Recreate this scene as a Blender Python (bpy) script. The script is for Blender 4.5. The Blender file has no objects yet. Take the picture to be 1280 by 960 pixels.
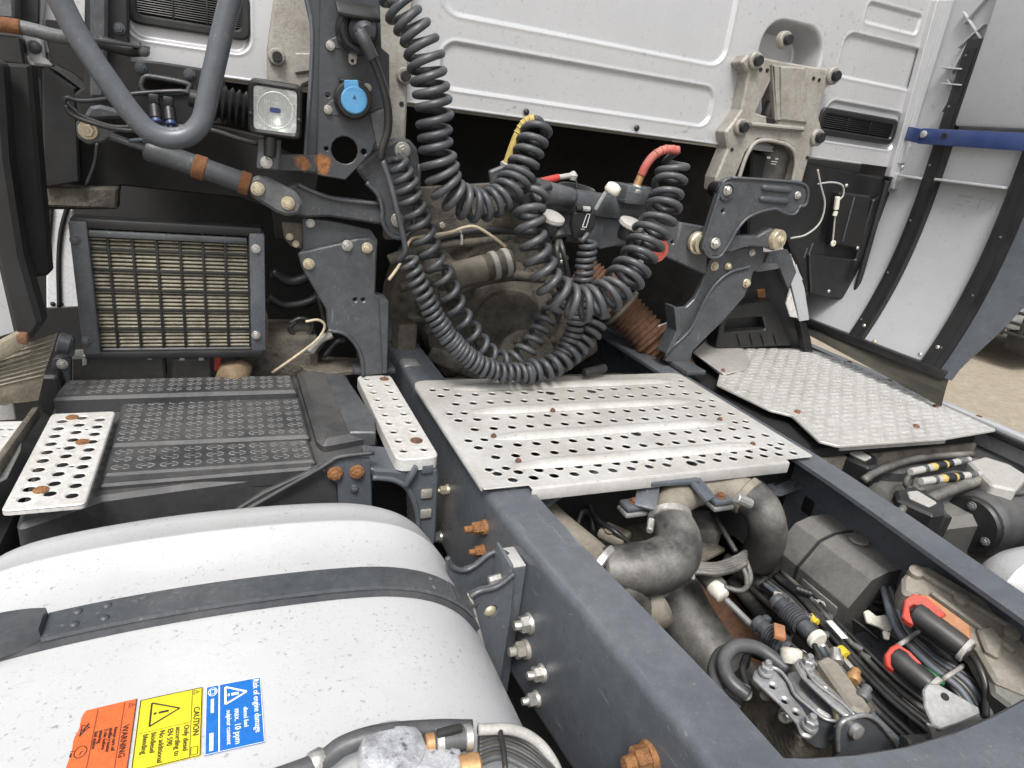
import bpy, bmesh, math, random
from mathutils import Vector, Matrix, noise
from mathutils.geometry import tessellate_polygon
random.seed(7)
scene = bpy.context.scene
col = scene.collection
# ------------------------------------------------------------ camera, light, exposure
CAM = Vector((-0.846, 0.0, 1.57))
FOC = 830.0                                   # focal length in pixels of a 1280 px wide frame
yaw, pit, rol = (math.radians(a) for a in (24.656, -20.815, 7.28))
fwd = Vector((math.sin(yaw)*math.cos(pit), math.cos(yaw)*math.cos(pit), math.sin(pit)))
rt0 = Vector((math.cos(yaw), -math.sin(yaw), 0)); up0 = rt0.cross(fwd)
rgt = rt0*math.cos(rol) + up0*math.sin(rol); upv = up0*math.cos(rol) - rt0*math.sin(rol)
cam_data = bpy.data.cameras.new('camera'); cam = bpy.data.objects.new('camera', cam_data); col.objects.link(cam)
cam_data.sensor_width = 36.0; cam_data.lens = FOC/1280*36.0; cam_data.clip_start = 0.01; cam_data.clip_end = 500
m = Matrix((rgt, upv, -fwd)).transposed().to_4x4(); m.translation = CAM; cam.matrix_world = m
scene.camera = cam
world = bpy.data.worlds.new('World'); scene.world = world; world.use_nodes = True
wn = world.node_tree.nodes; wl = world.node_tree.links; wn.clear()
wo = wn.new('ShaderNodeOutputWorld'); bg = wn.new('ShaderNodeBackground'); sky = wn.new('ShaderNodeTexSky')
SUN_DIR = Vector((-0.35, -0.62, 1.05)).normalized()     # towards the sun
sky.sky_type = 'NISHITA'; sky.sun_disc = False
sky.sun_elevation = math.asin(SUN_DIR.z); sky.sun_rotation = math.atan2(SUN_DIR.x, SUN_DIR.y)
sky.air_density = 1.0; sky.dust_density = 6.0; sky.ozone_density = 1.0
hs = wn.new('ShaderNodeHueSaturation'); hs.inputs['Saturation'].default_value = 0.30   # overcast: a nearly white sky
wl.new(sky.outputs[0], hs.inputs['Color']); wl.new(hs.outputs[0], bg.inputs[0]); wl.new(bg.outputs[0], wo.inputs[0])
bg.inputs[1].default_value = 0.11
sd = bpy.data.lights.new('sun', 'SUN'); sun = bpy.data.objects.new('sun', sd); col.objects.link(sun)
sd.energy = 1.5; sd.angle = math.radians(16); sd.color = (1.0, 0.985, 0.96)
sun.rotation_euler = SUN_DIR.to_track_quat('Z', 'Y').to_euler(); sun.location = (0, -4, 8)
vs = scene.view_settings; vs.view_transform = 'Standard'; vs.look = 'None'; vs.gamma = 1; vs.use_curve_mapping = False
vs.exposure = 0.85
# ------------------------------------------------------------ picking points of the place by sight line and a known plane
def ray(x, y): return rgt*((x-640)/FOC) + upv*((480-y)/FOC) + fwd
def onx(x, y, X): d = ray(x, y); return CAM + d*((X-CAM.x)/d.x)
def ony(x, y, Y): d = ray(x, y); return CAM + d*((Y-CAM.y)/d.y)
def onz(x, y, Z): d = ray(x, y); return CAM + d*((Z-CAM.z)/d.z)
def pxm(P, n=1.0): return n*(P-CAM).dot(fwd)/FOC          # metres spanned by n pixels at P
# ------------------------------------------------------------ materials
MATS = {}
def mat(name, c, rough=.5, metal=0., c2=None, amt=.5, scale=30., bump=0., bscale=120., dust=None, dustamt=0., speck=None, spamt=0., spscale=220., rvar=.12, coat=0., stretch=(1,1,1), streak=None, stamt=0., rust=(), fine=.15, scratch=None, scamt=0., scdir=(140, 7, 140), dlo=.38):
    m = bpy.data.materials.new(name); m.use_nodes = True; nt = m.node_tree; N = nt.nodes; L = nt.links
    b = N['Principled BSDF']; b.inputs['Metallic'].default_value = metal
    if coat: b.inputs['Coat Weight'].default_value = coat; b.inputs['Coat Roughness'].default_value = .15
    geo = N.new('ShaderNodeNewGeometry'); mp = N.new('ShaderNodeMapping'); mp.inputs['Scale'].default_value = stretch
    L.new(geo.outputs['Position'], mp.inputs[0])
    def nz(s, d=5., r=.6):
        n = N.new('ShaderNodeTexNoise'); n.inputs['Scale'].default_value = s; n.inputs['Detail'].default_value = d; n.inputs['Roughness'].default_value = r
        L.new(mp.outputs[0], n.inputs['Vector']); return n.outputs['Fac']
    def ramp(src, a, bb, v0=0., v1=1.):
        r = N.new('ShaderNodeMapRange'); r.inputs['From Min'].default_value = a; r.inputs['From Max'].default_value = bb
        r.inputs['To Min'].default_value = v0; r.inputs['To Max'].default_value = v1; L.new(src, r.inputs['Value']); return r.outputs[0]
    def mix(f, A, B):
        x = N.new('ShaderNodeMix'); x.data_type = 'RGBA'
        if isinstance(f, float): x.inputs['Factor'].default_value = f
        else: L.new(f, x.inputs['Factor'])
        for s, v in (('A', A), ('B', B)):
            i = [k for k in x.inputs if k.name == s and k.type == 'RGBA'][0]
            if isinstance(v, tuple): i.default_value = (*v, 1)
            else: L.new(v, i)
        return [o for o in x.outputs if o.type == 'RGBA'][0]
    cur = tuple(c)
    if c2 is None: c2 = tuple(v*.78 for v in c)
    n1 = nz(scale); cur = mix(ramp(n1, .42-.1*(1-amt), .72, 0., amt), cur, tuple(c2))
    if dust:
        n2 = nz(scale*.31, 6., .68); sx = N.new('ShaderNodeSeparateXYZ'); L.new(geo.outputs['Normal'], sx.inputs[0])
        f = ramp(n2, dlo, dlo+.28, 0., dustamt); mm = N.new('ShaderNodeMath'); mm.operation = 'MULTIPLY'
        L.new(f, mm.inputs[0]); L.new(ramp(sx.outputs[2], -.3, .9, .18, 1.), mm.inputs[1]); cur = mix(mm.outputs[0], cur, tuple(dust))
    if speck:
        n3 = nz(spscale, 2., .5); sm_ = N.new('ShaderNodeMath'); sm_.operation = 'MULTIPLY'; L.new(ramp(n3, .63, .71, 0., spamt), sm_.inputs[0]); L.new(ramp(nz(spscale*.07, 3.), .40, .62, .0, 1.), sm_.inputs[1]); cur = mix(sm_.outputs[0], cur, tuple(speck))
        n3b = nz(spscale*2.3, 2., .5); cur = mix(ramp(n3b, .64, .73, 0., spamt*.55), cur, tuple(speck))
    nf = nz(scale*6., 3., .7); g = ramp(nf, .3, .7, 1-fine, 1+fine); vmx = N.new('ShaderNodeVectorMath'); vmx.operation = 'SCALE'; L.new(cur, vmx.inputs[0]); L.new(g, vmx.inputs['Scale']); cur = vmx.outputs[0]
    if streak:
        mp2 = N.new('ShaderNodeMapping'); mp2.inputs['Scale'].default_value = (26, 26, 1.6); L.new(geo.outputs['Position'], mp2.inputs[0])
        n4 = N.new('ShaderNodeTexNoise'); n4.inputs['Scale'].default_value = 1.; n4.inputs['Detail'].default_value = 5.; L.new(mp2.outputs[0], n4.inputs['Vector']); cur = mix(ramp(n4.outputs['Fac'], .48, .75, 0., stamt), cur, tuple(streak))
    if scratch:
        mp3 = N.new('ShaderNodeMapping'); mp3.inputs['Scale'].default_value = scdir; mp3.inputs['Rotation'].default_value = (.2, .1, .35); L.new(geo.outputs['Position'], mp3.inputs[0])
        n6 = N.new('ShaderNodeTexNoise'); n6.inputs['Scale'].default_value = 1.; n6.inputs['Detail'].default_value = 2.; L.new(mp3.outputs[0], n6.inputs['Vector'])
        s6 = N.new('ShaderNodeMath'); s6.operation = 'MULTIPLY'; L.new(ramp(n6.outputs['Fac'], .67, .71, 0., scamt), s6.inputs[0]); L.new(ramp(nz(6., 3.), .45, .65), s6.inputs[1]); cur = mix(s6.outputs[0], cur, tuple(scratch))
    for (rx, ry, rz, rr_) in rust:
        dn = N.new('ShaderNodeVectorMath'); dn.operation = 'DISTANCE'; L.new(geo.outputs['Position'], dn.inputs[0]); dn.inputs[1].default_value = (rx, ry, rz)
        n5 = nz(38., 6., .7); ad_ = N.new('ShaderNodeMath'); ad_.operation = 'MULTIPLY_ADD'; L.new(n5, ad_.inputs[0]); ad_.inputs[1].default_value = rr_*2.6; L.new(dn.outputs['Value'], ad_.inputs[2])
        rc_ = mix(ramp(nz(120., 4.), .4, .65), (.30, .125, .04), (.12, .05, .022)); cur = mix(ramp(ad_.outputs[0], rr_*2.25, rr_*1.95), cur, rc_)
    L.new(cur, b.inputs['Base Color'])
    L.new(ramp(nz(scale*.7, 4.), .3, .7, max(.05, rough-rvar), min(1., rough+rvar)), b.inputs['Roughness'])
    if bump:
        bp = N.new('ShaderNodeBump'); bp.inputs['Strength'].default_value = min(1., bump); bp.inputs['Distance'].default_value = .003*max(1., bump)
        L.new(nz(bscale, 4.), bp.inputs['Height']); L.new(bp.outputs[0], b.inputs['Normal'])
    MATS[name] = m; return m
DUST = (.20, .18, .15)
mat('silver_paint', (.49, .495, .505), .32, .35, c2=(.46, .465, .47), amt=.25, scale=2., fine=.02, streak=(.43, .43, .425), stamt=.14, speck=(.22, .19, .16), spamt=.5, spscale=75., bump=.03, bscale=60, stretch=(1, 1, 1))
mat('tank_alu', (.56, .565, .57), .34, .25, c2=(.57, .57, .565), amt=.3, scale=2.5, fine=.025, scratch=(.46, .45, .43), scamt=.35, scdir=(12, 120, 120), dlo=.52, speck=(.25, .23, .2), spamt=.75, spscale=170., bump=.06, bscale=260, dust=(.44, .42, .38), dustamt=.38)
FR = dict(scratch=(.26, .27, .28), scamt=.45, fine=.10)
mat('frame_paint', (.080, .090, .104), .30, .0, c2=(.052, .058, .068), amt=.6, scale=9., **FR, dust=(.17, .18, .19), dustamt=.42, speck=(.26, .25, .23), spamt=.35, spscale=160., bump=.1, bscale=250)
mat('bracket_paint', (.060, .066, .074), .38, .0, scratch=(.24, .24, .235), scamt=.4, scdir=(110, 110, 12), c2=(.030, .033, .038), amt=.7, scale=16., dust=(.13, .13, .125), dustamt=.42, speck=(.22, .2, .17), spamt=.4, spscale=140., bump=.15, bscale=180)
mat('black_plastic', (.009, .0095, .0105), .42, 0., c2=(.016, .016, .016), amt=.6, scale=22., dust=(.075, .07, .062), dustamt=.26, bump=.1, bscale=400)
mat('cover_plastic', (.022, .024, .028), .42, 0., c2=(.034, .036, .038), amt=.6, scale=18., dlo=.30, dust=(.12, .115, .108), dustamt=.6, bump=.35, bscale=700)
mat('tread_highlight', (.13, .132, .135), .5, 0., c2=(.05, .05, .05), amt=.7, scale=40., dust=(.24, .23, .21), dustamt=.5)  # paler than the cover: highlights of the embossing put into the colour
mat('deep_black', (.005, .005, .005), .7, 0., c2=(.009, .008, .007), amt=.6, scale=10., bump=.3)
mat('rubber', (.045, .049, .056), .44, 0., c2=(.022, .024, .028), amt=.7, scale=26., dust=(.15, .145, .135), dustamt=.45, bump=.1, bscale=300)
mat('cable', (.012, .013, .015), .4, 0., c2=(.03, .028, .026), amt=.5, scale=30., dust=(.13, .12, .105), dustamt=.38)
mat('cable_blue', (.085, .105, .13), .5, 0., c2=(.07, .085, .10), amt=.5, scale=30., dust=(.2, .19, .17), dustamt=.3)
mat('cable_beige', (.50, .43, .30), .55, 0., c2=(.33, .27, .18), amt=.6, scale=30.)
mat('cast_alu', (.31, .295, .265), .55, .2, c2=(.19, .172, .145), amt=.8, scale=16., speck=(.13, .1, .07), spamt=.5, spscale=90., bump=.35, bscale=320)
mat('grey_alu', (.42, .425, .43), .45, .6, c2=(.25, .24, .22), amt=.7, scale=18., dust=(.22, .2, .17), dustamt=.4, bump=.2, bscale=260)
mat('tread_lug', (.68, .675, .66), .30, .4, c2=(.55, .54, .52), amt=.5, scale=20.)
mat('galv', (.56, .555, .54), .42, .25, scratch=(.30, .28, .24), scamt=.5, scdir=(10, 130, 130), fine=.08, c2=(.38, .365, .335), amt=.65, scale=11., dust=(.36, .33, .27), dustamt=.45, speck=(.2, .17, .13), spamt=.5, spscale=120., bump=.1, bscale=160)
mat('step_white', (.56, .555, .54), .45, .1, c2=(.47, .46, .435), amt=.5, scale=14., dust=(.40, .36, .29), dustamt=.35, speck=(.22, .17, .12), spamt=.5, spscale=130., bump=.06)
mat('tread_alu', (.50, .49, .465), .40, .3, c2=(.36, .345, .315), amt=.6, scale=9., dust=(.33, .30, .25), dustamt=.3, bump=.1)
mat('zinc', (.55, .545, .52), .38, .75, c2=(.35, .32, .27), amt=.7, scale=60., bump=.1)
mat('zinc_yellow', (.56, .50, .37), .42, .55, c2=(.36, .30, .20), amt=.7, scale=60.)
mat('rust_light', (.27, .125, .045), .85, 0., c2=(.13, .055, .022), amt=1., scale=90., speck=(.42, .27, .14), spamt=.6, spscale=200., bump=1.2, bscale=300)
mat('dusty_grey', (.10, .105, .11), .55, .1, c2=(.055, .058, .06), amt=.8, scale=26., dust=(.20, .195, .185), dustamt=.5, bump=.3, bscale=220)
mat('rust', (.17, .072, .028), .85, 0., c2=(.09, .036, .016), amt=.9, scale=70., bump=.7, bscale=260)
mat('rust_dark', (.15, .075, .042), .9, 0., c2=(.06, .035, .025), amt=.9, scale=60., speck=(.34, .16, .07), spamt=.7, spscale=170., bump=.9, bscale=220)
mat('engine_dirt', (.105, .094, .076), .75, .0, c2=(.022, .020, .018), amt=1., scale=30., dust=(.19, .165, .125), dustamt=.6, speck=(.02, .018, .015), spamt=.6, spscale=90., bump=1.4, bscale=130)
mat('pipe_dusty', (.21, .19, .155), .65, .1, c2=(.10, .088, .068), amt=.8, scale=20., dust=(.28, .25, .20), dustamt=.6, bump=.25, bscale=160)
mat('hose_dusty', (.032, .032, .031), .5, 0., c2=(.014, .014, .014), amt=.7, scale=25., dust=(.25, .24, .215), dustamt=.78, speck=(.02, .02, .02), spamt=.5, spscale=120., bump=.2, bscale=200)
mat('ecu_dusty', (.012, .012, .012), .45, 0., c2=(.024, .023, .021), amt=.6, scale=18., dlo=.22, dust=(.20, .195, .18), dustamt=.8, bump=.5, bscale=500)
mat('ecu_alu', (.29, .265, .225), .65, .2, c2=(.19, .17, .14), amt=.8, scale=24., dust=(.27, .25, .21), dustamt=.6, bump=.3)
mat('blue_cap', (.085, .27, .47), .45, c2=(.03, .16, .38), scale=60.)
mat('blue_bar', (.022, .045, .15), .4, c2=(.015, .03, .1), amt=.7, scale=30., dust=(.14, .15, .18), dustamt=.3)
mat('red_plastic', (.50, .045, .03), .5, c2=(.30, .03, .022), amt=.8, scale=45., dust=(.30, .16, .12), dustamt=.5, speck=(.08, .03, .02), spamt=.6, spscale=150., bump=.3)
mat('red_dusty', (.42, .10, .08), .6, c2=(.30, .09, .075), amt=.7, scale=50., dust=(.33, .26, .2), dustamt=.45)
mat('orange_plastic', (.40, .15, .055), .6, c2=(.20, .09, .045), amt=.7, scale=50., dust=(.36, .27, .18), dustamt=.5)
mat('green_plastic', (.02, .17, .045), .5, c2=(.015, .09, .03), scale=60.)
mat('yellow_dusty', (.47, .36, .10), .6, c2=(.34, .25, .09), amt=.8, scale=60., bump=.3)
mat('yellow_tape', (.62, .46, .04), .5)
mat('white_plastic', (.62, .60, .53), .5, c2=(.45, .42, .34), amt=.7, scale=60.)
mat('red_cap', (.60, .13, .09), .5, c2=(.48, .1, .07), scale=60.)
mat('cond_fin', (.34, .315, .245), .6, .2, c2=(.16, .14, .10), amt=.85, scale=45.)
mat('fair_grey', (.38, .39, .40), .40, 0., c2=(.34, .345, .35), amt=.3, scale=2., fine=.03, scratch=(.22, .21, .20), scamt=.3, scdir=(90, 90, 6), dust=(.27, .27, .265), dustamt=.2, speck=(.16, .14, .11), spamt=.35, spscale=70.)
mat('flap_dirty', (.22, .19, .14), .85, 0., c2=(.09, .08, .065), amt=.85, scale=26., bump=.5, bscale=160)
mat('mud_rubber', (.028, .027, .024), .6, 0., c2=(.085, .078, .055), amt=.7, scale=10., stretch=(3, .6, 6), dust=(.12, .11, .08), dustamt=.35, bump=.3)
mat('print_black', (.022, .02, .018), .6); mat('print_white', (.78, .8, .82), .5)
mat('stick_orange', (.60, .115, .03), .45, c2=(.66, .13, .035), amt=.4); mat('stick_yellow', (.62, .54, .02), .45, c2=(.68, .6, .03), amt=.4); mat('stick_blue', (.006, .12, .42), .4, c2=(.01, .14, .48), amt=.4)
mat('lamp_white', (.72, .73, .72), .25, .3, c2=(.6, .61, .6)); mat('brown_lump', (.19, .135, .08), .85, c2=(.085, .06, .035), amt=.8, scale=40., bump=.8, bscale=90)
mat('car_white', (.62, .63, .65), .25, .1, coat=.6)
mat('pale_cap', (.36, .35, .33), .6, 0., c2=(.30, .29, .26), amt=.7, scale=40., bump=.3, bscale=200)
mat('corroded', (.50, .51, .53), .6, .5, c2=(.20, .20, .22), amt=.9, scale=55., speck=(.03, .04, .06), spamt=.8, spscale=70., bump=.5)
mat('brass', (.50, .30, .14), .5, .5, c2=(.34, .18, .08), amt=.8, scale=60.)
mg = bpy.data.materials.new('lamp_glass'); mg.use_nodes = True; _b = mg.node_tree.nodes['Principled BSDF']
_b.inputs['Base Color'].default_value = (.95, .97, .96, 1); _b.inputs['Roughness'].default_value = .08; _b.inputs['Transmission Weight'].default_value = .9; _b.inputs['IOR'].default_value = 1.3; MATS['lamp_glass'] = mg
# ------------------------------------------------------------ object helpers
W = {}
def thing(name, label, cat, loc, group=None):
    o = bpy.data.objects.new(name, None); col.objects.link(o); o.empty_display_size = .05
    M = Matrix.Translation(Vector(loc)); o.matrix_world = M; W[o] = M; o['label'] = label; o['category'] = cat
    if group: o['group'] = group
    return o
def tag(o, label, cat, group=None):
    o['label'] = label; o['category'] = cat
    if group: o['group'] = group
    return o
def link(name, me, M, parent=None):
    o = bpy.data.objects.new(name, me); col.objects.link(o); W[o] = M
    if parent is not None:
        o.parent = parent; o.matrix_basis = W[parent].inverted() @ M
    else: o.matrix_basis = M
    return o
def finish(me, sm):
    if sm is True: me.shade_smooth()
    elif sm:
        me.shade_smooth(); me.set_sharp_from_angle(angle=math.radians(sm))
def mk(name, vs_, fs, material, parent=None, sm=35):
    """one mesh object; vertices in world space"""
    vs_ = [Vector(v) for v in vs_]
    lo = Vector((min(v[i] for v in vs_) for i in range(3))); hi = Vector((max(v[i] for v in vs_) for i in range(3)))
    c = (lo+hi)/2; c.z = lo.z
    me = bpy.data.meshes.new(name); me.from_pydata([v-c for v in vs_], [], fs); me.update()
    bm = bmesh.new(); bm.from_mesh(me); bmesh.ops.recalc_face_normals(bm, faces=bm.faces); bm.to_mesh(me); bm.free()
    me.materials.append(MATS[material]); finish(me, sm)
    return link(name, me, Matrix.Translation(c), parent)
class MB:
    """collects shapes in world space into one mesh"""
    def __init__(s): s.v = []; s.f = []
    def add(s, vs_, fs):
        n = len(s.v); s.v += [Vector(v) for v in vs_]; s.f += [tuple(i+n for i in f) for f in fs]; return s
    def build(s, name, material, parent=None, sm=35): return mk(name, s.v, s.f, material, parent, sm)
def frame(o, n, up=Vector((0, 0, 1))):
    """matrix with local z along n"""
    n = Vector(n).normalized(); u = Vector(up).cross(n)
    if u.length < 1e-3: u = Vector((1, 0, 0)).cross(n)
    if u.length < 1e-3: u = Vector((0, 1, 0)).cross(n)
    u.normalize(); v = n.cross(u); M = Matrix((u, v, n)).transposed().to_4x4(); M.translation = Vector(o); return M
# --- geometry generators: return (verts, faces)
def g_box(M, sx, sy, sz, ch=.004):
    bm = bmesh.new(); bmesh.ops.create_cube(bm, size=1.)
    for v in bm.verts: v.co = Vector((v.co.x*sx, v.co.y*sy, v.co.z*sz))
    if ch: bmesh.ops.bevel(bm, geom=bm.edges[:], offset=min(ch, .45*min(sx, sy, sz)), segments=2, profile=.5, affect='EDGES')
    bm.verts.index_update(); r = ([M @ v.co for v in bm.verts], [tuple(v.index for v in f.verts) for f in bm.faces]); bm.free(); return r
def box(lo, hi, ch=.004):
    lo = Vector(lo); hi = Vector(hi); d = hi-lo; return g_box(Matrix.Translation((lo+hi)/2), abs(d.x), abs(d.y), abs(d.z), ch)
def bar(a, b, w, t, up=(0, 0, 1), ch=.003):
    """box along a-b, width w across, thickness t along up"""
    a = Vector(a); b = Vector(b); d = b-a; x = d.normalized(); y = Vector(up).cross(x)
    if y.length < 1e-4: y = Vector((1, 0, 0)).cross(x)
    y.normalize(); z = x.cross(y); M = Matrix((x, y, z)).transposed().to_4x4(); M.translation = (a+b)/2
    return g_box(M, d.length, w, t, ch)
def lathe(o, ax, prof, seg=20, cap=True):
    """prof: (radius, height along axis)"""
    M = frame(o, ax); vs_ = []; fs = []
    for r, h in prof:
        for k in range(seg):
            a = 2*math.pi*k/seg; vs_.append(M @ Vector((r*math.cos(a), r*math.sin(a), h)))
    for i in range(len(prof)-1):
        for k in range(seg):
            fs.append((i*seg+k, i*seg+(k+1) % seg, (i+1)*seg+(k+1) % seg, (i+1)*seg+k))
    if cap: fs.append(tuple(range(seg))[::-1]); fs.append(tuple((len(prof)-1)*seg+k for k in range(seg)))
    return vs_, fs
def cyl(a, b, r, seg=16, ch=.0): 
    a = Vector(a); b = Vector(b); L = (b-a).length; c = ch or min(r*.15, L*.2)
    return lathe(a, b-a, [(r-c, 0), (r, c), (r, L-c), (r-c, L)], seg)
def spline(P, n=12, closed=False):
    """Catmull-Rom through P"""
    P = [Vector(p) for p in P]; out = []; N = len(P)
    if N == 2: return [P[0].lerp(P[1], k/n) for k in range(n+1)]
    for i in range(N-1):
        p1 = P[i]; p2 = P[i+1]; p0 = P[i-1] if i else p1*2-p2; p3 = P[i+2] if i+2 < N else p2*2-p1
        for k in range(n):
            t = k/n; out.append(.5*((2*p1)+(p2-p0)*t+(2*p0-5*p1+4*p2-p3)*t*t+(3*p1-p0-3*p2+p3)*t**3))
    out.append(P[-1]); return out
def rframes(pts):
    """rotation minimising frames"""
    T = []
    for i in range(len(pts)):
        a = pts[max(0, i-1)]; b = pts[min(len(pts)-1, i+1)]; T.append((b-a).normalized())
    r = T[0].orthogonal().normalized(); R = [r]
    for i in range(1, len(pts)):
        q = T[i-1].rotation_difference(T[i]); r = q @ R[-1]; r = (r - T[i]*r.dot(T[i])).normalized(); R.append(r)
    return T, R
def sweep(pts, rad, seg=10, cap=True):
    pts = [Vector(p) for p in pts]; T, R = rframes(pts); vs_ = []; fs = []; n = len(pts)
    for i, p in enumerate(pts):
        rr = rad(i/(n-1)) if callable(rad) else rad; u = R[i]; w = T[i].cross(u)
        for k in range(seg):
            a = 2*math.pi*k/seg; vs_.append(p + (u*math.cos(a)+w*math.sin(a))*rr)
    for i in range(n-1):
        for k in range(seg): fs.append((i*seg+k, i*seg+(k+1) % seg, (i+1)*seg+(k+1) % seg, (i+1)*seg+k))
    if cap: fs.append(tuple(range(seg))[::-1]); fs.append(tuple((n-1)*seg+k for k in range(seg)))
    return vs_, fs
def tube(P, rad, seg=10, n=8): return sweep(spline(P, n), rad, seg)
def coil_path(P, R, turns, per=18, phase=0., pitchf=None):
    """helix of `turns` around the spline through P; R(t) coil radius"""
    base = spline(P, 24); T, F = rframes(base)
    L = [0.]
    for i in range(1, len(base)): L.append(L[-1]+(base[i]-base[i-1]).length)
    tot = L[-1]; out = []; n = int(turns*per); j = 0
    for k in range(n+1):
        t = k/n; s = tot*(pitchf(t) if pitchf else t)
        while j < len(L)-2 and L[j+1] < s: j += 1
        f = (s-L[j])/max(1e-9, L[j+1]-L[j]); p = base[j].lerp(base[j+1], f); u = F[j].lerp(F[j+1], f).normalized(); tt = T[j].lerp(T[j+1], f).normalized()
        w = tt.cross(u); a = phase+2*math.pi*turns*t; r = R(t) if callable(R) else R
        jit = 1+.11*noise.noise(Vector((t*turns*.8, phase, R(.5) if callable(R) else R*40))); p = p+(u*noise.noise(Vector((t*turns*.45, phase, 3)))+w*noise.noise(Vector((t*turns*.45, phase, 9))))*r*.16+tt*noise.noise(Vector((t*turns*.9, phase, 5)))*r*.20
        out.append(p+(u*math.cos(a)+w*math.sin(a))*r*jit)
    return out
def area2(p): return sum(p[i][0]*p[(i+1) % len(p)][1]-p[(i+1) % len(p)][0]*p[i][1] for i in range(len(p)))
def rnd(p, r, n=5):
    """round the corners of a 2D polygon; r a number or one per corner"""
    out = []; N = len(p)
    for i in range(N):
        rr = r[i] if isinstance(r, (list, tuple)) else r
        a = Vector(p[i-1]); b = Vector(p[i]); c = Vector(p[(i+1) % N]); d1 = a-b; d2 = c-b; l1 = d1.length; l2 = d2.length
        if rr <= 0 or l1 < 1e-6 or l2 < 1e-6: out.append(b); continue
        d1 /= l1; d2 /= l2; cs = max(-1, min(1, d1.dot(d2))); ang = math.acos(cs)
        if ang > 3.05: out.append(b); continue
        t = min(rr/math.tan(ang/2), .48*l1, .48*l2); s = b+d1*t; e = b+d2*t
        for k in range(n+1):
            q = k/n; out.append(s*(1-q)**2+b*2*q*(1-q)+e*q*q)
    return out
def inset(p, d):
    N = len(p); out = []
    for i in range(N):
        a = Vector(p[i-1]); b = Vector(p[i]); c = Vector(p[(i+1) % N]); e1 = (b-a); e2 = (c-b)
        if e1.length < 1e-9 or e2.length < 1e-9: out.append(b); continue
        e1.normalize(); e2.normalize(); n1 = Vector((-e1.y, e1.x)); n2 = Vector((-e2.y, e2.x)); m_ = n1+n2
        if m_.length < 1e-4: out.append(b); continue
        m_.normalize(); out.append(b+m_*(d/max(.4, m_.dot(n1))))
    return out
def circ(cx, cy, r, n=14, ry=None): return [Vector((cx+r*math.cos(2*math.pi*k/n), cy+(ry or r)*math.sin(2*math.pi*k/n))) for k in range(n)]
def g_plate(M, outline, t, holes=(), ch=.0015):
    """plate in the local xy plane of M: front face at z=0, back at z=-t, chamfered front edge, open holes"""
    loops = []
    o = [Vector((p[0], p[1])) for p in outline]
    if area2(o) < 0: o.reverse()
    loops.append(o)
    for h in holes:
        h = [Vector((p[0], p[1])) for p in h]
        if area2(h) > 0: h.reverse()
        loops.append(h)
    fr = [inset(l, ch) if ch else l for l in loops]
    vs_ = []; fs = []; offs = []
    for l, f in zip(loops, fr):
        k = len(vs_); n = len(l); offs.append((k, n))
        vs_ += [M @ Vector((p.x, p.y, 0)) for p in f] + [M @ Vector((p.x, p.y, -ch)) for p in l] + [M @ Vector((p.x, p.y, -t)) for p in l]
        for i in range(n):
            j = (i+1) % n
            if ch: fs.append((k+i, k+n+i, k+n+j, k+j))
            fs.append((k+n+i, k+2*n+i, k+2*n+j, k+n+j))
    flat = []; 
    for (k, n) in offs: flat += [k+i for i in range(n)]
    flatb = []
    for (k, n) in offs: flatb += [k+2*n+i for i in range(n)]
    for tr in tessellate_polygon([[Vector((p.x, p.y, 0)) for p in f] for f in fr]):
        fs.append(tuple(flat[i] for i in tr)); fs.append(tuple(flatb[i] for i in tr)[::-1])
    return vs_, fs
def to2(M, pts): Mi = M.inverted(); return [Vector(((Mi @ p).x, (Mi @ p).y)) for p in pts]
def pix_plate(M, pix, t, r=0, holes=(), ch=.0015):
    """plate whose outline is sighted at pixels `pix` on the plane of M (z axis = normal towards the viewer)"""
    n = M.to_3x3() @ Vector((0, 0, 1)); o = M.translation
    def hit(x, y): d = ray(x, y); return CAM + d*((o-CAM).dot(n)/d.dot(n))
    out = to2(M, [hit(*p) for p in pix])
    if r: out = rnd(out, r)
    hs_ = []
    for h in holes:
        if len(h) == 3 and isinstance(h[0], (int, float)):
            c = hit(h[0], h[1]); cc = to2(M, [c])[0]; hs_.append(circ(cc.x, cc.y, pxm(c, h[2])))
        elif h[0] == 'r': hs_.append(rnd(to2(M, [hit(*p) for p in h[2]]), h[1]))
        else: hs_.append(to2(M, [hit(*p) for p in h]))
    return g_plate(M, out, t, hs_, ch)
def YP(Y): return frame((0, Y, 0), (0, -1, 0))
def ZP(Z): return frame((0, 0, Z), (0, 0, 1), (0, 1, 0))
def XP(X, s=-1): return frame((X, 0, 0), (s, 0, 0))
def extr(prof, a, b, axis='y', cap=True):
    """extrude a 2D profile (in the other two axes) from a to b along an axis"""
    def P(p, s): return Vector((p[0], s, p[1])) if axis == 'y' else (Vector((s, p[0], p[1])) if axis == 'x' else Vector((p[0], p[1], s)))
    n = len(prof); vs_ = [P(p, a) for p in prof]+[P(p, b) for p in prof]
    fs = [(i, (i+1) % n, n+(i+1) % n, n+i) for i in range(n)]
    if cap:
        t = tessellate_polygon([[Vector((p[0], p[1], 0)) for p in prof]]); fs += [tuple(x) for x in t]+[tuple(n+i for i in x)[::-1] for x in t]
    return vs_, fs
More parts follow.
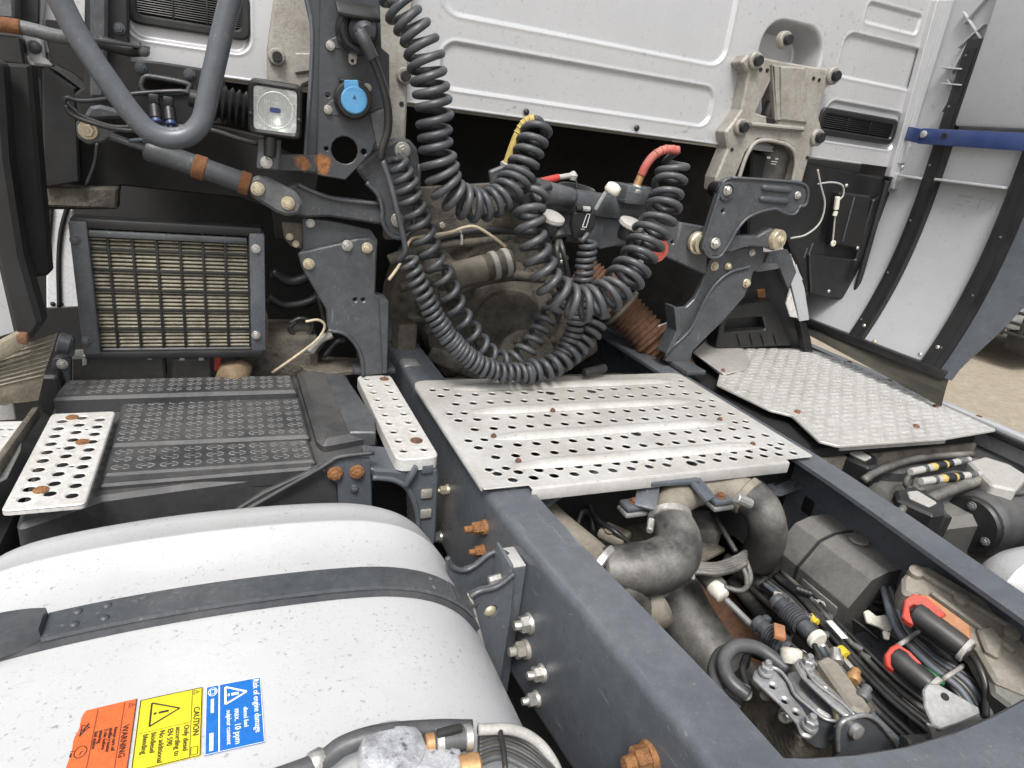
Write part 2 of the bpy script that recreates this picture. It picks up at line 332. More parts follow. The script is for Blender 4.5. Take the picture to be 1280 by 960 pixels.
def ribbon(pts, widths_dir, w, t, up):
    """flat band following pts: width along widths_dir, thickness along up(i)"""
    vs_ = []; fs = []; n = len(pts)
    for i, p in enumerate(pts):
        d = widths_dir; u = up(i) if callable(up) else Vector(up)
        ww = w(i/(n-1)) if callable(w) else w
        for a, b in ((-.5, 0), (-.46, 1), (.46, 1), (.5, 0)): vs_.append(Vector(p)+d*(a*ww)+u*(b*t))
    for i in range(n-1):
        for k in range(4): fs.append((i*4+k, i*4+(k+1) % 4, (i+1)*4+(k+1) % 4, (i+1)*4+k))
    fs.append((0, 1, 2, 3)); fs.append(((n-1)*4+3, (n-1)*4+2, (n-1)*4+1, (n-1)*4)); return vs_, fs
# --- shared small pieces
SH = {}
def shared(key, vf, material, sm=35):
    k = (key, material)
    if k not in SH:
        me = bpy.data.meshes.new(key); me.from_pydata([tuple(v) for v in vf[0]], [], vf[1]); me.update()
        bm = bmesh.new(); bm.from_mesh(me); bmesh.ops.recalc_face_normals(bm, faces=bm.faces); bm.to_mesh(me); bm.free()
        me.materials.append(MATS[material]); finish(me, sm); SH[k] = me
    return SH[k]
def hexbolt_geo():
    vs_ = []; fs = []
    def add(vf):
        n = len(vs_); vs_.extend(vf[0]); fs.extend(tuple(i+n for i in f) for f in vf[1])
    add(lathe((0, 0, 0), (0, 0, 1), [(1.0, -.1), (1.0, .12), (.93, .2)], 16))
    add(lathe((0, 0, 0), (0, 0, 1), [(.72, .15), (.72, .62), (.62, .72)], 6))
    add(lathe((0, 0, 0), (0, 0, 1), [(.32, .6), (.32, .80), (.28, .84)], 8)); return vs_, fs
def stud_geo():
    vs_ = []; fs = []
    def add(vf):
        n = len(vs_); vs_.extend(vf[0]); fs.extend(tuple(i+n for i in f) for f in vf[1])
    add(lathe((0, 0, 0), (0, 0, 1), [(1.0, -.1), (1.0, .15), (.9, .3)], 16)); add(lathe((0, 0, 0), (0, 0, 1), [(.82, .2), (.82, 1.0), (.7, 1.12)], 6))
    add(lathe((0, 0, 0), (0, 0, 1), [(.45, 1.), (.45, 1.7), (.38, 1.8)], 10)); return vs_, fs
def domed_geo(): return lathe((0, 0, 0), (0, 0, 1), [(1., -.1), (1., .1), (.9, .35), (.62, .58), (.3, .68), (.05, .7)], 14)
def flat_geo(): return lathe((0, 0, 0), (0, 0, 1), [(1.45, -.1), (1.42, .08), (1.0, .16), (.95, .30), (.5, .36), (.05, .37)], 16)
GEO = {'flat': flat_geo(), 'hex': hexbolt_geo(), 'stud': stud_geo(), 'dome': domed_geo()}
def bolt(P, n, r, parent, material='zinc', kind='hex', name='bolt'):
    me = shared(kind, GEO[kind], material); M = frame(P, n) @ Matrix.Rotation(random.uniform(0, 1), 4, 'Z') @ Matrix.Scale(r, 4)
    return link(name, me, M, parent)
def ybolt(x, y, Y, r, parent, material='zinc', kind='hex', name='bolt', n=(0, -1, 0)): 
    return bolt(ony(x, y, Y), n, r, parent, material, kind, name)
# ------------------------------------------------------------ setting
vv = []; ff = []
n = 60
for i in range(n+1):
    for j in range(n+1):
        x = -400+800*i/n; y = -400+800*j/n; vv.append((x, y, 0))
for i in range(n):
    for j in range(n): ff.append((i*(n+1)+j, (i+1)*(n+1)+j, (i+1)*(n+1)+j+1, i*(n+1)+j+1))
mat('yard', (.30, .262, .20), .9, 0., c2=(.19, .168, .13), amt=.8, scale=14., speck=(.50, .45, .37), spamt=.7, spscale=34., bump=.5, bscale=60., dust=(.24, .19, .125), dustamt=.5)
ground = mk('ground', vv, ff, 'yard', None, False); ground['kind'] = 'structure'
# ------------------------------------------------------------ cab rear wall
YC = 1.66; ZB = 1.602
cab = thing('truck_cab', 'silver truck cab rear wall with pressed panels above the chassis', 'truck cab', (0, 1.9, ZB))
def c2(*p): q = ony(p[0], p[1], YC); return (q.x, q.z)
def rect_from(*pix):
    q = [c2(*p) for p in pix]; xs = [a[0] for a in q]; zs = [a[1] for a in q]; return min(xs), max(xs), min(zs), max(zs)
def sdrr(x, z, R, r):
    cx = (R[0]+R[1])/2; cz = (R[2]+R[3])/2; qx = abs(x-cx)-((R[1]-R[0])/2-r); qz = abs(z-cz)-((R[3]-R[2])/2-r)
    return math.hypot(max(qx, 0), max(qz, 0))+min(max(qx, qz), 0)-r
p_low = rect_from((551, 92), (891, 130), (720, 134), (720, 80)); p_top = (p_low[0]-.01, c2(911, 50)[0], c2(720, 47)[1], c2(720, 47)[1]+.215)
RECS = [(p_low, .035, .010), (p_top, .045, .010), ((p_top[0], p_top[1], p_top[3]+.045, p_top[3]+.26), .045, .010),
        (rect_from((1083, 16), (1149, 30), (1116, 36), (1116, 10)), .012, .008),
        (rect_from((1050, 75), (1148, 90), (1100, 105), (1100, 50)), .03, .012),
        (rect_from((1029, 155), (1123, 165), (1075, 182), (1075, 132)), .03, .010),
        ((c2(160, 40)[0], c2(312, 50)[0], c2(240, 60)[1]+.004, 1.83), .03, .012)]
pock = (c2(944, 90)[0], c2(1021, 90)[0], 1.62, c2(985, 27)[1])
XL, XR = -1.17, 1.20
def zb(x):
    if x > .47 and x < .50: return ZB-.0
    return ZB
def depth(x, z):
    d = 0.
    for R, r, dp in RECS:
        s = sdrr(x, z, R, r)
        if s < .012:
            t = min(1, max(0, (.004-s)/.009)); d = max(d, .72*dp*t*t*(3-2*t))
            if s > -.004 and s < .012: d -= .0016*math.exp(-((s-.004)/.004)**2)
    s = sdrr(x, z, pock, .07)
    if s < .01:
        t = min(1, max(0, (.006-s)/.03)); d = max(d, .09*t*t*(3-2*t))
    if x > 1.172:      # corner pillar
        t = min(1, (x-1.172)/.015); d -= .012*t
    d += .0035*noise.noise(Vector((x*1.7, z*2.3, 4)))
    return d
NX, NZ = 720, 230; ZT = 2.30
vv = []; ff = []
for i in range(NX+1):
    x = XL+(XR-XL)*i/NX
    for j in range(NZ+1):
        t = j/NZ; z = ZB+(ZT-ZB)*(t**1.35); vv.append((x, YC+depth(x, z), z))
for i in range(NX):
    for j in range(NZ): a = i*(NZ+1)+j; ff.append((a, a+NZ+1, a+NZ+2, a+1))
mk('rear_panel', vv, ff, 'silver_paint', cab, True)
shell = MB(); shell.add(*box((XL, YC+.10, ZT-.02), (XR, 2.9, ZT+.02), .01))
shell.add(*box((XL, YC+.014, ZB), (XL+.03, 2.9, ZT), .004)); shell.add(*box((XR-.03, YC+.014, ZB), (XR, 2.9, ZT), .004)); shell.build('side_wall', 'silver_paint', cab)
mk('hem', *box((XL+.03, YC-.0045, ZB-.003), (XR-.16, YC+.022, ZB+.0025), .002), 'silver_paint', cab)
mk('cab_floor', *box((XL+.03, YC+.03, ZB+.012), (XR-.03, 3.2, ZB+.05), .004), 'deep_black', cab)
for (x, y) in ((658, 140), (796, 160)): ybolt(x, y, YC-.006, .008, cab, 'black_plastic', 'dome', 'screw')
# corner flange strip at the right
mk('corner_flange', *pix_plate(YP(YC-.02), [(1172, 0), (1198, 0), (1130, 225), (1112, 221)], .02, .003), 'silver_paint', cab)
mk('corner_seal', *pix_plate(YP(YC-.026), [(1186, 0), (1193, 0), (1131, 205), (1124, 204)], .01, .001), 'fair_grey', cab)
mk('flange_clip', *pix_plate(YP(YC-.03), [(1122, 216), (1138, 219), (1128, 238), (1116, 236)], .012, .003), 'silver_paint', cab)
for p in ((1137, 183), (1128, 209)): ybolt(*p, YC-.022, .008, cab, 'zinc', 'dome', 'screw')
# vents
def vent(pix, nslat, Y, mul, dark=True):
    q = [ony(*p, Y) for p in pix]; x0 = min(p.x for p in q); x1 = max(p.x for p in q); z0 = sum(p.z for p in q[2:])/2; z1 = sum(p.z for p in q[:2])/2
    fw = .018; M = YP(Y); M.translation = Vector((0, Y, 0))
    def L(p): return to2(M, [Vector((p[0], Y, p[1]))])[0]
    o = rnd([L((x0, z0)), L((x1, z0)), L((x1, z1)), L((x0, z1))], .022); h = rnd([L((x0+fw, z0+fw)), L((x1-fw, z0+fw)), L((x1-fw, z1-fw)), L((x0+fw, z1-fw))], .010)
    fr_ = mk('vent', *g_plate(M, o, .02, [h], .004), 'black_plastic', cab)
    mk('vent_backing', *box((x0+.01, Y+.017, z0+.01), (x1-.01, Y+.022, z1-.01), .001), 'deep_black', fr_)
    a0 = z0+fw; a1 = z1-fw; me = None
    for k in range(nslat):
        z = a0+(a1-a0)*(k+.5)/nslat; M2 = Matrix.Translation(Vector(((x0+x1)/2, Y+.009, z))) @ Matrix.Rotation(math.radians(-35), 4, 'X')
        if me is None: me = shared('slat%d' % nslat, g_box(Matrix.Identity(4), x1-x0-2*fw+.004, .012, .0022, .0006), 'black_plastic')
        link('slat', me, M2, fr_)
    for k in (1, 2):
        x = x0+fw+(x1-x0-2*fw)*k/3; mk('stile', *box((x-.0015, Y+.002, a0), (x+.0015, Y+.006, a1), .0005), 'black_plastic', fr_)
vent([(1030, 132), (1121, 150), (1115, 184), (1030, 166)], 7, YC-.008, 1)
vent([(160, -40), (312, -8), (312, 50), (160, 30)], 13, YC-.006, 1)
# ------------------------------------------------------------ cast mounting brackets on the cab
def cast_bolts(parent, pts, Y):
    for (x, y) in pts:
        P = ony(x, y, Y); r = pxm(P, 8.5)
        mk('bolt_boss', *lathe(P+Vector((0, .012, 0)), (0, -1, 0), [(r*1.25, 0), (r*1.2, .014), (r*1.05, .017)], 18), 'cast_alu', parent)
        mk('bolt', *lathe(P+Vector((0, -.004, 0)), (0, -1, 0), [(r*.72, 0), (r*.74, .010), (r*.66, .014)], 12), 'black_plastic', parent)
cb = thing('cab_casting', 'dirty beige cast aluminium mount bolted to the cab right of the pressed panels', 'mounting bracket', ony(960, 225, 1.62), 'cast cab mounts')
YK = 1.615
mk('casting', *pix_plate(YP(YK), [(935, 68), (970, 75), (1014, 83), (1038, 86), (1046, 96), (1031, 113), (1023, 141), (1030, 170), (1015, 186), (1003, 229), (990, 227), (996, 200), (990, 184), (978, 177), (947, 174), (933, 190), (918, 226), (912, 240), (893, 240), (895, 222), (910, 186), (907, 165), (917, 152), (927, 137), (936, 92), (926, 78)], .05, .008, holes=[('r', .004, [(966, 98), (945, 141), (968, 149)])], ch=.005), 'cast_alu', cb)
mk('rib', *pix_plate(YP(YK-.014), [(938, 152), (1007, 159), (1006, 165), (938, 158)], .02, .002, ch=.004), 'cast_alu', cb)
mk('web', *pix_plate(YP(YK-.006), [(974, 82), (1008, 84), (1010, 155), (975, 151)], .02, .004, ch=.005), 'cast_alu', cb)
mk('rib', *pix_plate(YP(YK-.012), [(966, 80), (975, 82), (977, 152), (970, 151)], .02, .002, ch=.004), 'cast_alu', cb)
mk('arch_rim', *tube([ony(*p, YK-.002) for p in ((922, 228), (934, 193), (949, 176), (978, 179), (991, 188), (994, 205), (990, 228))], .006, 8), 'cast_alu', cb, True)
for (x, y) in ((951, 87), (959, 88), (1017, 98), (1024, 100), (915, 187), (1009, 197)):
    P = ony(x, y, YK-.0006); mk('hole', *lathe(P, (0, -1, 0), [(.0055, 0), (.0052, .0012)], 12), 'deep_black', cb)
cast_bolts(cb, ((945, 76), (1042, 95), (927, 159), (1022, 172), (982, 50)), YK-.006)
mk('bump_stop', *lathe(ony(956, 152, 1.64), (0, -.15, 1), [(.03, 0), (.032, .012), (.018, .016), (.016, .05), (.012, .055)], 18), 'black_plastic', cb)
# rubber air spring glimpsed through the arch
asp = tag(mk('air_spring', *lathe(ony(955, 236, 1.70), (0, 0, 1), [(.05, 0), (.058, .02), (.06, .11), (.052, .135)], 24), 'hose_dusty'), 'dark cab air spring seen through the arch of the right casting', 'air spring')
# the printed maker mark on it
def text(s, M, size, material, parent, name='lettering', align='LEFT', xs=1.):
    cu = bpy.data.curves.new(name, 'FONT'); cu.body = s; cu.size = size; cu.align_x = align; cu.align_y = 'CENTER'; cu.extrude = .00025; cu.resolution_u = 2
    ob = bpy.data.objects.new('tmp_text', cu); me = bpy.data.meshes.new_from_object(ob); bpy.data.objects.remove(ob); bpy.data.curves.remove(cu)
    me.materials.append(MATS[material]) if not me.materials else None
    me.materials[0] = MATS[material]
    return link(name, me, M @ Matrix.Diagonal((xs, 1, 1, 1)), parent)
for (x, y, w, h) in ((961, 197, .014, .006), (971, 198.5, .013, .005), (968, 202, .022, .003), (967, 205, .020, .0025)):
    Pm = ony(x, y, 1.6335); mk('printed_mark', *g_plate(frame(Pm, (0, -1, 0)), rnd([(-w/2, -h/2), (w/2, -h/2), (w/2, h/2), (-w/2, h/2)], h*.45), .0006, (), 0), 'pale_cap', asp)
cb2 = thing('cab_casting', 'beige cast mount behind the black socket post at left', 'mounting bracket', ony(370, 140, 1.62), 'cast cab mounts')
mk('casting', *pix_plate(YP(YK), [(348, -40), (520, -40), (512, 60), (507, 180), (470, 192), (470, 130), (440, 100), (400, 96), (378, 108), (372, 150), (335, 140), (335, 60)], .05, .008, ch=.005), 'cast_alu', cb2)
mk('cast_plate', *pix_plate(YP(YK-.008), [(369, 66), (398, 66), (398, 88), (369, 92)], .012, .003, ch=.003), 'cast_alu', cb2)
cast_bolts(cb2, ((346, 71), (506, 95)), YK-.006)
P = ony(502, 130, YK-.0006); mk('hole', *lathe(P, (0, -1, 0), [(.0055, 0), (.0052, .0012)], 12), 'deep_black', cb2)
# ------------------------------------------------------------ chassis frame
H = .27; WF = .088; TH = .009
_rb = [onx(x, y, -.415) for x, y in ((611, 659), (608, 688), (822, 944), (563, 612), (672, 779), (682, 841))]
mat('rail_paint', (.080, .090, .104), .30, .0, c2=(.052, .058, .068), amt=.6, scale=9., dust=(.17, .18, .19), dustamt=.42, speck=(.26, .25, .23), spamt=.35, spscale=160., bump=.1, bscale=250, rust=[(p.x, p.y, p.z, .011 if k < 3 else .007) for k, p in enumerate(_rb)], **FR)
def rail(side, name, label):
    t = thing(name, label, 'frame rail', (side*.42, .6, .95-H), 'main frame rails')
    prof = rnd([(0, -H), (0, 0), (WF, 0), (WF, -TH), (TH, -TH), (TH, -H+TH), (WF, -H+TH), (WF, -H)], [.016, .020, 0, 0, .008, .008, 0, 0], 5)
    ys = [-.35, .0, .3, .45, .6, .75, .88, .96, 1.02, 1.1, 1.3, 1.8, 2.4, 3.1]; vv = []; ff = []; n = len(prof)
    for y in ys:
        tt = min(1, max(0, (1.0-y)/.7)); k = tt*tt*(3-2*tt) if y > .3 else 1; xo = .422-.05*k
        for p in prof: vv.append((side*(xo-p[0]), y, .95+p[1]))
    for i in range(len(ys)-1):
        for k in range(n): ff.append((i*n+k, i*n+(k+1) % n, (i+1)*n+(k+1) % n, (i+1)*n+k))
    mk('channel', vv, ff, 'rail_paint', t, 30); return t
def xo_at(y): tt = min(1, max(0, (1.0-y)/.7)); k = tt*tt*(3-2*tt) if y > .3 else 1; return .422-.05*k
railL = rail(-1, 'frame_rail', 'dark blue-grey steel frame rail running beside the fuel tank')
railR = rail(1, 'frame_rail', 'dark steel frame rail on the right under the tread plate')
def railbolt(x, y, r, material, kind='stud', long=1.):
    P = onx(x, y, -.42)
    for _ in range(3): P = onx(x, y, -xo_at(P.y))
    me = shared(kind, GEO[kind], material); M = frame(P, (-1, 0, 0)) @ Matrix.Rotation(random.random(), 4, 'Z') @ Matrix.Diagonal((r, r, r*long, 1)); link('bolt', me, M, railL)
for a in ((607, 659, .0145, 'rust_light', 'stud', 1.6), (604, 688, .012, 'rust_light', 'stud', 1.3), (662, 779, .0175, 'zinc', 'stud', .9), (658, 811, .0175, 'cast_alu', 'stud', 1.), (678, 841, .015, 'zinc', 'stud', 1.), (671, 873, .014, 'zinc', 'stud', 1.05), (812, 946, .021, 'rust_light', 'stud', 1.0), (560, 612, .012, 'zinc_yellow', 'stud', 1.4), (551, 671, .014, 'zinc', 'stud', 1.2)): railbolt(*a)
# cross members
cm = thing('cross_member', 'grey-blue steel cross member with a curved edge closing the near end of the frame', 'cross member', (.1, .2, .7))
def arc_pts(pix, Z): return [onz(*p, Z) for p in pix]
edge = [(962, 944), (1010, 945), (1070, 941), (1130, 931), (1190, 914), (1240, 893), (1290, 866)]
e3 = [onz(*p, .938) for p in edge]
e3 = [Vector((min(p.x, .36), p.y, .938)) for p in e3]
M = ZP(.938); out = to2(M, e3+[Vector((.36, -.1, .938)), Vector((-.36, -.1, .938)), Vector((-.36, e3[0].y, .938))])
mk('top_plate', *g_plate(M, out, .010, (), .004), 'frame_paint', cm)
vv = []; ff = []
for i, p in enumerate(e3): vv += [p-Vector((0, .004, .008)), p-Vector((0, .004, .16))]
for i in range(len(e3)-1): ff.append((2*i, 2*i+1, 2*i+3, 2*i+2))
mk('edge_flange', vv, ff, 'frame_paint', cm)
cm2 = thing('cross_member', 'dark wavy cross member under the front edge of the catwalk', 'cross member', (0, 1.0, .7))
w_ = [onz(*p, .93) for p in ((668, 640), (700, 622), (730, 604))]
wv = [ony(*p, 1.03) for p in ((920, 590), (945, 600), (962, 614), (985, 608), (1010, 596))]
pts = spline([Vector((-.34, 1.0, .86)), Vector((-.24, 1.03, .90)), Vector((-.15, 1.05, .93)), Vector((.16, 1.05, .925))]+wv+[Vector((.36, 1.02, .93))], 8)
mk('flange', *ribbon(pts, Vector((0, 1, 0)), .045, .008, (0, 0, 1)), 'frame_paint', cm2)
vv = []; ff = []
for p in pts: vv += [p+Vector((0, .018, -.001)), p+Vector((0, .018, -.17))]
for i in range(len(pts)-1): ff.append((2*i, 2*i+1, 2*i+3, 2*i+2))
mk('web', vv, ff, 'black_plastic', cm2)
cm3 = tag(mk('cross_tube', *cyl((-.41, 1.75, .80), (.41, 1.75, .80), .06, 24), 'engine_dirt'), 'dirty round cross tube between the rails under the hoses', 'cross member')
# added dark sheet below, standing in for the shade at the bay bottom
us = tag(mk('added_floor', *box((-.62, -.1, .36), (.62, 3.1, .38), .004), 'deep_black'), 'added black sheet in place of shade below the frame bay', 'added_floor')
eb = tag(mk('bay_backdrop', *box((-1.75, 2.3, .30), (1.2, 2.35, 1.6), .01), 'deep_black'), 'added black backdrop closing off light deep under the cab', 'backdrop')  # added black wall; keeps light and bright ground from showing under the cab
# ------------------------------------------------------------ left cab mount
def tubeY(pix, Y, r, name, material, parent, seg=8, n=6): return mk(name, *tube([ony(p[0], p[1], p[2] if len(p) > 2 else Y) for p in pix], r, seg, n), material, parent, True)
lb = thing('cab_mount', 'dark steel plate bracket on the left rail with yellowish bolts', 'bracket', ony(465, 468, 1.59), 'cab mount brackets')
mk('rear_plate', *pix_plate(YP(1.572), [(378, 272), (420, 277), (463, 287), (472, 300), (469, 368), (482, 380), (476, 462), (455, 462), (452, 430), (380, 330)], .012, .006), 'bracket_paint', lb)
mk('front_plate', *pix_plate(YP(1.555), [(372, 316), (384, 314), (428, 304), (446, 299), (463, 298), (471, 305), (469, 368), (477, 372), (485, 376), (483, 467), (455, 470), (452, 442), (438, 421), (410, 412), (408, 388), (378, 336)], .012, .010, holes=[(444, 375, 2.4), (454, 375, 2.4)], ch=.003), 'bracket_paint', lb)
tubeY([(410, 413), (430, 417), (444, 430), (452, 448), (454, 470)], 1.552, .005, 'flange_rim', 'bracket_paint', lb)
mk('side_flange', *pix_plate(YP(1.545), [(474, 372), (486, 376), (484, 467), (479, 467)], .06, .002), 'bracket_paint', lb)
mk('foot', *box((-.56, 1.572, .951), (-.455, 1.62, .966), .004), 'bracket_paint', lb)
for (x, y, r, mt) in ((386, 330, .013, 'zinc_yellow'), (434, 307, .013, 'zinc'), (459, 310, .013, 'zinc_yellow')): ybolt(x, y, 1.554, r, lb, mt)
ybolt(388, 279, 1.571, .010, lb, 'zinc')
mk('ear', *pix_plate(YP(1.585), [(352, 278), (380, 280), (378, 312), (364, 308), (356, 300)], .012, .004), 'engine_dirt', lb)
for p in ((362, 296), (370, 305)): ybolt(*p, 1.58, .008, lb, 'zinc_yellow')
arm = thing('stabiliser', 'dark cast stabiliser arm with a round plate end beside the socket post', 'arm', ony(450, 290, 1.56))
mk('beam', *pix_plate(YP(1.545), [(355, 236), (372, 230), (390, 238), (415, 247), (474, 254), (482, 282), (446, 276), (410, 271), (382, 272), (360, 266)], .035, .006, ch=.005), 'bracket_paint', arm)
tubeY([(372, 231), (392, 240), (420, 249), (474, 255)], 1.541, .005, 'rim', 'bracket_paint', arm)
mk('end_plate', *pix_plate(YP(1.53), [(445, 211), (470, 190), (494, 174), (512, 174), (522, 186), (525, 205), (521, 258), (516, 287), (502, 298), (486, 294), (477, 275), (475, 248), (458, 228)], .03, .012, ch=.006), 'bracket_paint', arm)
tubeY([(458, 228), (473, 244), (478, 262), (478, 276), (487, 293), (502, 297), (515, 287), (521, 258), (524, 205)], 1.528, .0055, 'rim', 'bracket_paint', arm)
ybolt(497, 275, 1.528, .016, arm, 'zinc'); ybolt(503, 188, 1.528, .018, arm, 'zinc'); ybolt(552, 281, 1.60, .012, arm, 'zinc')
mk('link', *pix_plate(YP(1.50), [(308, 226), (322, 220), (336, 222), (370, 240), (380, 254), (374, 268), (360, 271), (346, 266), (314, 246)], .02, .022, ch=.006), 'dusty_grey', arm)
for p in ((322, 236), (360, 254)): ybolt(*p, 1.498, .014, arm, 'zinc_yellow')
tb = thing('torsion_beam', 'long dirty torsion beam crossing behind the coiled hoses', 'cross beam', (0, 1.64, 1.28))
mk('beam', *bar(ony(470, 262, 1.63), ony(880, 300, 1.63), .06, .075, (0, 0, 1), .02), 'engine_dirt', tb)
mk('left_plate', *pix_plate(YP(1.595), [(520, 235), (640, 228), (700, 260), (690, 292), (480, 300), (480, 290)], .02, .008), 'engine_dirt', tb)
mk('right_plate', *pix_plate(YP(1.575), [(815, 270), (840, 276), (885, 284), (884, 345), (838, 324), (812, 312)], .02, .008, holes=[(841, 303, 2.)], ch=.004), 'bracket_paint', tb)
mk('bush', *lathe(ony(871, 303, 1.57), (0, -1, 0), [(.032, 0), (.032, .012), (.027, .016), (.027, .03)], 20), 'zinc_yellow', tb)
mk('bush_rubber', *lathe(ony(879, 303, 1.56), (0, -1, 0), [(.028, -.02), (.030, .0), (.030, .03), (.026, .034)], 20), 'black_plastic', tb)
# ------------------------------------------------------------ socket post
post = thing('socket_post', 'upright dark channel post carrying two trailer sockets, rusty at its foot', 'post', ony(420, 222, 1.5))
YPo = 1.50
_r1 = ony(402, 205, 1.5); _r2 = ony(378, 202, 1.505)
mat('post_paint', (.040, .045, .052), .42, .0, c2=(.024, .027, .032), amt=.7, scale=16., dust=(.13, .13, .125), dustamt=.42, bump=.15, bscale=180, rust=((_r1.x, _r1.y, _r1.z, .024), (_r2.x, _r2.y, _r2.z, .017)))
mk('web', *pix_plate(YP(YPo), [(402, -30), (474, -30), (477, 60), (487, 68), (487, 133), (462, 141), (471, 176), (464, 192), (432, 225), (396, 219), (396, 190)], .006, .006, holes=[(431, 188, 16.5), (408, 186, 2.5), (455, 190, 3.5), (410, 119, 2.5)], ch=.002), 'post_paint', post)
mk('left_flange', *pix_plate(YP(YPo+.012), [(374, -30), (403, -30), (403, 40), (398, 190), (398, 218), (381, 215), (381, 187), (390, 42)], .006, .003), 'post_paint', post)
mk('flange_edge', *tube([ony(*p, YPo+.01) for p in ((374, -30), (390, 42), (382, 187), (381, 215))], .004, 6), 'frame_paint', post)
mk('foot_strip', *pix_plate(YP(YPo+.005), [(347, 192), (398, 194), (398, 215), (347, 213)], .008, .002), 'post_paint', post)
mk('gusset', *pix_plate(YP(YPo-.004), [(462, 142), (484, 137), (486, 168), (473, 190), (468, 165)], .010, .004), 'dusty_grey', post)
s1 = thing('trailer_socket', 'black round trailer socket with open lid and plugged-in cable', 'socket', ony(440, 60, YPo), 'trailer sockets on the post')
P = ony(445, 40, YPo)
mk('flange', *pix_plate(YP(YPo-.002), [(423, 28), (470, 22), (472, 52), (460, 64), (446, 66), (408, 58), (410, 50), (420, 46)], .004, .004), 'bracket_paint', s1)
mk('housing', *lathe(P+Vector((0, -.001, 0)), (0, -1, 0), [(.040, 0), (.043, .012), (.041, .035), (.036, .04), (.03, .041), (.03, .03)], 24), 'black_plastic', s1)
mk('plug', *lathe(P+Vector((.004, -.012, .006)), (.1, -1, -.15), [(.029, 0), (.028, .03), (.023, .036), (.017, .052), (.011, .058)], 20), 'rubber', s1)
mk('lid', *g_box(Matrix.Translation(ony(447, 14, YPo-.04)) @ Matrix.Rotation(.5, 4, 'X'), .082, .055, .010, .005), 'black_plastic', s1)
mk('lid_hinge', *cyl(ony(424, 12, YPo-.015), ony(470, 20, YPo-.015), .006, 10), 'black_plastic', s1)
mk('tab', *pix_plate(YP(YPo-.006), [(436, 66), (447, 66), (446, 80), (440, 82), (436, 78)], .003, .004, holes=[(441, 76, 2.)]), 'zinc', s1)
for p in ((413, 57), (432, 55)): ybolt(*p, YPo-.003, .009, s1, 'zinc')
mk('cable', *tube([ony(448, 38, 1.43), ony(455, 48, 1.42), ony(466, 74, 1.425), ony(476, 100, 1.43), ony(484, 130, 1.435), ony(485, 160, 1.44), ony(478, 185, 1.445), ony(476, 198, 1.45)], .0085, 10), 'cable', s1, True)
mk('cable_sleeve', *tube([ony(449, 40, 1.42), ony(457, 54, 1.415), ony(466, 73, 1.42)], .0125, 10), 'rubber', s1, True)
s2 = thing('trailer_socket', 'round trailer socket closed by a bright blue lid', 'socket', ony(440, 150, YPo), 'trailer sockets on the post')
P = ony(440, 125, YPo)
mk('flange', *pix_plate(YP(YPo-.002), [(428, 98), (462, 104), (464, 116), (452, 146), (410, 144), (404, 134), (424, 118)], .004, .004), 'bracket_paint', s2)
mk('housing', *lathe(P, (0, -1, 0), [(.038, 0), (.038, .018), (.033, .024)], 24), 'black_plastic', s2)
lid_ = mk('lid', *lathe(P+Vector((0, -.023, 0)), (0, -1, 0), [(.0265, 0), (.0265, .005), (.024, .007)], 26), 'blue_cap', s2)
mk('lid_tongue', *pix_plate(YP(YPo-.029), [(431, 100), (448, 100), (450, 122), (430, 122)], .007, .003), 'blue_cap', lid_)
mk('lid_arrow', *g_plate(frame(P+Vector((0, -.0306, .006)), (0, -1, 0)), [(-.004, -.004), (.004, -.004), (0, .004)], .0006, (), 0), 'blue_bar', lid_)
mk('hinge', *cyl(ony(424, 100, YPo-.012), ony(454, 104, YPo-.012), .006, 10), 'black_plastic', s2)
for p in ((410, 137), (459, 110)): ybolt(*p, YPo-.003, .009, s2, 'zinc')
# ------------------------------------------------------------ bent tube, rusty bar
tag(mk('bent_tube', *tube([ony(*p, 1.40) for p in ((58, -40), (75, 0), (103, 53), (147, 118), (172, 150), (190, 166), (214, 173), (237, 168), (252, 152), (258, 130), (263, 106), (277, 44), (288, 0), (298, -40))], .0185, 18, 8), 'frame_paint', None, True), 'thick dark grey steel tube bent into a U at upper left', 'tube')
rb = thing('support_bar', 'grey bar with a rusty end crossing behind the bent tube', 'bar', ony(60, 50, 1.47))
tubeY([(-20, 28), (30, 35), (70, 45), (95, 48)], 1.47, .0115, 'bar', 'dusty_grey', rb, 12)
tubeY([(-20, 28), (5, 31), (26, 34)], 1.467, .0122, 'rust_sleeve', 'rust', rb, 12)
mk('flat_end', *bar(ony(93, 46, 1.47), ony(185, 60, 1.53), .02, .006, (0, 0, 1), .002), 'bracket_paint', rb)
tubeY([(122, 52), (160, 62), (178, 62)], 1.54, .012, 'roller', 'black_plastic', rb, 10)
ybolt(180, 64, 1.52, .010, rb, 'bracket_paint')
# ------------------------------------------------------------ black bracketry behind the tube
lbk = thing('latch_bracket', 'black pressed bracket with a slotted hole behind the bent tube', 'bracket', ony(220, 160, 1.61))
mk('plate', *pix_plate(YP(1.61), [(106, -30), (160, -30), (162, 74), (200, 77), (258, 86), (280, 98), (284, 118), (284, 156), (200, 160), (100, 150), (92, 118), (104, 108)], .02, .006, holes=[('r', .012, [(178, 100), (184, 96), (228, 104), (232, 108), (228, 113), (184, 113)])], ch=.004), 'black_plastic', lbk)
mk('slot_rim', *tube([ony(*p, 1.607) for p in ((176, 106), (180, 97), (190, 96), (232, 104), (236, 110), (228, 116), (186, 116), (178, 112), (176, 106))], .005, 8), 'bracket_paint', lbk, True)
mk('post', *pix_plate(YP(1.585), [(112, -30), (134, -30), (134, 50), (130, 122), (112, 122)], .04, .006, ch=.005), 'bracket_paint', lbk)
for p in ((149, 36), (176, 85), (237, 93)): ybolt(*p, 1.608, .011, lbk, 'bracket_paint')
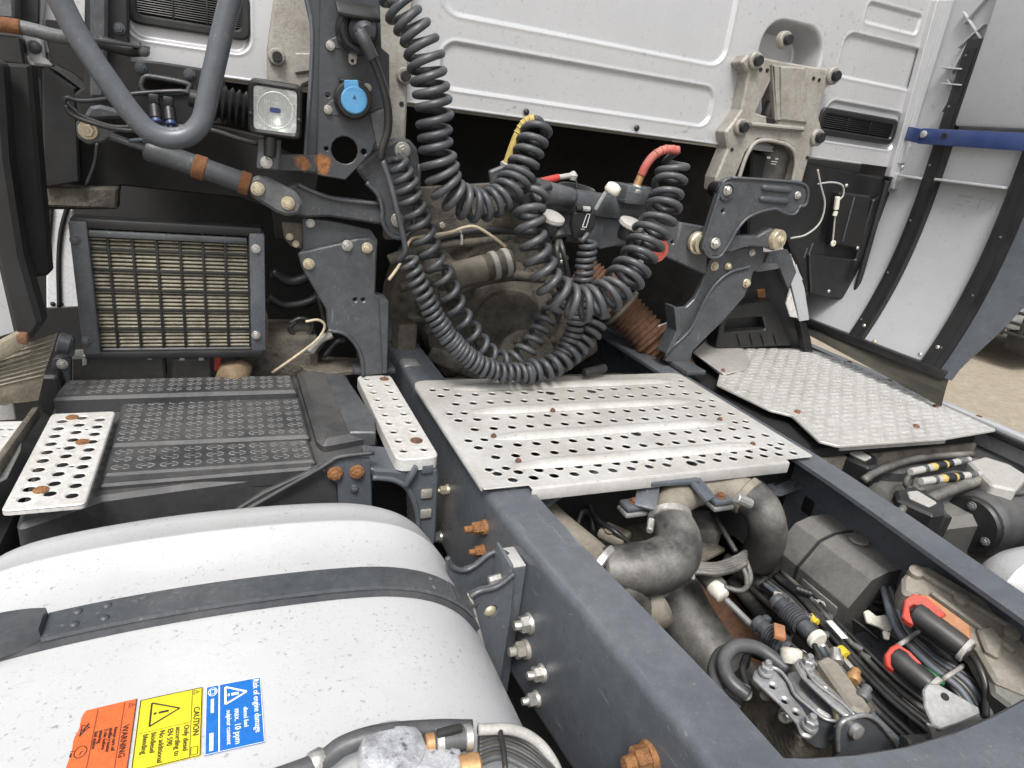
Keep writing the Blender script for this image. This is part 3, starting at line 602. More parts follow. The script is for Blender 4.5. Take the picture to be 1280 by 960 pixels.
mk('wedge', *pix_plate(YP(1.57), [(103, 148), (112, 133), (124, 131), (158, 140), (160, 148), (120, 150)], .03, .006, ch=.006), 'bracket_paint', lbk)
mk('ear', *pix_plate(YP(1.56), [(94, 152), (104, 148), (128, 154), (148, 166), (128, 178), (110, 181), (96, 172)], .012, .012, ch=.003), 'bracket_paint', lbk)
ybolt(110, 163, 1.558, .017, lbk, 'zinc_yellow')
bel = thing('rubber_bellows', 'black corrugated rubber bellows left of the work lamp', 'bellows', ony(290, 150, 1.56))
a = ony(258, 125, 1.55); b = ony(310, 138, 1.55); L = (b-a).length; pr = []
for k in range(6): pr += [(.026, L*k/6), (.036, L*(k+.5)/6)]
mk('bellows', *lathe(a, b-a, [(.02, 0)]+pr+[(.026, L), (.01, L)], 20), 'black_plastic', bel)
mk('actuator', *cyl(ony(236, 122, 1.55), ony(262, 128, 1.55), .017, 14), 'black_plastic', bel)
for i, (x, y) in enumerate(((193, 136), (211, 139))):
    cn = thing('cable_connector', 'black plug with a blue collar, %s of the pair behind the bent tube' % ('left one' if i == 0 else 'right one'), 'connector', ony(x, y+12, 1.52), 'blue collared plugs')
    P = ony(x, y-6, 1.52); mk('body', *cyl(P, P+Vector((.002, -.012, -.026)), .011, 12), 'black_plastic', cn); mk('clip', *box(P+Vector((-.009, -.012, .0)), P+Vector((.009, .004, .018)), .003), 'black_plastic', cn)
    q = P+Vector((.002, -.012, -.026)); mk('collar', *cyl(q, q+Vector((.001, -.004, -.007)), .0095, 12), 'blue_bar', cn)
    mk('wire', *tube([q, q+Vector((.0, -.006, -.02)), q+Vector((-.01, .0, -.035)), q+Vector((-.05, .02, -.045))], .0035, 6), 'cable_blue', cn, True)
for i, (pix, r, lab) in enumerate((
    ([(80, 128), (84, 122), (100, 126), (130, 124), (170, 117), (222, 114), (236, 116)], .0042, 'thin black cable looping right from behind the tube to the plugs'),
    ([(82, 132), (88, 142), (110, 152), (150, 162), (180, 163), (200, 160), (226, 158), (262, 162), (300, 174), (322, 180)], .0048, 'black cable sagging under the bent tube towards the lamp'),
    ([(84, 128), (92, 136), (105, 146), (140, 158), (172, 158)], .004, 'short black cable hugging the ear bolt at left'))):
    tag(mk('loom_cable', *tube([ony(*p, 1.52) for p in pix], r, 8), 'cable', None, True), lab, 'cable')
# ------------------------------------------------------------ work lamp
lamp = thing('work_lamp', 'square work lamp with clear lens in a black housing', 'lamp', ony(340, 212, 1.50))
ctr = ony(344, 138, 1.45); Ml = frame(ctr, (-.10, -1, -.10), (.02, 0, 1)); hw = .049
sq = lambda s, r: rnd([(-s, -s), (s, -s), (s, s), (-s, s)], r)
mk('housing', *g_plate(Ml, sq(hw, .014), .045, [sq(hw-.010, .008)], .004), 'black_plastic', lamp)
bk = [(p.x, p.y) for p in sq(hw-.004, .014)]
vv = [Ml @ Vector((x, y, -.040)) for x, y in bk]+[Ml @ Vector((x*.55, y*.5, -.085)) for x, y in bk]; n = len(bk)
mk('housing_back', vv, [(i, (i+1) % n, n+(i+1) % n, n+i) for i in range(n)]+[tuple(range(n, 2*n))], 'black_plastic', lamp, True)
vv = []; ff = []; g = 12          # reflector bowl
for j in range(g+1):
    for i in range(g+1):
        u = -1+2*i/g; v = -1+2*j/g; d = math.hypot(u, v); vv.append(Ml @ Vector((u*(hw-.009), v*(hw-.009), -.008-.024*max(0, 1-min(1, d)**2))))
for j in range(g):
    for i in range(g): a = j*(g+1)+i; ff.append((a, a+1, a+g+2, a+g+1))
mk('reflector', vv, ff, 'lamp_white', lamp, True)
lens = mk('lens', *g_plate(Ml @ Matrix.Translation((0, 0, -.003)), sq(hw-.0085, .007), .003, (), .001), 'lamp_glass', lamp)
me = shared('flute', g_box(Matrix.Identity(4), .0016, .054, .0012, .0004), 'lamp_glass')
for k in range(13): link('lens_flute', me, Ml @ Matrix.Translation(((k-6)*.0044, 0, -.0026)), lens)
mk('lens_ring', *[lathe(Ml @ Vector((0, 0, -.0028)), Ml.to_3x3() @ Vector((0, 0, 1)), [(.0315, 0), (.0325, .0009), (.0335, 0)], 32, False)][0], 'lamp_white', lens)
mk('badge', *g_plate(Ml @ Matrix.Translation((0, 0, -.0018)), rnd([(-.010, -.0045), (.010, -.0045), (.010, .0045), (-.010, .0045)], .004), .0008, (), 0), 'blue_bar', lens)
for s in (-1, 1): bolt(Ml @ Vector((s*(hw-.005), -.012, .0)), Ml.to_3x3() @ Vector((0, 0, 1)), .0045, lamp, 'black_plastic', 'dome', 'screw')
mk('yoke', *pix_plate(YP(1.485), [(324, 172), (352, 174), (349, 213), (321, 211)], .022, .004, holes=[('r', .004, [(333, 178), (345, 179), (343, 196), (332, 195)])], ch=.003), 'dusty_grey', lamp)
mk('stem', *cyl(ony(338, 170, 1.47), ony(337, 196, 1.47), .011, 12), 'black_plastic', lamp); ybolt(333, 203, 1.483, .012, lamp, 'zinc')
# ------------------------------------------------------------ damper
dm = thing('cab_damper', 'black cylindrical cab damper with rusty bands sloping below the bent tube', 'damper', ony(245, 225, 1.53))
a = ony(183, 186, 1.53); b = ony(312, 231, 1.515); d = (b-a); L = d.length
cyl_ = mk('cylinder', *lathe(a, d, [(.012, -.004), (.020, .0), (.0225, .006), (.0225, .03), (.0215, .034), (.0215, L-.012), (.018, L)], 24), 'bracket_paint', dm)
mk('band', *lathe(a+d*.44, d, [(.0222, 0), (.0238, .002), (.0238, .022), (.0222, .024)], 24), 'rust', cyl_)
mk('band', *lathe(a+d*.90, d, [(.0218, 0), (.0236, .002), (.0236, .018), (.0218, .02)], 24), 'rust', cyl_)
mk('rod', *cyl(ony(138, 170, 1.54), a, .007, 10), 'bracket_paint', dm)
# ------------------------------------------------------------ dark housing left of the condenser, heat shield above it
hs_ = thing('heat_shield', 'grimy black shield above the condenser', 'shield', ony(150, 262, 1.66))
mk('panel', *pix_plate(YP(1.70), [(20, 60), (70, 90), (110, 120), (330, 170), (400, 215), (385, 300), (345, 300), (340, 262), (300, 248), (150, 232), (145, 262), (52, 262), (48, 100)], .03, .006, ch=.004), 'deep_black', hs_)
mk('lip', *pix_plate(YP(1.66), [(50, 232), (147, 236), (146, 262), (50, 258)], .05, .003, ch=.004), 'engine_dirt', hs_)
mk('side', *pix_plate(YP(1.64), [(52, 82), (95, 110), (100, 228), (54, 236)], .03, .004, ch=.004), 'black_plastic', hs_)
tubeY([(122, 178), (118, 205), (108, 232)], 1.63, .004, 'wire', 'cable', hs_, 6)
# ------------------------------------------------------------ condenser
cd = thing('condenser', 'square air-conditioning condenser behind a black slotted guard', 'condenser', ony(215, 445, 1.58))
YD = 1.56; q = [ony(*p, YD) for p in ((88, 278), (326, 290), (330, 442), (106, 438))]
x0 = (q[0].x+q[3].x)/2; x1 = (q[1].x+q[2].x)/2; z0 = (q[2].z+q[3].z)/2; z1 = (q[0].z+q[1].z)/2
gx0 = ony(109, 360, YD).x; gx1 = ony(310, 360, YD).x; gz1 = ony(205, 290, YD).z; gz0 = ony(215, 435, YD).z
M = YP(YD)
def L2(x, z): return to2(M, [Vector((x, YD, z))])[0]
mk('guard_frame', *g_plate(M, rnd([L2(x0, z0), L2(x1, z0), L2(x1, z1), L2(x0, z1)], .008), .02, [[L2(gx0, gz0), L2(gx1, gz0), L2(gx1, gz1), L2(gx0, gz1)]], .003), 'black_plastic', cd)
mk('left_rail', *box((x0-.002, YD-.012, z0), (x0+.030, YD+.05, z1+.004), .004), 'bracket_paint', cd)
mk('right_rail', *box((x1-.026, YD-.010, z0+.004), (x1+.006, YD+.05, z1-.002), .004), 'frame_paint', cd)
mk('top_rail', *box((x0, YD-.006, z1-.010), (x1, YD+.04, z1+.010), .004), 'black_plastic', cd)
mk('top_rail', *box((x0+.03, YD-.009, z1-.026), (x1-.03, YD+.02, z1-.013), .003), 'bracket_paint', cd)
mk('bottom_rail', *box((x0, YD-.010, z0-.012), (x1, YD+.05, z0+.006), .004), 'black_plastic', cd)
mk('core', *box((x0+.01, YD+.036, z0+.006), (x1-.01, YD+.07, z1-.006), .002), 'deep_black', cd)
NF = 30; me = shared('fin', g_box(Matrix.Identity(4), gx1-gx0+.01, .010, .0036, .0008), 'cond_fin')
for k in range(NF):
    z = gz0+(gz1-gz0)*(k+.5)/NF; link('fin', me, Matrix.Translation(((gx0+gx1)/2, YD+.012, z)) @ Matrix.Rotation(math.radians(14), 4, 'X'), cd)
me = shared('vbar', g_box(Matrix.Identity(4), .0055, .008, gz1-gz0+.004, .0015), 'black_plastic')
for k in range(1, 7): link('guard_bar', me, Matrix.Translation((gx0+(gx1-gx0)*k/7, YD+.006, (gz0+gz1)/2)), cd)
me = shared('hbar', g_box(Matrix.Identity(4), gx1-gx0+.004, .007, .0070, .0015), 'black_plastic')
for k in range(1, 6): link('guard_bar', me, Matrix.Translation(((gx0+gx1)/2, YD+.0065, gz0+(gz1-gz0)*k/6)), cd)
for (x, y, mt) in ((94, 300, 'bracket_paint'), (108, 426, 'bracket_paint'), (320, 311, 'zinc'), (320, 419, 'zinc')): ybolt(x, y, YD-.012, .010, cd, mt)
mk('rusty_edge', *box((x1+.006, YD+.0, z0+.0), (x1+.010, YD+.03, z0+.09), .001), 'rust_dark', cd)
# connector boxes below the condenser
jb = thing('fuse_box', 'dusty black fuse box lid with a chrome clip below the condenser', 'box', ony(150, 470, 1.60))
mk('lid', *pix_plate(YP(1.60), [(88, 446), (205, 446), (208, 476), (88, 482)], .05, .006, ch=.005), 'ecu_dusty', jb)
mk('clip', *pix_plate(YP(1.585), [(102, 444), (109, 444), (109, 456), (103, 458)], .01, .001), 'zinc', jb)
mk('tab', *pix_plate(YP(1.592), [(184, 446), (190, 446), (190, 450), (184, 450)], .01, .001), 'white_plastic', jb)
jb2 = thing('fuse_box', 'smaller black box lid with two pale tabs next to the clip lid', 'box', ony(240, 470, 1.60))
mk('lid', *pix_plate(YP(1.60), [(214, 450), (264, 447), (266, 476), (214, 476)], .05, .006, ch=.005), 'ecu_dusty', jb2)
for x in (227, 251): mk('tab', *pix_plate(YP(1.592), [(x-3, 447), (x+4, 447), (x+4, 451), (x-3, 451)], .01, .001), 'white_plastic', jb2)
tag(mk('red_clip', *pix_plate(YP(1.60), [(268, 445), (277, 445), (276, 458), (271, 464), (268, 464)], .01, .002), 'red_plastic'), 'small red plastic clip beside the brown lump', 'clip')
P = ony(293, 466, 1.58); vv, ff = lathe(P-Vector((0, 0, .02)), (0, 0, 1), [(.034, 0), (.037, .015), (.035, .03), (.027, .043), (.012, .050)], 18)
vv = [Vector(v)+Vector((.9, .5, .7))*.012*noise.noise(Vector(v)*42) for v in vv]
tag(mk('brown_lump', vv, ff, 'brown_lump', None, True), 'crumpled brown lump wedged below the condenser', 'debris')
lk = thing('hinge_bracket', 'black hinge bracket with a pale bolt left of the fuse box', 'bracket', ony(76, 470, 1.56))
mk('plate', *pix_plate(YP(1.56), [(66, 448), (88, 446), (88, 480), (72, 482), (64, 470)], .02, .005), 'bracket_paint', lk)
mk('knuckle', *cyl(ony(72, 428, 1.56), ony(90, 432, 1.56), .022, 14), 'bracket_paint', lk); mk('stay', *pix_plate(YP(1.55), [(84, 420), (92, 424), (92, 446), (84, 446)], .015, .003), 'bracket_paint', lk)
ybolt(78, 455, 1.558, .011, lk, 'zinc')
# ------------------------------------------------------------ battery box cover
bx_ = thing('battery_cover', 'black plastic battery box cover with embossed tread pads', 'battery cover', (-.87, 1.35, .66))
ZC = .925
def zpl(name, pix, Z, t, material, parent, r=0, ch=.004, holes=()): return mk(name, *pix_plate(ZP(Z), pix, t, r, holes, ch), material, parent)
zpl('shell', [(62, 520), (80, 478), (362, 462), (400, 452), (472, 545), (468, 556), (404, 580), (350, 592), (128, 622), (18, 660)], ZC, .24, 'cover_plastic', bx_, .012, .008)
zpl('back_step', [(66, 497), (80, 474), (366, 468), (372, 488), (240, 492)], .962, .05, 'cover_plastic', bx_, .006, .007)
zpl('middle_pad', [(152, 503), (374, 490), (388, 545), (138, 556)], .942, .03, 'cover_plastic', bx_, .008, .006)
zpl('front_pad', [(137, 558), (386, 548), (396, 576), (128, 594)], .940, .03, 'cover_plastic', bx_, .008, .006)
zpl('front_ledge', [(128, 594), (394, 576), (392, 584), (124, 606)], .936, .03, 'cover_plastic', bx_, .004, .005)
# raised shoulder to the right of the pads
zpl('shoulder', [(371, 462), (398, 453), (432, 462), (470, 540), (404, 552), (396, 545)], .950, .05, 'cover_plastic', bx_, .012, .012)
zpl('shoulder_plate', [(408, 470), (432, 470), (468, 522), (470, 540), (437, 540)], .955, .03, 'bracket_paint', bx_, .003, .003)
ridge = [ony(*p, 1.122) for p in ((468, 566), (426, 571), (412, 578), (396, 588), (360, 608), (325, 628), (300, 642))]
mk('ridge', *sweep(spline(ridge, 6), .0045, 8), 'cover_plastic', bx_, True)
# embossed tread marks: a ring split by a bar
def tread_geo():
    vs_ = []; fs = []
    def add(vf):
        n = len(vs_); vs_.extend(vf[0]); fs.extend(tuple(i+n for i in f) for f in vf[1])
    for s in (0, math.pi):
        pts = [Vector((1.0*math.cos(a+s)+(.12 if s == 0 else -.12), .8*math.sin(a+s), 0)) for a in [math.radians(-80+20*k) for k in range(9)]]
        add(sweep(pts, .16, 5))
    add(sweep([Vector((-.7, .05, 0)), Vector((.7, .05, 0))], .12, 4)); return vs_, fs
tg = shared('tread', tread_geo(), 'tread_highlight', True)
def treads(pix, Z, nx, ny, sc):
    q = [onz(*p, Z) for p in pix]
    for j in range(ny):
        for i in range(nx):
            u = (i+.5)/nx; v = (j+.5)/ny; P = (q[0]*(1-u)+q[1]*u)*(1-v)+(q[3]*(1-u)+q[2]*u)*v
            link('tread_mark', tg, Matrix.Translation(P) @ Matrix.Rotation(random.uniform(-.05, .05), 4, 'Z') @ Matrix.Diagonal((.0125*sc, .0098*sc, .0075, 1)), bx_)
treads([(86, 475), (364, 469), (366, 484), (76, 494)], .962, 12, 3, .95)
treads([(158, 503), (372, 492), (384, 542), (142, 553)], .942, 9, 7, 1.)
treads([(142, 561), (384, 550), (392, 572), (134, 590)], .940, 9, 3, 1.)
# bracket with two rusty bolts on its end
eb2 = thing('box_bracket', 'dark bracket plate with two rusty orange bolts at the battery cover corner', 'bracket', ony(435, 625, 1.12))
mk('plate', *pix_plate(YP(1.125), [(408, 580), (425, 572), (464, 574), (466, 640), (424, 640), (422, 606), (410, 598)], .012, .006, ch=.003), 'frame_paint', eb2)
for p in ((419, 592), (446, 590)): ybolt(*p, 1.123, .0145, eb2, 'rust_light')
ybolt(443, 611, 1.123, .008, eb2, 'bracket_paint')
mk('side_cover', *pix_plate(YP(1.135), [(290, 640), (330, 616), (398, 584), (420, 600), (424, 640)], .012, .004), 'cover_plastic', eb2)
# step carrier bracket between cover and rail
sc_ = thing('step_carrier', 'black cast carrier arching under the small perforated step', 'bracket', (-.5, 1.1, .70))
mk('arch', *pix_plate(YP(1.12), [(462, 586), (494, 588), (499, 589), (547, 586), (549, 600), (545, 680), (524, 690), (522, 640), (510, 612), (492, 600), (466, 596)], .10, .008, ch=.005), 'frame_paint', sc_)
tubeY([(466, 597), (492, 600), (510, 612), (521, 640), (524, 680)], 1.116, .006, 'rim', 'frame_paint', sc_)
mk('gusset', *bar(ony(506, 606, 1.112), ony(520, 582, 1.112), .008, .02, (0, 1, 0), .002), 'frame_paint', sc_)
for p in ((534, 586), (533, 617), (532, 642)): mk('pad', *box(ony(*p, 1.118)-Vector((.012, .004, .010)), ony(*p, 1.118)+Vector((.012, .004, .010)), .003), 'cast_alu' if p[1] > 600 else 'frame_paint', sc_)
# ------------------------------------------------------------ perforated steps
def grid_holes(x0, x1, nx, y0, y1, ny, r, stag=False, ry=None):
    out = []
    for j in range(ny):
        for i in range(nx):
            x = x0+(x1-x0)*(i/(nx-1) if nx > 1 else .5); y = y0+(y1-y0)*j/(ny-1)
            if stag and i % 2: y += (y1-y0)/(ny-1)*.5
            out.append((x, y, r))
    return out
def perf(name, label, X0, X1, Y0, Y1, Z, t, corner, holes, material, lipdepth=.02, group='perforated steps', tilt=0., bolts=(), lip=True, collars=True):
    t_ = thing(name, label, 'step', ((X0+X1)/2, (Y0+Y1)/2, Z-.03), group)
    M = ZP(Z); out = rnd([(X0, Y0), (X1, Y0), (X1, Y1), (X0, Y1)], corner)
    def L(p): return to2(M, [Vector((p[0], p[1], Z))])[0]
    o = [L(p) for p in out]; h = []
    for (x, y, r) in holes: c = L((x, y)); h.append(circ(c.x, c.y, r, 12))
    mk('tread_plate', *g_plate(M, o, t, h, .002), material, t_)
    if lip:
        vv = []; ff = []; n = len(out)
        for p in out: vv += [(p.x, p.y, Z-.003), (p.x, p.y, Z-lipdepth)]
        oi = [Vector((p.x, p.y)) for p in out]
        if area2(oi) < 0: oi.reverse()
        for p in inset(out if area2(out) > 0 else out[::-1], .003): pass
        for i in range(n): j = (i+1) % n; ff.append((2*i, 2*i+1, 2*j+1, 2*j))
        mk('rim', vv, ff, material, t_)
    if collars:
        me = shared('collar%s' % material, lathe((0, 0, 0), (0, 0, 1), [(.99, -.1), (1.02, .10), (1.10, .13), (1.38, .03), (1.42, -.02)], 14, False), material, True)
        for (x, y, r) in holes:
            if r > .005: link('hole_collar', me, Matrix.Translation((x, y, Z)) @ Matrix.Diagonal((r, r, .008, 1)), t_)
    for (x, y, r, mt) in bolts: bolt((x, y, Z+.001), (0, 0, 1), r, t_, mt, 'flat')
    return t_
hl = []
q0 = onz(68, 524, .950); 
for i in range(3):
    for j in range(10): hl.append((-1.142+.031*i+.0, 1.075+.0315*j+(.012 if i == 1 else 0), .0086))
for j in range(4): hl.append((-1.127+.031*(j % 2), 1.10+.073*j, .0036))
perf('perforated_step', 'white perforated step strip with three rusty bolts left of the battery cover', -1.165, -1.058, 1.045, 1.395, .958, .002, .010, hl, 'step_white', .009, bolts=((-1.128, 1.372, .0075, 'rust_light'), (-1.094, 1.262, .0078, 'rust_light'), (-1.125, 1.098, .0078, 'rust_light')), collars=False)
hl = [(-.535+.042*i, 1.15+.043*j, .0082) for i in range(2) for j in range(10)]
perf('perforated_step', 'narrow white perforated step with rounded ends beside the left rail', -.556, -.470, 1.115, 1.565, .953, .003, .022, hl, 'step_white', .026, bolts=((-.492, 1.535, .008, 'rust_dark'), (-.498, 1.19, .009, 'rust_dark')))
p_ = [onz(*p, .96) for p in ((-25, 528), (30, 525), (32, 560), (-60, 640))]
st = thing('perforated_step', 'white perforated step corner cut off by the left picture edge', 'step', (-1.25, 1.35, .93), 'perforated steps')
hh = [(3, 536, 3.5), (6, 545, 3.0), (14, 536, 3.5), (-8, 546, 3.5)]
mk('tread_plate', *pix_plate(ZP(.955), [(-60, 528), (30, 526), (25, 562), (8, 596), (-80, 640)], .004, .004, hh), 'step_white', st)
mk('upstand', *pix_plate(YP(1.43), [(-40, 502), (16, 502), (20, 525), (-40, 528)], .006, .003), 'step_white', st)
# ------------------------------------------------------------ fuel tank
tk = thing('fuel_tank', 'large dusty silver fuel tank with a dark strap in the left foreground', 'fuel tank', (-.85, .2, .3))
top = [(-1.225, .60), (-1.218, .80), (-1.195, .89), (-1.145, .945), (-1.049, .968), (-.895, .979), (-.72, .975), (-.625, .958), (-.560, .921), (-.515, .860), (-.484, .78), (-.468, .68), (-.465, .42), (-.50, .33), (-.60, .30), (-1.12, .30), (-1.20, .33), (-1.225, .42)]
tp = [Vector((p.x, p.y)) for p in spline([Vector((a, b, 0)) for a, b in top+[top[0]]], 6)][:-1]
if area2(tp) < 0: tp.reverse()
NT = len(tp); ys = [(-.75, 0), (-.3, 0), (.2, 0), (.5, 0), (.8, 0), (.886, 0), (.892, -.003), (.898, -.003), (.904, .0005), (.938, .002), (.960, .006), (.976, .014), (.988, .028), (.994, .05)]
vv = []; ff = []
for y, ins in ys:
    ring = inset(tp, ins) if ins else tp
    for p in ring: vv.append((p.x, y, p.y))
for i in range(len(ys)-1):
    for k in range(NT): ff.append((i*NT+k, i*NT+(k+1) % NT, (i+1)*NT+(k+1) % NT, (i+1)*NT+k))
ff.append(tuple((len(ys)-1)*NT+k for k in range(NT))); ff.append(tuple(range(NT))[::-1])
mk('shell', vv, ff, 'tank_alu', tk, 40)
def tank_z(x):
    best = None
    for i in range(NT):
        a = tp[i]; b = tp[(i+1) % NT]
        if (a.x-x)*(b.x-x) <= 0 and abs(a.x-b.x) > 1e-9:
            z = a.y+(b.y-a.y)*(x-a.x)/(b.x-a.x)
            if best is None or z > best: best = z
    return best
# strap: follows the upper half of the section at one station
YS = .742
up_ = [p for p in top if p[1] > .76 and p[0] < -.50]
sp_ = spline([Vector((p[0], YS-.004*0, p[1])) for p in top[1:12]], 8)
def off(pts, d):
    out = []
    for i, p in enumerate(pts):
        a = pts[max(0, i-1)]; b = pts[min(len(pts)-1, i+1)]; t = (b-a).normalized(); nrm = Vector((-t.z, 0, t.x)); out.append(p+nrm*d)
    return out
nr = lambda pts: [(lambda t: Vector((-t.z, 0, t.x)))((pts[min(len(pts)-1, i+1)]-pts[max(0, i-1)]).normalized()) for i in range(len(pts))]
main = [p for p in sp_ if p.x < -.520]
strap = thing('tank_strap', 'dark steel strap over the tank hooked into a bracket on the rail', 'strap', (-.85, YS, .97))
N_ = nr(main); mk('rubber_liner', *ribbon(off(main, .0005), Vector((0, 1, 0)), .056, .007, lambda i: N_[i]), 'rubber', strap)
mb = [p for p in main if p.x > -1.06 and p.x < -.535]; N2 = nr(mb)
band = mk('band', *ribbon(off(mb, .0085), Vector((0, 1, 0)), .047, .004, lambda i: N2[i]), 'bracket_paint', strap)
for x in (-1.020, -.990):
    for dy in (-.011, .011): bolt((x, YS+dy, tank_z(x)+.0125), (0, 0, 1), .0055, band, 'bracket_paint', 'dome', 'rivet')
for x in (-.590, -.565):
    for dy in (-.010, .010): bolt((x, YS+dy, tank_z(x)+.0125), (.35, 0, 1), .005, band, 'bracket_paint', 'dome', 'rivet')
mc = [p for p in main if p.x < -1.040 and p.x > -1.20]; N3 = nr(mc)
mk('end_boot', *ribbon(off(mc, .007), Vector((0, 1, 0)), lambda t: .068*math.sqrt(max(.35, 1-max(0, (t-.7)/.3)**2*.65)), .016, lambda i: N3[i]), 'rubber', strap)
tn = [Vector((-.562, YS, tank_z(-.562)+.012)), Vector((-.535, YS+.012, .902)), Vector((-.512, YS+.035, .884)), Vector((-.490, YS+.05, .876)), Vector((-.470, YS+.055, .874))]
tns = spline(tn, 6); N4 = nr(tns); mk('tongue', *ribbon(tns, Vector((0, 1, 0)), lambda t: .044-.016*t, .005, lambda i: N4[i]), 'bracket_paint', strap)
# bracket on the rail
tbk = thing('tank_bracket', 'dark U-shaped bracket and grey spacer bolted to the left rail', 'bracket', (-.45, .78, .60))
mk('spacer', *box((-.438, .795, .60), (-.4135, .85, .915), .003), 'frame_paint', tbk)
mk('spacer_cap', *box((-.437, .796, .9155), (-.4145, .849, .918), .001), 'galv', tbk)
YN = .768
mk('near_plate', *pix_plate(YP(YN), [(588, 746), (600, 738), (622, 732), (644, 716), (640, 765), (626, 856), (606, 830), (594, 775)], .007, .006, holes=[(614, 764, 8.2)], ch=.002), 'frame_paint', tbk)
mk('far_plate', *pix_plate(YP(.835), [(559, 696), (566, 708), (578, 713), (592, 708), (612, 692), (628, 690), (642, 700), (644, 780), (586, 780), (570, 740), (558, 712)], .007, .005, ch=.002), 'frame_paint', tbk)
P0 = ony(643, 715, YN); mk('back_plate', *box((P0.x-.008, YN+.001, .62), (P0.x-.001, .834, P0.z+.012), .003), 'frame_paint', tbk)
mk('rim', *tube([ony(588, 746, YN-.002), ony(600, 739, YN-.002), ony(622, 733, YN-.002), ony(643, 717, YN-.002)], .0045, 8), 'bracket_paint', tbk, True)
mk('rim', *tube([ony(559, 697, .833), ony(567, 709, .833), ony(580, 713, .833), ony(594, 707, .833), ony(613, 692, .833), ony(629, 690, .833), ony(642, 701, .833)], .0045, 8), 'bracket_paint', tbk, True)
mk('lip', *pix_plate(YP(YN-.010), [(588, 750), (592, 752), (608, 815), (604, 818), (592, 782)], .018, .002), 'pale_cap', tbk)
bolt(ony(612, 763, YN+.004)+Vector((0, .0, 0)), (0, -1, 0), .011, tbk, 'zinc_yellow', 'dome')
a = ony(611, 728, .80); mk('clamp_screw', *cyl(a, a+Vector((.034, 0, .006)), .010, 8), 'zinc', tbk)
# ------------------------------------------------------------ warning stickers (flat prints laid on the tank top)
def tslope(x): return (tank_z(x+.02)-tank_z(x-.02))/.04
def sticker(name, label, X0, X1, Y0, Y1, material, torn=False):
    t = thing(name, label, 'sticker', ((X0+X1)/2, (Y0+Y1)/2, tank_z((X0+X1)/2)), 'warning stickers on the tank')
    NXs, NYs = 12, 24; vv = []; ff = []
    for i in range(NXs+1):
        for j in range(NYs+1):
            y = Y0+(Y1-Y0)*j/NYs; lft = X0+(.010*(y-Y0)/(Y1-Y0)-.004+.005*noise.noise(Vector((y*48, 3, 1))) if torn else 0)
            x = lft+(X1-lft)*i/NXs; vv.append((x, y, tank_z(x)+.0009))
    for i in range(NXs):
        for j in range(NYs): a = i*(NYs+1)+j; ff.append((a, a+NYs+1, a+NYs+2, a+1))
    mk('foil', vv, ff, material, t, True); return t
def onT(x, y, h=.0015): 
    s = tslope(x); n = Vector((-s, 0, 1)).normalized(); X = Vector((0, -1, 0)); Y = n.cross(X); M = Matrix((X, Y, n)).transposed().to_4x4(); M.translation = Vector((x, y, tank_z(x)+h)); return M
def line(t, a, b, w, material):
    pts = []; n = 8
    A = Vector(a); B = Vector(b); d = (B-A).normalized(); nn = Vector((-d.y, d.x))*w/2; vv = []; ff = []
    for k in range(n+1):
        p = A.lerp(B, k/n)
        for s in (-1, 1): q = p+nn*s; vv.append((q.x, q.y, tank_z(q.x)+.0014))
    for k in range(n): ff.append((2*k, 2*k+1, 2*k+3, 2*k+2))
    mk('print_line', vv, ff, material, t, False)
def frame_lines(t, X0, X1, Y0, Y1, w, material):
    for a, b in (((X0, Y0), (X1, Y0)), ((X1, Y0), (X1, Y1)), ((X1, Y1), (X0, Y1)), ((X0, Y1), (X0, Y0))): line(t, a, b, w, material)
def tri(t, cx, cy, s, w, material):   # warning triangle, its top towards +x
    A = (cx+s*.6, cy); B = (cx-s*.5, cy+s*.62); Cc = (cx-s*.5, cy-s*.62)
    for a, b in ((A, B), (B, Cc), (Cc, A)): line(t, a, b, w, material)
    line(t, (cx+s*.18, cy), (cx-s*.20, cy), w*1.6, material); line(t, (cx-s*.28, cy), (cx-s*.38, cy), w*1.6, material)
so = sticker('warning_sticker', 'torn orange WARNING sticker with pictograms on the tank', -.998, -.9455, .485, .607, 'stick_orange', True)
yw = sticker('warning_sticker', 'yellow CAUTION sticker with warning triangle on the tank', -.9425, -.8835, .517, .6035, 'stick_yellow')
bl = sticker('warning_sticker', 'blue sticker with white triangle and white lettering on the tank', -.8805, -.826, .516, .602, 'stick_blue')
K = 'print_black'
text('WARNING', onT(-.9525, .575), .0078, K, so)
line(so, (-.9565, .487), (-.9565, .606), .0005, K); line(so, (-.980, .487), (-.980, .604), .0005, K); line(so, (-.9458, .487), (-.9458, .606), .0007, K)
for k, s in enumerate(('Always turn off', 'auxiliary heater', '2 min before', 'entering', 'fuel station')): text(s, onT(-.9608-.0042*k, .576), .0046, K, so)
tri(so, -.9495, .5995, .005, .0004, K); frame_lines(so, -.9545, -.9475, .489, .4985, .0006, K)
for dx in (0, .004): line(so, (-.985-dx*0, .588-dx), (-.992, .580-dx), .0009, K)
line(so, (-.986, .589), (-.991, .576), .0009, K); line(so, (-.9915, .589), (-.9915, .575), .0009, K); line(so, (-.984, .583), (-.990, .588), .0009, K)
cx, cy = -.988, .556
for k in range(16): a = 2*math.pi*k/16; b = a+2*math.pi/16; line(so, (cx+.0052*math.cos(a), cy+.0066*math.sin(a)), (cx+.0052*math.cos(b), cy+.0066*math.sin(b)), .0008, K)
line(so, (cx, cy), (cx+.003, cy), .0007, K); line(so, (cx, cy), (cx, cy-.004), .0007, K); text('2 min', onT(-.9955, .560), .0034, K, so)
frame_lines(so, -.992, -.984, .500, .522, .0010, K); line(so, (-.990, .511), (-.990, .522), .004, K)
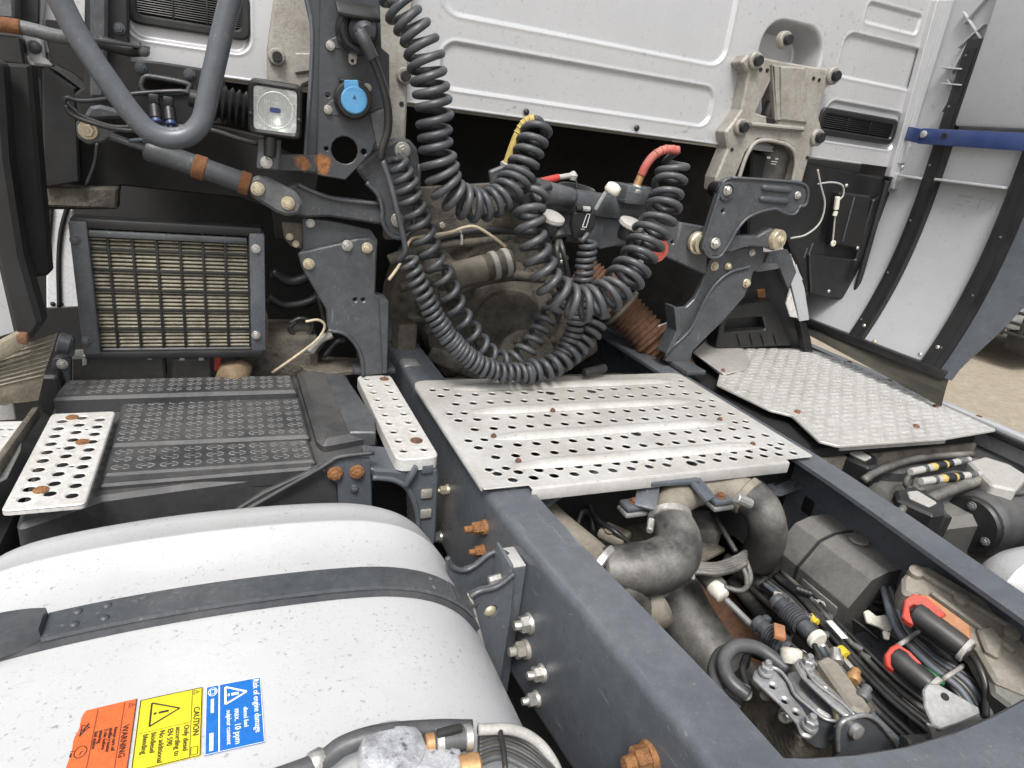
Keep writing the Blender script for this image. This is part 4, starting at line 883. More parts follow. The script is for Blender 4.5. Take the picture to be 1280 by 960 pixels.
frame_lines(yw, -.9417, -.8843, .5178, .6027, .0008, K); line(yw, (-.8935, .518), (-.8935, .602), .0005, K); line(yw, (-.9405, .560), (-.894, .560), .0004, K)
text('CAUTION', onT(-.8890, .578), .0080, K, yw); tri(yw, -.919, .581, .024, .0016, K)
for k, s in enumerate(('Only diesel', 'according to', 'EN 590', 'No additional', 'biodiesel', 'blending')): text(s, onT(-.8975-.0072*k, .5575), .0068, K, yw)
tri(yw, -.8895, .598, .005, .0005, K); frame_lines(yw, -.8925, -.8865, .520, .529, .0006, K)
frame_lines(bl, -.8800, -.8265, .5165, .6015, .0006, 'print_white'); line(bl, (-.8675, .517), (-.8675, .601), .0013, 'print_white')
text('Risk of engine damage', onT(-.8315, .600), .0086, 'print_white', bl, xs=.92); tri(bl, -.852, .585, .019, .0022, 'print_white')
for k, s in enumerate(('diesel fuel', 'max. 10 ppm', 'sulphur content')): text(s, onT(-.8425-.0080*k, .5645), (.0064, .0084, .0066)[k], 'print_white', bl)
for k in range(14): a = 2*math.pi*k/14; b = a+2*math.pi/14; line(bl, (-.8738+.0042*math.cos(a), .5935+.0055*math.sin(a)), (-.8738+.0042*math.cos(b), .5935+.0055*math.sin(b)), .0008, 'print_white')
frame_lines(bl, -.8760, -.8716, .5905, .5965, .0008, 'print_white')
line(bl, (-.8740, .584), (-.8740, .5655), .0030, 'print_white'); line(bl, (-.8745, .5405), (-.8745, .5195), .0036, 'print_white')
# ------------------------------------------------------------ level sender and hoses at the bottom edge
sn = thing('tank_fitting', 'corroded silver tank fitting with clamped hose and brass elbow at the bottom edge', 'fitting', onz(490, 950, .98))
def zp(x, y, z): return onz(x, y, z)
mk('cap', *lathe(zp(488, 962, .985), (.05, 0, 1), [(.031, 0), (.033, .022), (.030, .030), (.02, .033)], 28), 'corroded', sn)
mk('body', *g_box(Matrix.Translation(zp(540, 962, .995)), .060, .045, .035, .010), 'corroded', sn)
a = zp(532, 930, 1.010); b = zp(588, 922, 1.010); d = b-a
mk('spigot', *cyl(a, a+d*.25, .0095, 16), 'brass', sn)
mk('hose_stub', *cyl(a+d*.18, b+d*.05, .0112, 18), 'rubber', sn)
for f in (.22, .86): 
    p = a+d*f; mk('hose_clamp', *lathe(p, d, [(.0114, 0), (.0126, .001), (.0126, .007), (.0114, .008)], 20), 'zinc', sn)
mk('clamp_lug', *g_box(Matrix.Translation(a+d*.5+Vector((0, 0, .013))), .026, .008, .007, .002), 'black_plastic', sn)
mk('brass_elbow', *cyl(zp(572, 962, 1.0), zp(600, 958, 1.0), .013, 14), 'brass', sn)
h1 = tag(mk('tank_hose', *tube([zp(300, 990, 1.0), zp(395, 955, 1.0), zp(430, 932, 1.005), zp(475, 918, 1.01), zp(540, 912, 1.002), zp(590, 912, 1.0)], .0095, 12), 'rubber', None, True), 'black rubber hose arching from lower left to the tank fitting', 'hose')
mk('hose_clamp', *lathe(zp(388, 957, 1.0), zp(400, 950, 1.0)-zp(388, 957, 1.0), [(.0098, 0), (.0112, .002), (.0112, .012), (.0098, .014)], 18), 'zinc', h1)
tag(mk('breather_hose', *tube([zp(598, 912, 1.02), zp(640, 912, 1.015), zp(670, 926, 1.0), zp(690, 950, .985), zp(705, 985, .96)], .0055, 10), 'pale_cap', None, True), 'pale breather hose curving beside the cable bunch at the tank edge', 'hose')
wb = thing('cable_bunch', 'tied bunch of grey cables on the tank right of the brass elbow', 'cable bunch', zp(640, 950, .99))
for k in range(7):
    o = 5*k; mk('strand', *tube([zp(598, 924+o, 1.0), zp(625, 919+o*.9, 1.0), zp(655, 928+o, .994), zp(685, 954+o*.9, .985), zp(700, 977+o, .972)], .0036, 8), 'cable' if k % 3 else 'rubber', wb, True)
mk('tie', *tube([zp(625, 912, 1.018), zp(629, 935, 1.022), zp(632, 962, 1.018)], .003, 6), 'black_plastic', wb, True)
# ------------------------------------------------------------ catwalk between the rails
ZW = .962
cw = thing('catwalk_plate', 'wide galvanised perforated catwalk plate with raised ribs across the frame', 'catwalk', (0, 1.25, ZW-.02))
M = ZP(ZW); c_ = [onz(*p, ZW) for p in ((515, 476), (845, 466), (1022, 570), (990, 579), (662, 607), (600, 604))]
YB = (c_[0].y+c_[1].y)/2; XA = c_[0].x; XB = c_[2].x-.01; YF = (c_[3].y+c_[4].y)/2; YF2 = YF+.012
out = rnd([(XA, YF2), (c_[4].x, YF2), (c_[4].x, YF), (c_[3].x, YF), (c_[3].x, YF2), (XB, YF2), (XB, YB), (XA, YB)], [.004, .002, .002, .002, .002, .01, .03, .035])
ribs_y = [onz(*p, ZW).y for p in ((700, 481), (725, 508), (755, 538), (790, 570))]
holes = []; rows = []
bands = [YB]+ribs_y+[YF]
yr = []
for k in range(1, 5):
    y1 = ribs_y[k-1]; y0 = ribs_y[k] if k < 4 else YF+.010
    yr += [y1+(y0-y1)*.30, y1+(y0-y1)*.66]
big = {(1, .55), (1, .25), (5, .3), (7, -.02)}
hs2 = []
for ri, y in enumerate(yr):
    x = XA+.045+(.021 if ri % 2 else 0)
    while x < XB-.03:
        hs2.append((x, y+random.uniform(-.0006, .0006), .0100)); x += .0435
for k, y in enumerate(ribs_y):      # short end pairs beside the ribs
    for x in (XA+.035, XA+.07, XB-.035, XB-.068):
        hs2.append((x, y-.004, .0090))
hb = [(-.10, yr[0]-.008, .013), (.02, yr[0]-.008, .013), (.0, yr[4]+.012, .0125), (.045, yr[7]-.002, .0125)]
hs2 = [h for h in hs2 if all(math.hypot(h[0]-b[0], h[1]-b[1]) > .024 for b in hb)]
def LL(x, y): return to2(M, [Vector((x, y, ZW))])[0]
hp = []
for (x, y, r) in hs2+hb: c = LL(x, y); hp.append(circ(c.x, c.y, r, 12))
mk('deck', *g_plate(M, [LL(p.x, p.y) for p in out], .0022, hp, .0007), 'galv', cw)
me = shared('cw_collar', lathe((0, 0, 0), (0, 0, 1), [(.99, -.10), (1.02, .10), (1.10, .13), (1.38, .03), (1.42, -.02)], 14, False), 'galv', True)
for (x, y, r) in hs2: link('hole_collar', me, Matrix.Translation((x, y, ZW)) @ Matrix.Diagonal((r, r, .006, 1)), cw)
for k, y in enumerate(ribs_y):      # pressed ribs: a low rounded bar with tapered ends
    xa = XA+(.09 if k else .085); xb = XB-(.10 if k else .06); n = 24; prof = [(-.021, 0), (-.016, .0045), (-.009, .0075), (0, .0085), (.009, .0075), (.016, .0045), (.021, 0)]; vv = []; ff = []
    for i in range(n+1):
        t = i/n; e = min(1, min(t, 1-t)*n*.4); x = xa+(xb-xa)*t
        for (a, b) in prof: vv.append((x, y+a*(.6+.4*e), ZW+.0004+b*e))
    m_ = len(prof)
    for i in range(n):
        for j in range(m_-1): ff.append((i*m_+j, i*m_+j+1, (i+1)*m_+j+1, (i+1)*m_+j))
    mk('rib', vv, ff, 'galv', cw, True)
mk('front_lip', *box((c_[4].x+.001, YF-.0045, ZW-.026), (c_[3].x-.001, YF+.0005, ZW-.0008), .002), 'galv', cw)
mk('side_lip', *box((XA-.001, YF2+.01, ZW-.011), (XA+.003, YB-.03, ZW-.0025), .001), 'galv', cw)
for p in ((617, 545), (648, 576), (900, 524), (941, 555), (691, 513)): bolt(onz(*p, ZW+.003), (0, 0, 1), .0065, cw, 'rust_dark', 'hex')
# ------------------------------------------------------------ tread plate on the right
ZD = .955
td = thing('tread_plate', 'worn aluminium chequer tread plate right of the catwalk', 'tread plate', (.8, 1.35, ZD-.02))
outp = [(868, 440), (900, 433), (1012, 436), (1060, 452), (1130, 484), (1246, 537), (1180, 548), (1048, 557), (1024, 551), (990, 519), (962, 512), (896, 480), (900, 466)]
mk('sheet', *pix_plate(ZP(ZD), outp, .006, .012, ch=.0015), 'tread_alu', td)
oin = [onz(*p, ZD) for p in outp]
def inside(x, y, poly):
    c = False; n = len(poly)
    for i in range(n):
        a = poly[i]; b = poly[i-1]
        if (a.y > y) != (b.y > y) and x < (b.x-a.x)*(y-a.y)/(b.y-a.y)+a.x: c = not c
    return c
tr = MB(); ux = .056
def lug(P, ang, L=.0105, w=.0032, h=.0022):
    c, s = math.cos(ang), math.sin(ang); pr = [(-L, 0, 0), (-L*.4, w*.5, h), (-L*.4, -w*.5, h), (L*.4, w*.5, h), (L*.4, -w*.5, h), (L, 0, 0), (0, w, 0), (0, -w, 0)]
    vs_ = [P+Vector((x*c-y*s, x*s+y*c, z)) for x, y, z in pr]
    tr.add(vs_, [(0, 1, 2), (1, 3, 4, 2), (3, 5, 4), (0, 6, 1), (1, 6, 3), (6, 5, 3), (0, 2, 7), (2, 4, 7), (4, 5, 7)])
cen = [Vector((p.x*.97+.8*.03, p.y*.97+1.36*.03, 0)) for p in oin]
for i in range(-2, 30):
    for j in range(-2, 34):
        x0_ = .44+i*.0262*1.0; y0_ = .98+j*.0235
        if (i+j) % 2: continue
        for k in range(5):
            P = Vector((x0_+(k-2)*.0062, y0_, ZD+.0002))
            if inside(P.x, P.y, cen) and not (P.x < .62 and P.y > 1.56): lug(P, math.radians(100), .0088, .0018, .0032)
o = tr.build('chequer_lugs', 'tread_lug', td); o['kind'] = 'stuff'
for p, mt in (((997, 515), 'rust'), ((1145, 533), 'rust_dark'), ((1170, 508), 'rust_dark'), ((904, 463), 'rust_dark')): bolt(onz(*p, ZD+.001), (0, 0, 1), .009, td, mt, 'dome')
mk('rear_lip', *bar(onz(1050, 558, ZD-.012), onz(1182, 549, ZD-.012), .004, .024, (0, 0, 1), .001), 'tread_alu', td)
ap = tag(mk('angle_plate', *pix_plate(ZP(.962), [(866, 440), (884, 424), (930, 436), (938, 452), (930, 462), (905, 468)], .003, .01), 'tread_alu'), 'plain grey metal corner plate beside the foot of the right mount', 'plate')
bolt(onz(904, 463, .9635), (0, 0, 1), .007, ap, 'rust_dark', 'dome')
gap_blk = thing('gap_block', 'added black box for the dark gap below the tread plate', 'filler block', (.8, 1.4, .3))  # added black box standing in for the dark gap under the plate
mk('housing', *box((.445, 1.06, .30), (1.12, 2.2, .925), .02), 'deep_black', gap_blk)
mk('edge_rib', *box((.45, 1.045, .80), (1.10, 1.0585, .90), .004), 'engine_dirt', gap_blk)
sk = thing('side_lower', 'pale side skirt edge rail with rusty screws along the right side', 'side skirt', (1.17, 1.2, .6))
mk('top_edge', *box((1.148, .55, .935), (1.185, 1.78, .953), .004), 'silver_paint', sk); mk('panel', *box((1.178, .55, .45), (1.19, 1.78, .934), .004), 'silver_paint', sk)
mk('seal', *box((1.128, .55, .925), (1.1475, 1.78, .943), .002), 'black_plastic', sk)
for p in ((1062, 452), (1064, 458), (1112, 475), (1165, 497), (1224, 520)): bolt(onz(*p, .954), (0, 0, 1), .006, sk, 'rust_dark', 'flat', 'screw')
# ------------------------------------------------------------ right cab mount
rl = thing('cab_lever', 'grey-black pressed lever plate with two embossed ribs under the right casting', 'lever', ony(940, 320, 1.52))
YL = 1.525
lev = [(914, 222), (960, 225), (1001, 229), (1010, 239), (1007, 256), (1000, 258), (994, 267), (982, 267), (970, 261), (953, 264), (935, 272), (922, 286), (914, 300), (906, 313), (899, 321), (887, 321), (880, 312), (880, 302), (900, 240), (905, 227)]
mk('plate', *pix_plate(YP(YL), lev, .02, .008, holes=[(904, 264, 2.2)], ch=.004), 'bracket_paint', rl)
mk('rim', *tube([ony(*p, YL-.002) for p in lev+[lev[0]]], .0042, 8, 4), 'bracket_paint', rl, True)
for a, b in (((952, 234), (988, 238)), ((949, 248), (985, 252))):
    A = ony(*a, YL); B = ony(*b, YL); mk('emboss', *sweep([A, A.lerp(B, .1), A.lerp(B, .9), B], lambda t: .006+.004*math.sin(math.pi*min(1, max(0, t))), 10), 'bracket_paint', rl, True)
mk('pivot_cup', *lathe(ony(908, 239, YL-.001), (0, -1, 0), [(.027, 0), (.025, .005), (.020, .006), (.019, .001)], 22), 'bracket_paint', rl)
for x, y, r in ((909, 238, .014), (894, 304, .016), (997, 244, .011)): ybolt(x, y, YL-.002, r, rl, 'zinc')
mk('pivot', *cyl(ony(893, 236, 1.60), ony(905, 238, 1.53), .022, 16), 'black_plastic', rl)
ra = thing('cab_link', 'short dark link with a large yellowish washer at its end beside the lever', 'link', ony(940, 312, 1.55))
mk('link', *pix_plate(YP(1.545), [(906, 313), (916, 294), (932, 295), (948, 295), (958, 289), (966, 285), (976, 292), (976, 308), (968, 314), (956, 309), (936, 308), (914, 316)], .03, .006, ch=.005), 'bracket_paint', ra)
mk('washer', *lathe(ony(974, 300, 1.535), (.15, -1, 0), [(.030, -.02), (.030, 0), (.028, .003), (.012, .004)], 24), 'zinc_yellow', ra); bolt(ony(976, 300, 1.531), (.15, -1, 0), .013, ra, 'zinc_yellow')
rm = thing('cab_mount', 'tall dark steel bracket standing on the right rail with zinc bolts', 'bracket', ony(850, 455, 1.59), 'cab mount brackets')
mk('rear_plate', *pix_plate(YP(1.585), [(887, 327), (893, 318), (955, 306), (955, 330), (942, 340), (938, 356), (930, 372), (900, 405), (880, 425), (866, 440), (863, 456), (846, 456), (846, 410), (844, 385), (858, 384), (868, 374), (875, 360)], .014, .006, ch=.003), 'bracket_paint', rm)
mk('front_plate', *pix_plate(YP(1.572), [(831, 452), (836, 438), (862, 414), (880, 378), (892, 358), (912, 342), (938, 334), (940, 350), (931, 371), (902, 404), (881, 424), (866, 440), (862, 456)], .012, .008, ch=.003), 'bracket_paint', rm)
mk('rim', *tube([ony(*p, 1.568) for p in ((832, 445), (838, 436), (862, 413), (880, 378), (893, 357), (912, 341), (938, 333))], .0045, 8), 'bracket_paint', rm, True)
mk('inner_flange', *pix_plate(YP(1.56), [(843, 384), (851, 386), (852, 416), (838, 440), (832, 444), (846, 414)], .05, .003, ch=.002), 'bracket_paint', rm)
mk('foot', *box((.40, 1.49, .9525), (.47, 1.60, .968), .004), 'bracket_paint', rm)
for x, y, r, Y in ((893, 333, .014, 1.584), (910, 333, .012, 1.584), (933, 354, .014, 1.571), (940, 316, .011, 1.584)): ybolt(x, y, Y-.001, r, rm, 'zinc_yellow' if x != 940 else 'zinc')
# mudguard and its stay
mg_ = thing('mudguard', 'black plastic inner wheel arch behind the right mount', 'mudguard', ony(950, 440, 1.72))
mk('arch', *pix_plate(YP(1.74), [(925, 335), (985, 318), (1000, 350), (1018, 440), (890, 440), (898, 400)], .04, .012, ch=.006), 'black_plastic', mg_)
mk('raised_panel', *pix_plate(YP(1.70), [(905, 384), (965, 376), (990, 432), (895, 436)], .04, .006, holes=[('r', .008, [(908, 400), (954, 396), (958, 412), (906, 416)])], ch=.004), 'black_plastic', mg_)
mk('edge', *pix_plate(YP(1.66), [(1000, 402), (1008, 404), (1017, 440), (1008, 440)], .03, .003), 'black_plastic', mg_)
mk('rust_mark', *pix_plate(YP(1.736), [(946, 362), (956, 361), (958, 372), (948, 373)], .003, .002), 'rust', mg_)
for k, x in enumerate((922, 938, 952, 968)): mk('rib', *bar(ony(x, 418, 1.697), ony(x+4, 432, 1.697), .006, .006, (0, 1, 0), .002), 'black_plastic', mg_)
sp2 = thing('stay_plate', 'folded dark stay with a pale edge right of the washer', 'bracket', ony(1000, 400, 1.62))
mk('leg', *pix_plate(YP(1.62), [(962, 316), (985, 312), (996, 340), (986, 362), (975, 335), (955, 332)], .012, .003), 'bracket_paint', sp2)
mk('shelf', *pix_plate(YP(1.61), [(938, 330), (972, 330), (974, 336), (948, 340), (940, 338)], .03, .002), 'dusty_grey', sp2)
mk('bright_edge', *pix_plate(YP(1.65), [(988, 316), (1004, 350), (996, 352)], .005, .001), 'step_white', sp2); mk('bright_edge', *pix_plate(YP(1.64), [(988, 360), (998, 398), (988, 396), (983, 380)], .005, .001), 'step_white', sp2)
mk('tail', *pix_plate(YP(1.645), [(996, 330), (1006, 360), (1012, 400), (1000, 402), (988, 350)], .006, .002), 'fair_grey', sp2)
# black bulkhead under the right side of the cab
bh = thing('cab_bulkhead', 'glossy black moulded panel hanging below the right vent', 'panel', ony(1060, 375, 1.66))
mk('panel', *pix_plate(YP(1.668), [(940, 190), (1126, 226), (1086, 384), (1010, 366), (985, 300), (935, 300)], .04, .006, ch=.006), 'black_plastic', bh)
mk('tray', *pix_plate(YP(1.655), [(1012, 318), (1070, 325), (1092, 250), (1120, 236), (1084, 380), (1014, 366)], .02, .006, ch=.004), 'black_plastic', bh)
mk('post', *cyl(ony(1109, 226, 1.63), ony(1066, 378, 1.63), .010, 12), 'black_plastic', bh)
mk('box', *pix_plate(YP(1.635), [(1050, 240), (1090, 245), (1078, 312), (1040, 306)], .04, .008, ch=.006), 'deep_black', bh)
for p in ((1072, 310), (1036, 364), (1058, 232)): ybolt(*p, 1.633, .006, bh, 'zinc', 'dome', 'screw')
for pa, pb in (((1068, 246), (1053, 302)), ((1011, 318), (1016, 304)), ((1005, 322), (1009, 310))): mk('rib', *bar(ony(*pa, 1.632), ony(*pb, 1.632), .005, .004, (0, 1, 0), .001), 'bracket_paint', bh)
wr = thing('sensor_lead', 'thin grey lead with a pale inline connector hanging on the black panel', 'cable', ony(1040, 305, 1.62))
mk('lead', *tube([ony(*p, 1.60) for p in ((1022, 212), (1026, 232), (1031, 255), (1025, 278), (1008, 293), (988, 298))], .003, 6), 'pale_cap', wr, True)
mk('lead', *tube([ony(*p, 1.62) for p in ((1022, 230), (1040, 228), (1053, 232), (1054, 244), (1048, 252), (1044, 270), (1042, 290), (1041, 300))], .003, 6), 'pale_cap', wr, True)
mk('connector', *cyl(ony(1047, 246, 1.615), ony(1045, 262, 1.615), .008, 10), 'white_plastic', wr); mk('connector', *cyl(ony(1045, 264, 1.615), ony(1043, 270, 1.615), .007, 10), 'white_plastic', wr); mk('ring', *lathe(ony(1041, 304, 1.618), (0, -1, 0), [(.010, 0), (.010, .004), (.004, .005), (.004, .002)], 14), 'white_plastic', wr)
# ------------------------------------------------------------ side fairing
def xf(z): t = min(1.15, max(0., (1.62-z)/.57)); return 1.205-.118*t**2.5
def onf(x, y, o=0.):
    X = 1.2
    for _ in range(12): P = onx(x, y, X); X = xf(P.z)-o
    return onx(x, y, X)
fr = thing('side_fairing', 'grey cab side fairing with two curved black rails on its inside', 'fairing', (1.15, 1.4, 1.04))
zs = [1.045+.03*k for k in range(46)]
def fsheet(y0, y1, material, name, z0=1.045, z1=2.4, o=0., t=.006):
    zz = [z0+(z1-z0)*k/40 for k in range(41)]; vv = []; ff = []
    for z in zz:
        a = y0(z) if callable(y0) else y0; b = y1(z) if callable(y1) else y1
        vv += [(xf(z)-o, a, z), (xf(z)-o, b, z), (xf(z)-o+t, a, z), (xf(z)-o+t, b, z)]
    for i in range(40):
        k = 4*i; ff += [(k, k+1, k+5, k+4), (k+2, k+6, k+7, k+3), (k, k+4, k+6, k+2), (k+1, k+3, k+7, k+5)]
    ff += [(0, 2, 3, 1), (160, 161, 163, 162)]
    return mk(name, vv, ff, material, fr, 40)
yA = onf(1226, 50).y; yB_ = onf(1283, 225).y
fsheet(yB_-.03, 1.80, 'fair_grey', 'inner_sheet')
def frail(yc, w, z1, material, name, o=.022, w2=None):
    return fsheet(yc-w/2, yc+w/2, material, name, 1.052, z1, o, .02)
r1 = frail(yA+.0, .050, 1.975, 'black_plastic', 'rail'); r2 = frail(yB_-.005, .060, 2.35, 'black_plastic', 'rail')
fsheet(yA-.012, yA+.012, 'deep_black', 'rail_groove', 1.056, 1.95, .024, .004); fsheet(yB_-.018, yB_+.010, 'deep_black', 'rail_groove', 1.056, 2.3, .024, .004)
_e = [onf(*p) for p in ((1204, 458), (1262, 405), (1282, 382))]
def ytrim(z):
    if z >= _e[2].z: return max(.95, _e[2].y-.9*(z-_e[2].z))
    for a, b in ((_e[2], _e[1]), (_e[1], _e[0])):
        if z >= b.z: return a.y+(b.y-a.y)*(a.z-z)/max(1e-6, a.z-b.z)
    return _e[0].y
fsheet(ytrim, yB_-.036, 'frame_paint', 'edge_trim', 1.046, 2.35, .010, .006)
for z in (1.12, 1.28, 1.45, 1.62, 1.79, 1.93):
    for yy in (yA, yB_-.02): bolt((xf(z)-.0235, yy+.014, z), (-1, 0, 0), .0045, fr, 'bracket_paint', 'dome', 'screw')
# inner ledges, seams and lattice ribs
mk('ledge', *box((1.165, yB_+.03, 1.578), (1.204, yA-.027, 1.586), .002), 'fair_grey', fr); mk('ledge', *box((1.17, yA+.027, 1.576), (1.204, 1.62, 1.584), .002), 'fair_grey', fr)
mk('upper_pad', *box((1.17, 1.12, 1.735), (1.203, yA-.027, 2.35), .012), 'fair_grey', fr)
for (p, q_) in (((1199, 60), (1232, 30)), ((1205, 15), (1228, 50)), ((1186, 100), (1204, 128)), ((1212, 52), (1190, 92)), ((1190, 132), (1208, 100)), ((1236, -5), (1206, 30)), ((1178, 140), (1196, 112))):
    mk('lattice_rib', *bar(onx(*p, 1.194), onx(*q_, 1.194), .004, .016, (1, 0, 0), .001), 'fair_grey', fr)
for y in (85, 105): mk('lattice_rib', *bar(onx(1180, y, 1.19), onx(1205, y+2, 1.19), .03, .004, (0, 0, 1), .001), 'fair_grey', fr)
# bottom bar and rubber flap
zb_ = 1.05; ya_, yb_ = yB_-.06, 1.745
mk('bottom_bar', *box((xf(zb_)-.020, ya_, 1.040), (xf(zb_)+.006, yb_, 1.066), .004), 'black_plastic', fr)
fl = []; n = 24
vv = []; ff = []
for i in range(n+1):
    y = _e[0].y+.01+(yb_+.01-_e[0].y-.01)*i/n; dr = .035+.045*(1-i/n)
    for k in range(7):
        t = k/6; vv.append((xf(1.05)-.004-.02*t+.004*math.sin(y*14+t*2), y-.02*t, 1.05-dr*t+.003*math.sin(y*9)*t))
for i in range(n):
    for k in range(6): a = i*7+k; ff.append((a, a+1, a+8, a+7))
mk('rubber_flap', vv, ff, 'mud_rubber', fr, True)
for p in ((1080, 407), (1093, 427), (1172, 434), (1150, 443)): bolt(onf(*p, .024), (-1, 0, .1), .0065, fr, 'zinc' if p[0] != 1093 else 'zinc_yellow', 'dome', 'screw')
# faint moulded marks on the inside
Mk = frame(onf(1196, 250, .001), (-1, 0, 0))
for (xa, ya, ln) in ((0., .012, .045), (.028, -.002, .014), (0., -.014, .022), (.008, -.030, .024)): mk('moulded_line', *g_plate(Mk, rnd([(xa, ya), (xa+ln, ya), (xa+ln, ya+.004), (xa, ya+.004)], .001), .0008, (), 0), 'silver_paint', fr)
for (xa, ya, xb, yb2) in ((.07, -.045, .11, -.0435), (.07, .0105, .11, .012), (.07, -.045, .0715, .012), (.1085, -.045, .11, .012)): mk('moulded_line', *g_plate(Mk, [(xa, ya), (xb, ya), (xb, yb2), (xa, yb2)], .0008, (), 0), 'silver_paint', fr)
# blue bar
bb = thing('blue_bar', 'dark blue flat steel bar reaching from the cab corner across the fairing', 'bar', onx(1200, 185, 1.16))
a = onx(1150, 170, 1.162); b = onx(1320, 180, 1.162); mk('bar', *bar(a, b, .006, .046, (0, 0, 1), .002), 'blue_bar', bb)
mk('foot', *bar(onx(1124, 165, 1.19), a, .006, .042, (0, 0, 1), .002), 'blue_bar', bb)
a2 = onx(1155, 168, 1.158); mk('bolt', *lathe(a2, (-1, 0, 0), [(.011, 0), (.011, .004), (.008, .006)], 14), 'grey_alu', bb); a3 = onx(1180, 170, 1.1585); mk('hole', *lathe(a3, (-1, 0, 0), [(.009, 0), (.0088, .001)], 14), 'deep_black', bb)
# ------------------------------------------------------------ right of the right rail: brackets, hose tray, silver tank
def zmk(name, pix, Z, t, material, parent, r=.01, ch=.006): return mk(name, *pix_plate(ZP(Z), pix, t, r, (), ch), material, parent)
for i, (sh, lab) in enumerate((((0, 0), 'black cast arm with pale pad behind the tread plate corner'), ((78, 57), 'black cast arm with pale pad near the silver tank'))):
    dx, dy = sh; z = .90; k = 1+.25*i
    br = thing('tank_support', lab, 'bracket', onz(1090+dx, 590+dy, .80), 'cast support arms')
    S = lambda pts: [(1075+dx+(x-1075)*k, 572+dy+(y-572)*k) for x, y in pts]
    zmk('head', S([(1048, 558), (1066, 554), (1098, 572), (1098, 582), (1086, 584), (1050, 568)]), z, .045, 'black_plastic', br, .006)
    zmk('pad', S([(1060, 560), (1070, 559), (1090, 571), (1082, 575), (1062, 566)]), z+.004, .006, 'pale_cap', br, .006, .002)
    A = onz(*S([(1092, 580)])[0], z-.03); mk('leg', *bar(A, Vector((A.x-.04, A.y-.01, z-.24)), .035, .05, (0, 1, 0), .006), 'black_plastic', br)
    B = onz(*S([(1040, 580)])[0], z-.04); mk('web', *bar(B, A, .05, .03, (0, 0, 1), .006), 'bracket_paint', br)
ad = thing('fluid_tank', 'dusty black fluid tank with hose fittings right of the frame', 'tank', (1.0, .95, .5))
zmk('body', [(1080, 600), (1130, 575), (1170, 568), (1320, 560), (1380, 640), (1300, 640), (1170, 655), (1130, 640)], .83, .3, 'ecu_dusty', ad, .02, .02)
zmk('rear_ledge', [(1100, 584), (1180, 552), (1228, 545), (1300, 575), (1310, 590), (1200, 572), (1130, 586)], .87, .06, 'cover_plastic', ad, .02, .015)
zmk('sender_lid', [(1210, 576), (1230, 570), (1262, 580), (1285, 594), (1270, 612), (1240, 606)], .905, .05, 'pale_cap', ad, .015, .006)
for i, (x, y) in enumerate(((1150, 588), (1163, 600))):
    a = onz(x-12, y+2, .90); b = onz(x+62, y-14+6*i, .90); d = b-a
    hc = thing('line_coupling', 'white and black hose coupling with yellow clip, %s of the two' % ('rear' if i == 0 else 'front'), 'coupling', a+Vector((0, 0, -.02)), 'hose couplings')
    for f0, f1, r, mt in ((0, .20, .0095, 'pale_cap'), (.20, .25, .0115, 'rubber'), (.25, .33, .0095, 'pale_cap'), (.33, .40, .0105, 'yellow_dusty'), (.40, .54, .0115, 'black_plastic'), (.54, .58, .0105, 'yellow_dusty'), (.58, .66, .0115, 'black_plastic'), (.66, .80, .009, 'pale_cap'), (.8, .85, .0115, 'rubber'), (.85, .93, .0085, 'dusty_grey'), (.93, 1.0, .007, 'pale_cap')): mk('segment', *cyl(a+d*f0, a+d*f1, r, 14), mt, hc)
for k, (pix, r, lab) in enumerate((([(1080, 600), (1100, 588), (1140, 575), (1180, 570), (1215, 568)], .010, 'black hose running under the tread plate edge'), ([(1138, 592), (1132, 604), (1140, 612), (1155, 612)], .007, 'small pale hose loop at the coupling end'), ([(1150, 630), (1190, 612), (1230, 600), (1245, 606)], .014, 'thick dusty hose below the couplings'), ([(1125, 640), (1140, 620), (1146, 600)], .009, 'dusty hose rising beside the near support arm'), ([(1228, 590), (1250, 604), (1262, 616), (1282, 616)], .006, 'thin cable beside the sender lid'))):
    tag(mk('tank_line', *tube([onz(x, y, .885) for x, y in pix], r, 10), 'hose_dusty', None, True), lab, 'hose')
ac = thing('air_cylinder', 'black satin air cylinder with bolted end beside the silver tank', 'cylinder', (.8, .72, .6))
a = onz(1215, 655, .80); b = onz(1420, 600, .80); mk('shell', *lathe(a, b-a, [(.055, -.01), (.075, .01), (.08, .03), (.08, .6)], 32), 'cover_plastic', ac)
mk('end_plate', *lathe(a-(b-a).normalized()*.016, b-a, [(.065, 0), (.07, .006), (.07, .02)], 28), 'black_plastic', ac)
for k in range(5):
    th = math.radians(60*k+100); d = (b-a).normalized(); u = Vector((0, 0, 1)); w = d.cross(u); bolt(a-d*.017+(u*math.sin(th)+w*math.cos(th))*.05, -d, .011, ac, 'dusty_grey', 'hex')
s2t = thing('silver_tank', 'second silver tank just entering at the right edge', 'tank', (.95, .3, .5))
tp2 = rnd([(.545, .50), (.545, .905), (1.15, .905), (1.15, .50)], .11, 8); tp2 = [Vector(p) for p in tp2]
if area2(tp2) < 0: tp2.reverse()
n2 = len(tp2); st2 = [(-.4, 0), (.55, 0), (.60, .0), (.605, -.003), (.612, 0), (.64, .010), (.668, .03), (.682, .055), (.686, .08)]; vv = []; ff = []
for y, ins in st2:
    for p in (inset(tp2, ins) if ins else tp2): vv.append((p.x, y, p.y))
for i in range(len(st2)-1):
    for k in range(n2): ff.append((i*n2+k, i*n2+(k+1) % n2, (i+1)*n2+(k+1) % n2, (i+1)*n2+k))
ff.append(tuple((len(st2)-1)*n2+k for k in range(n2))); mk('shell', vv, ff, 'tank_alu', s2t, 40)
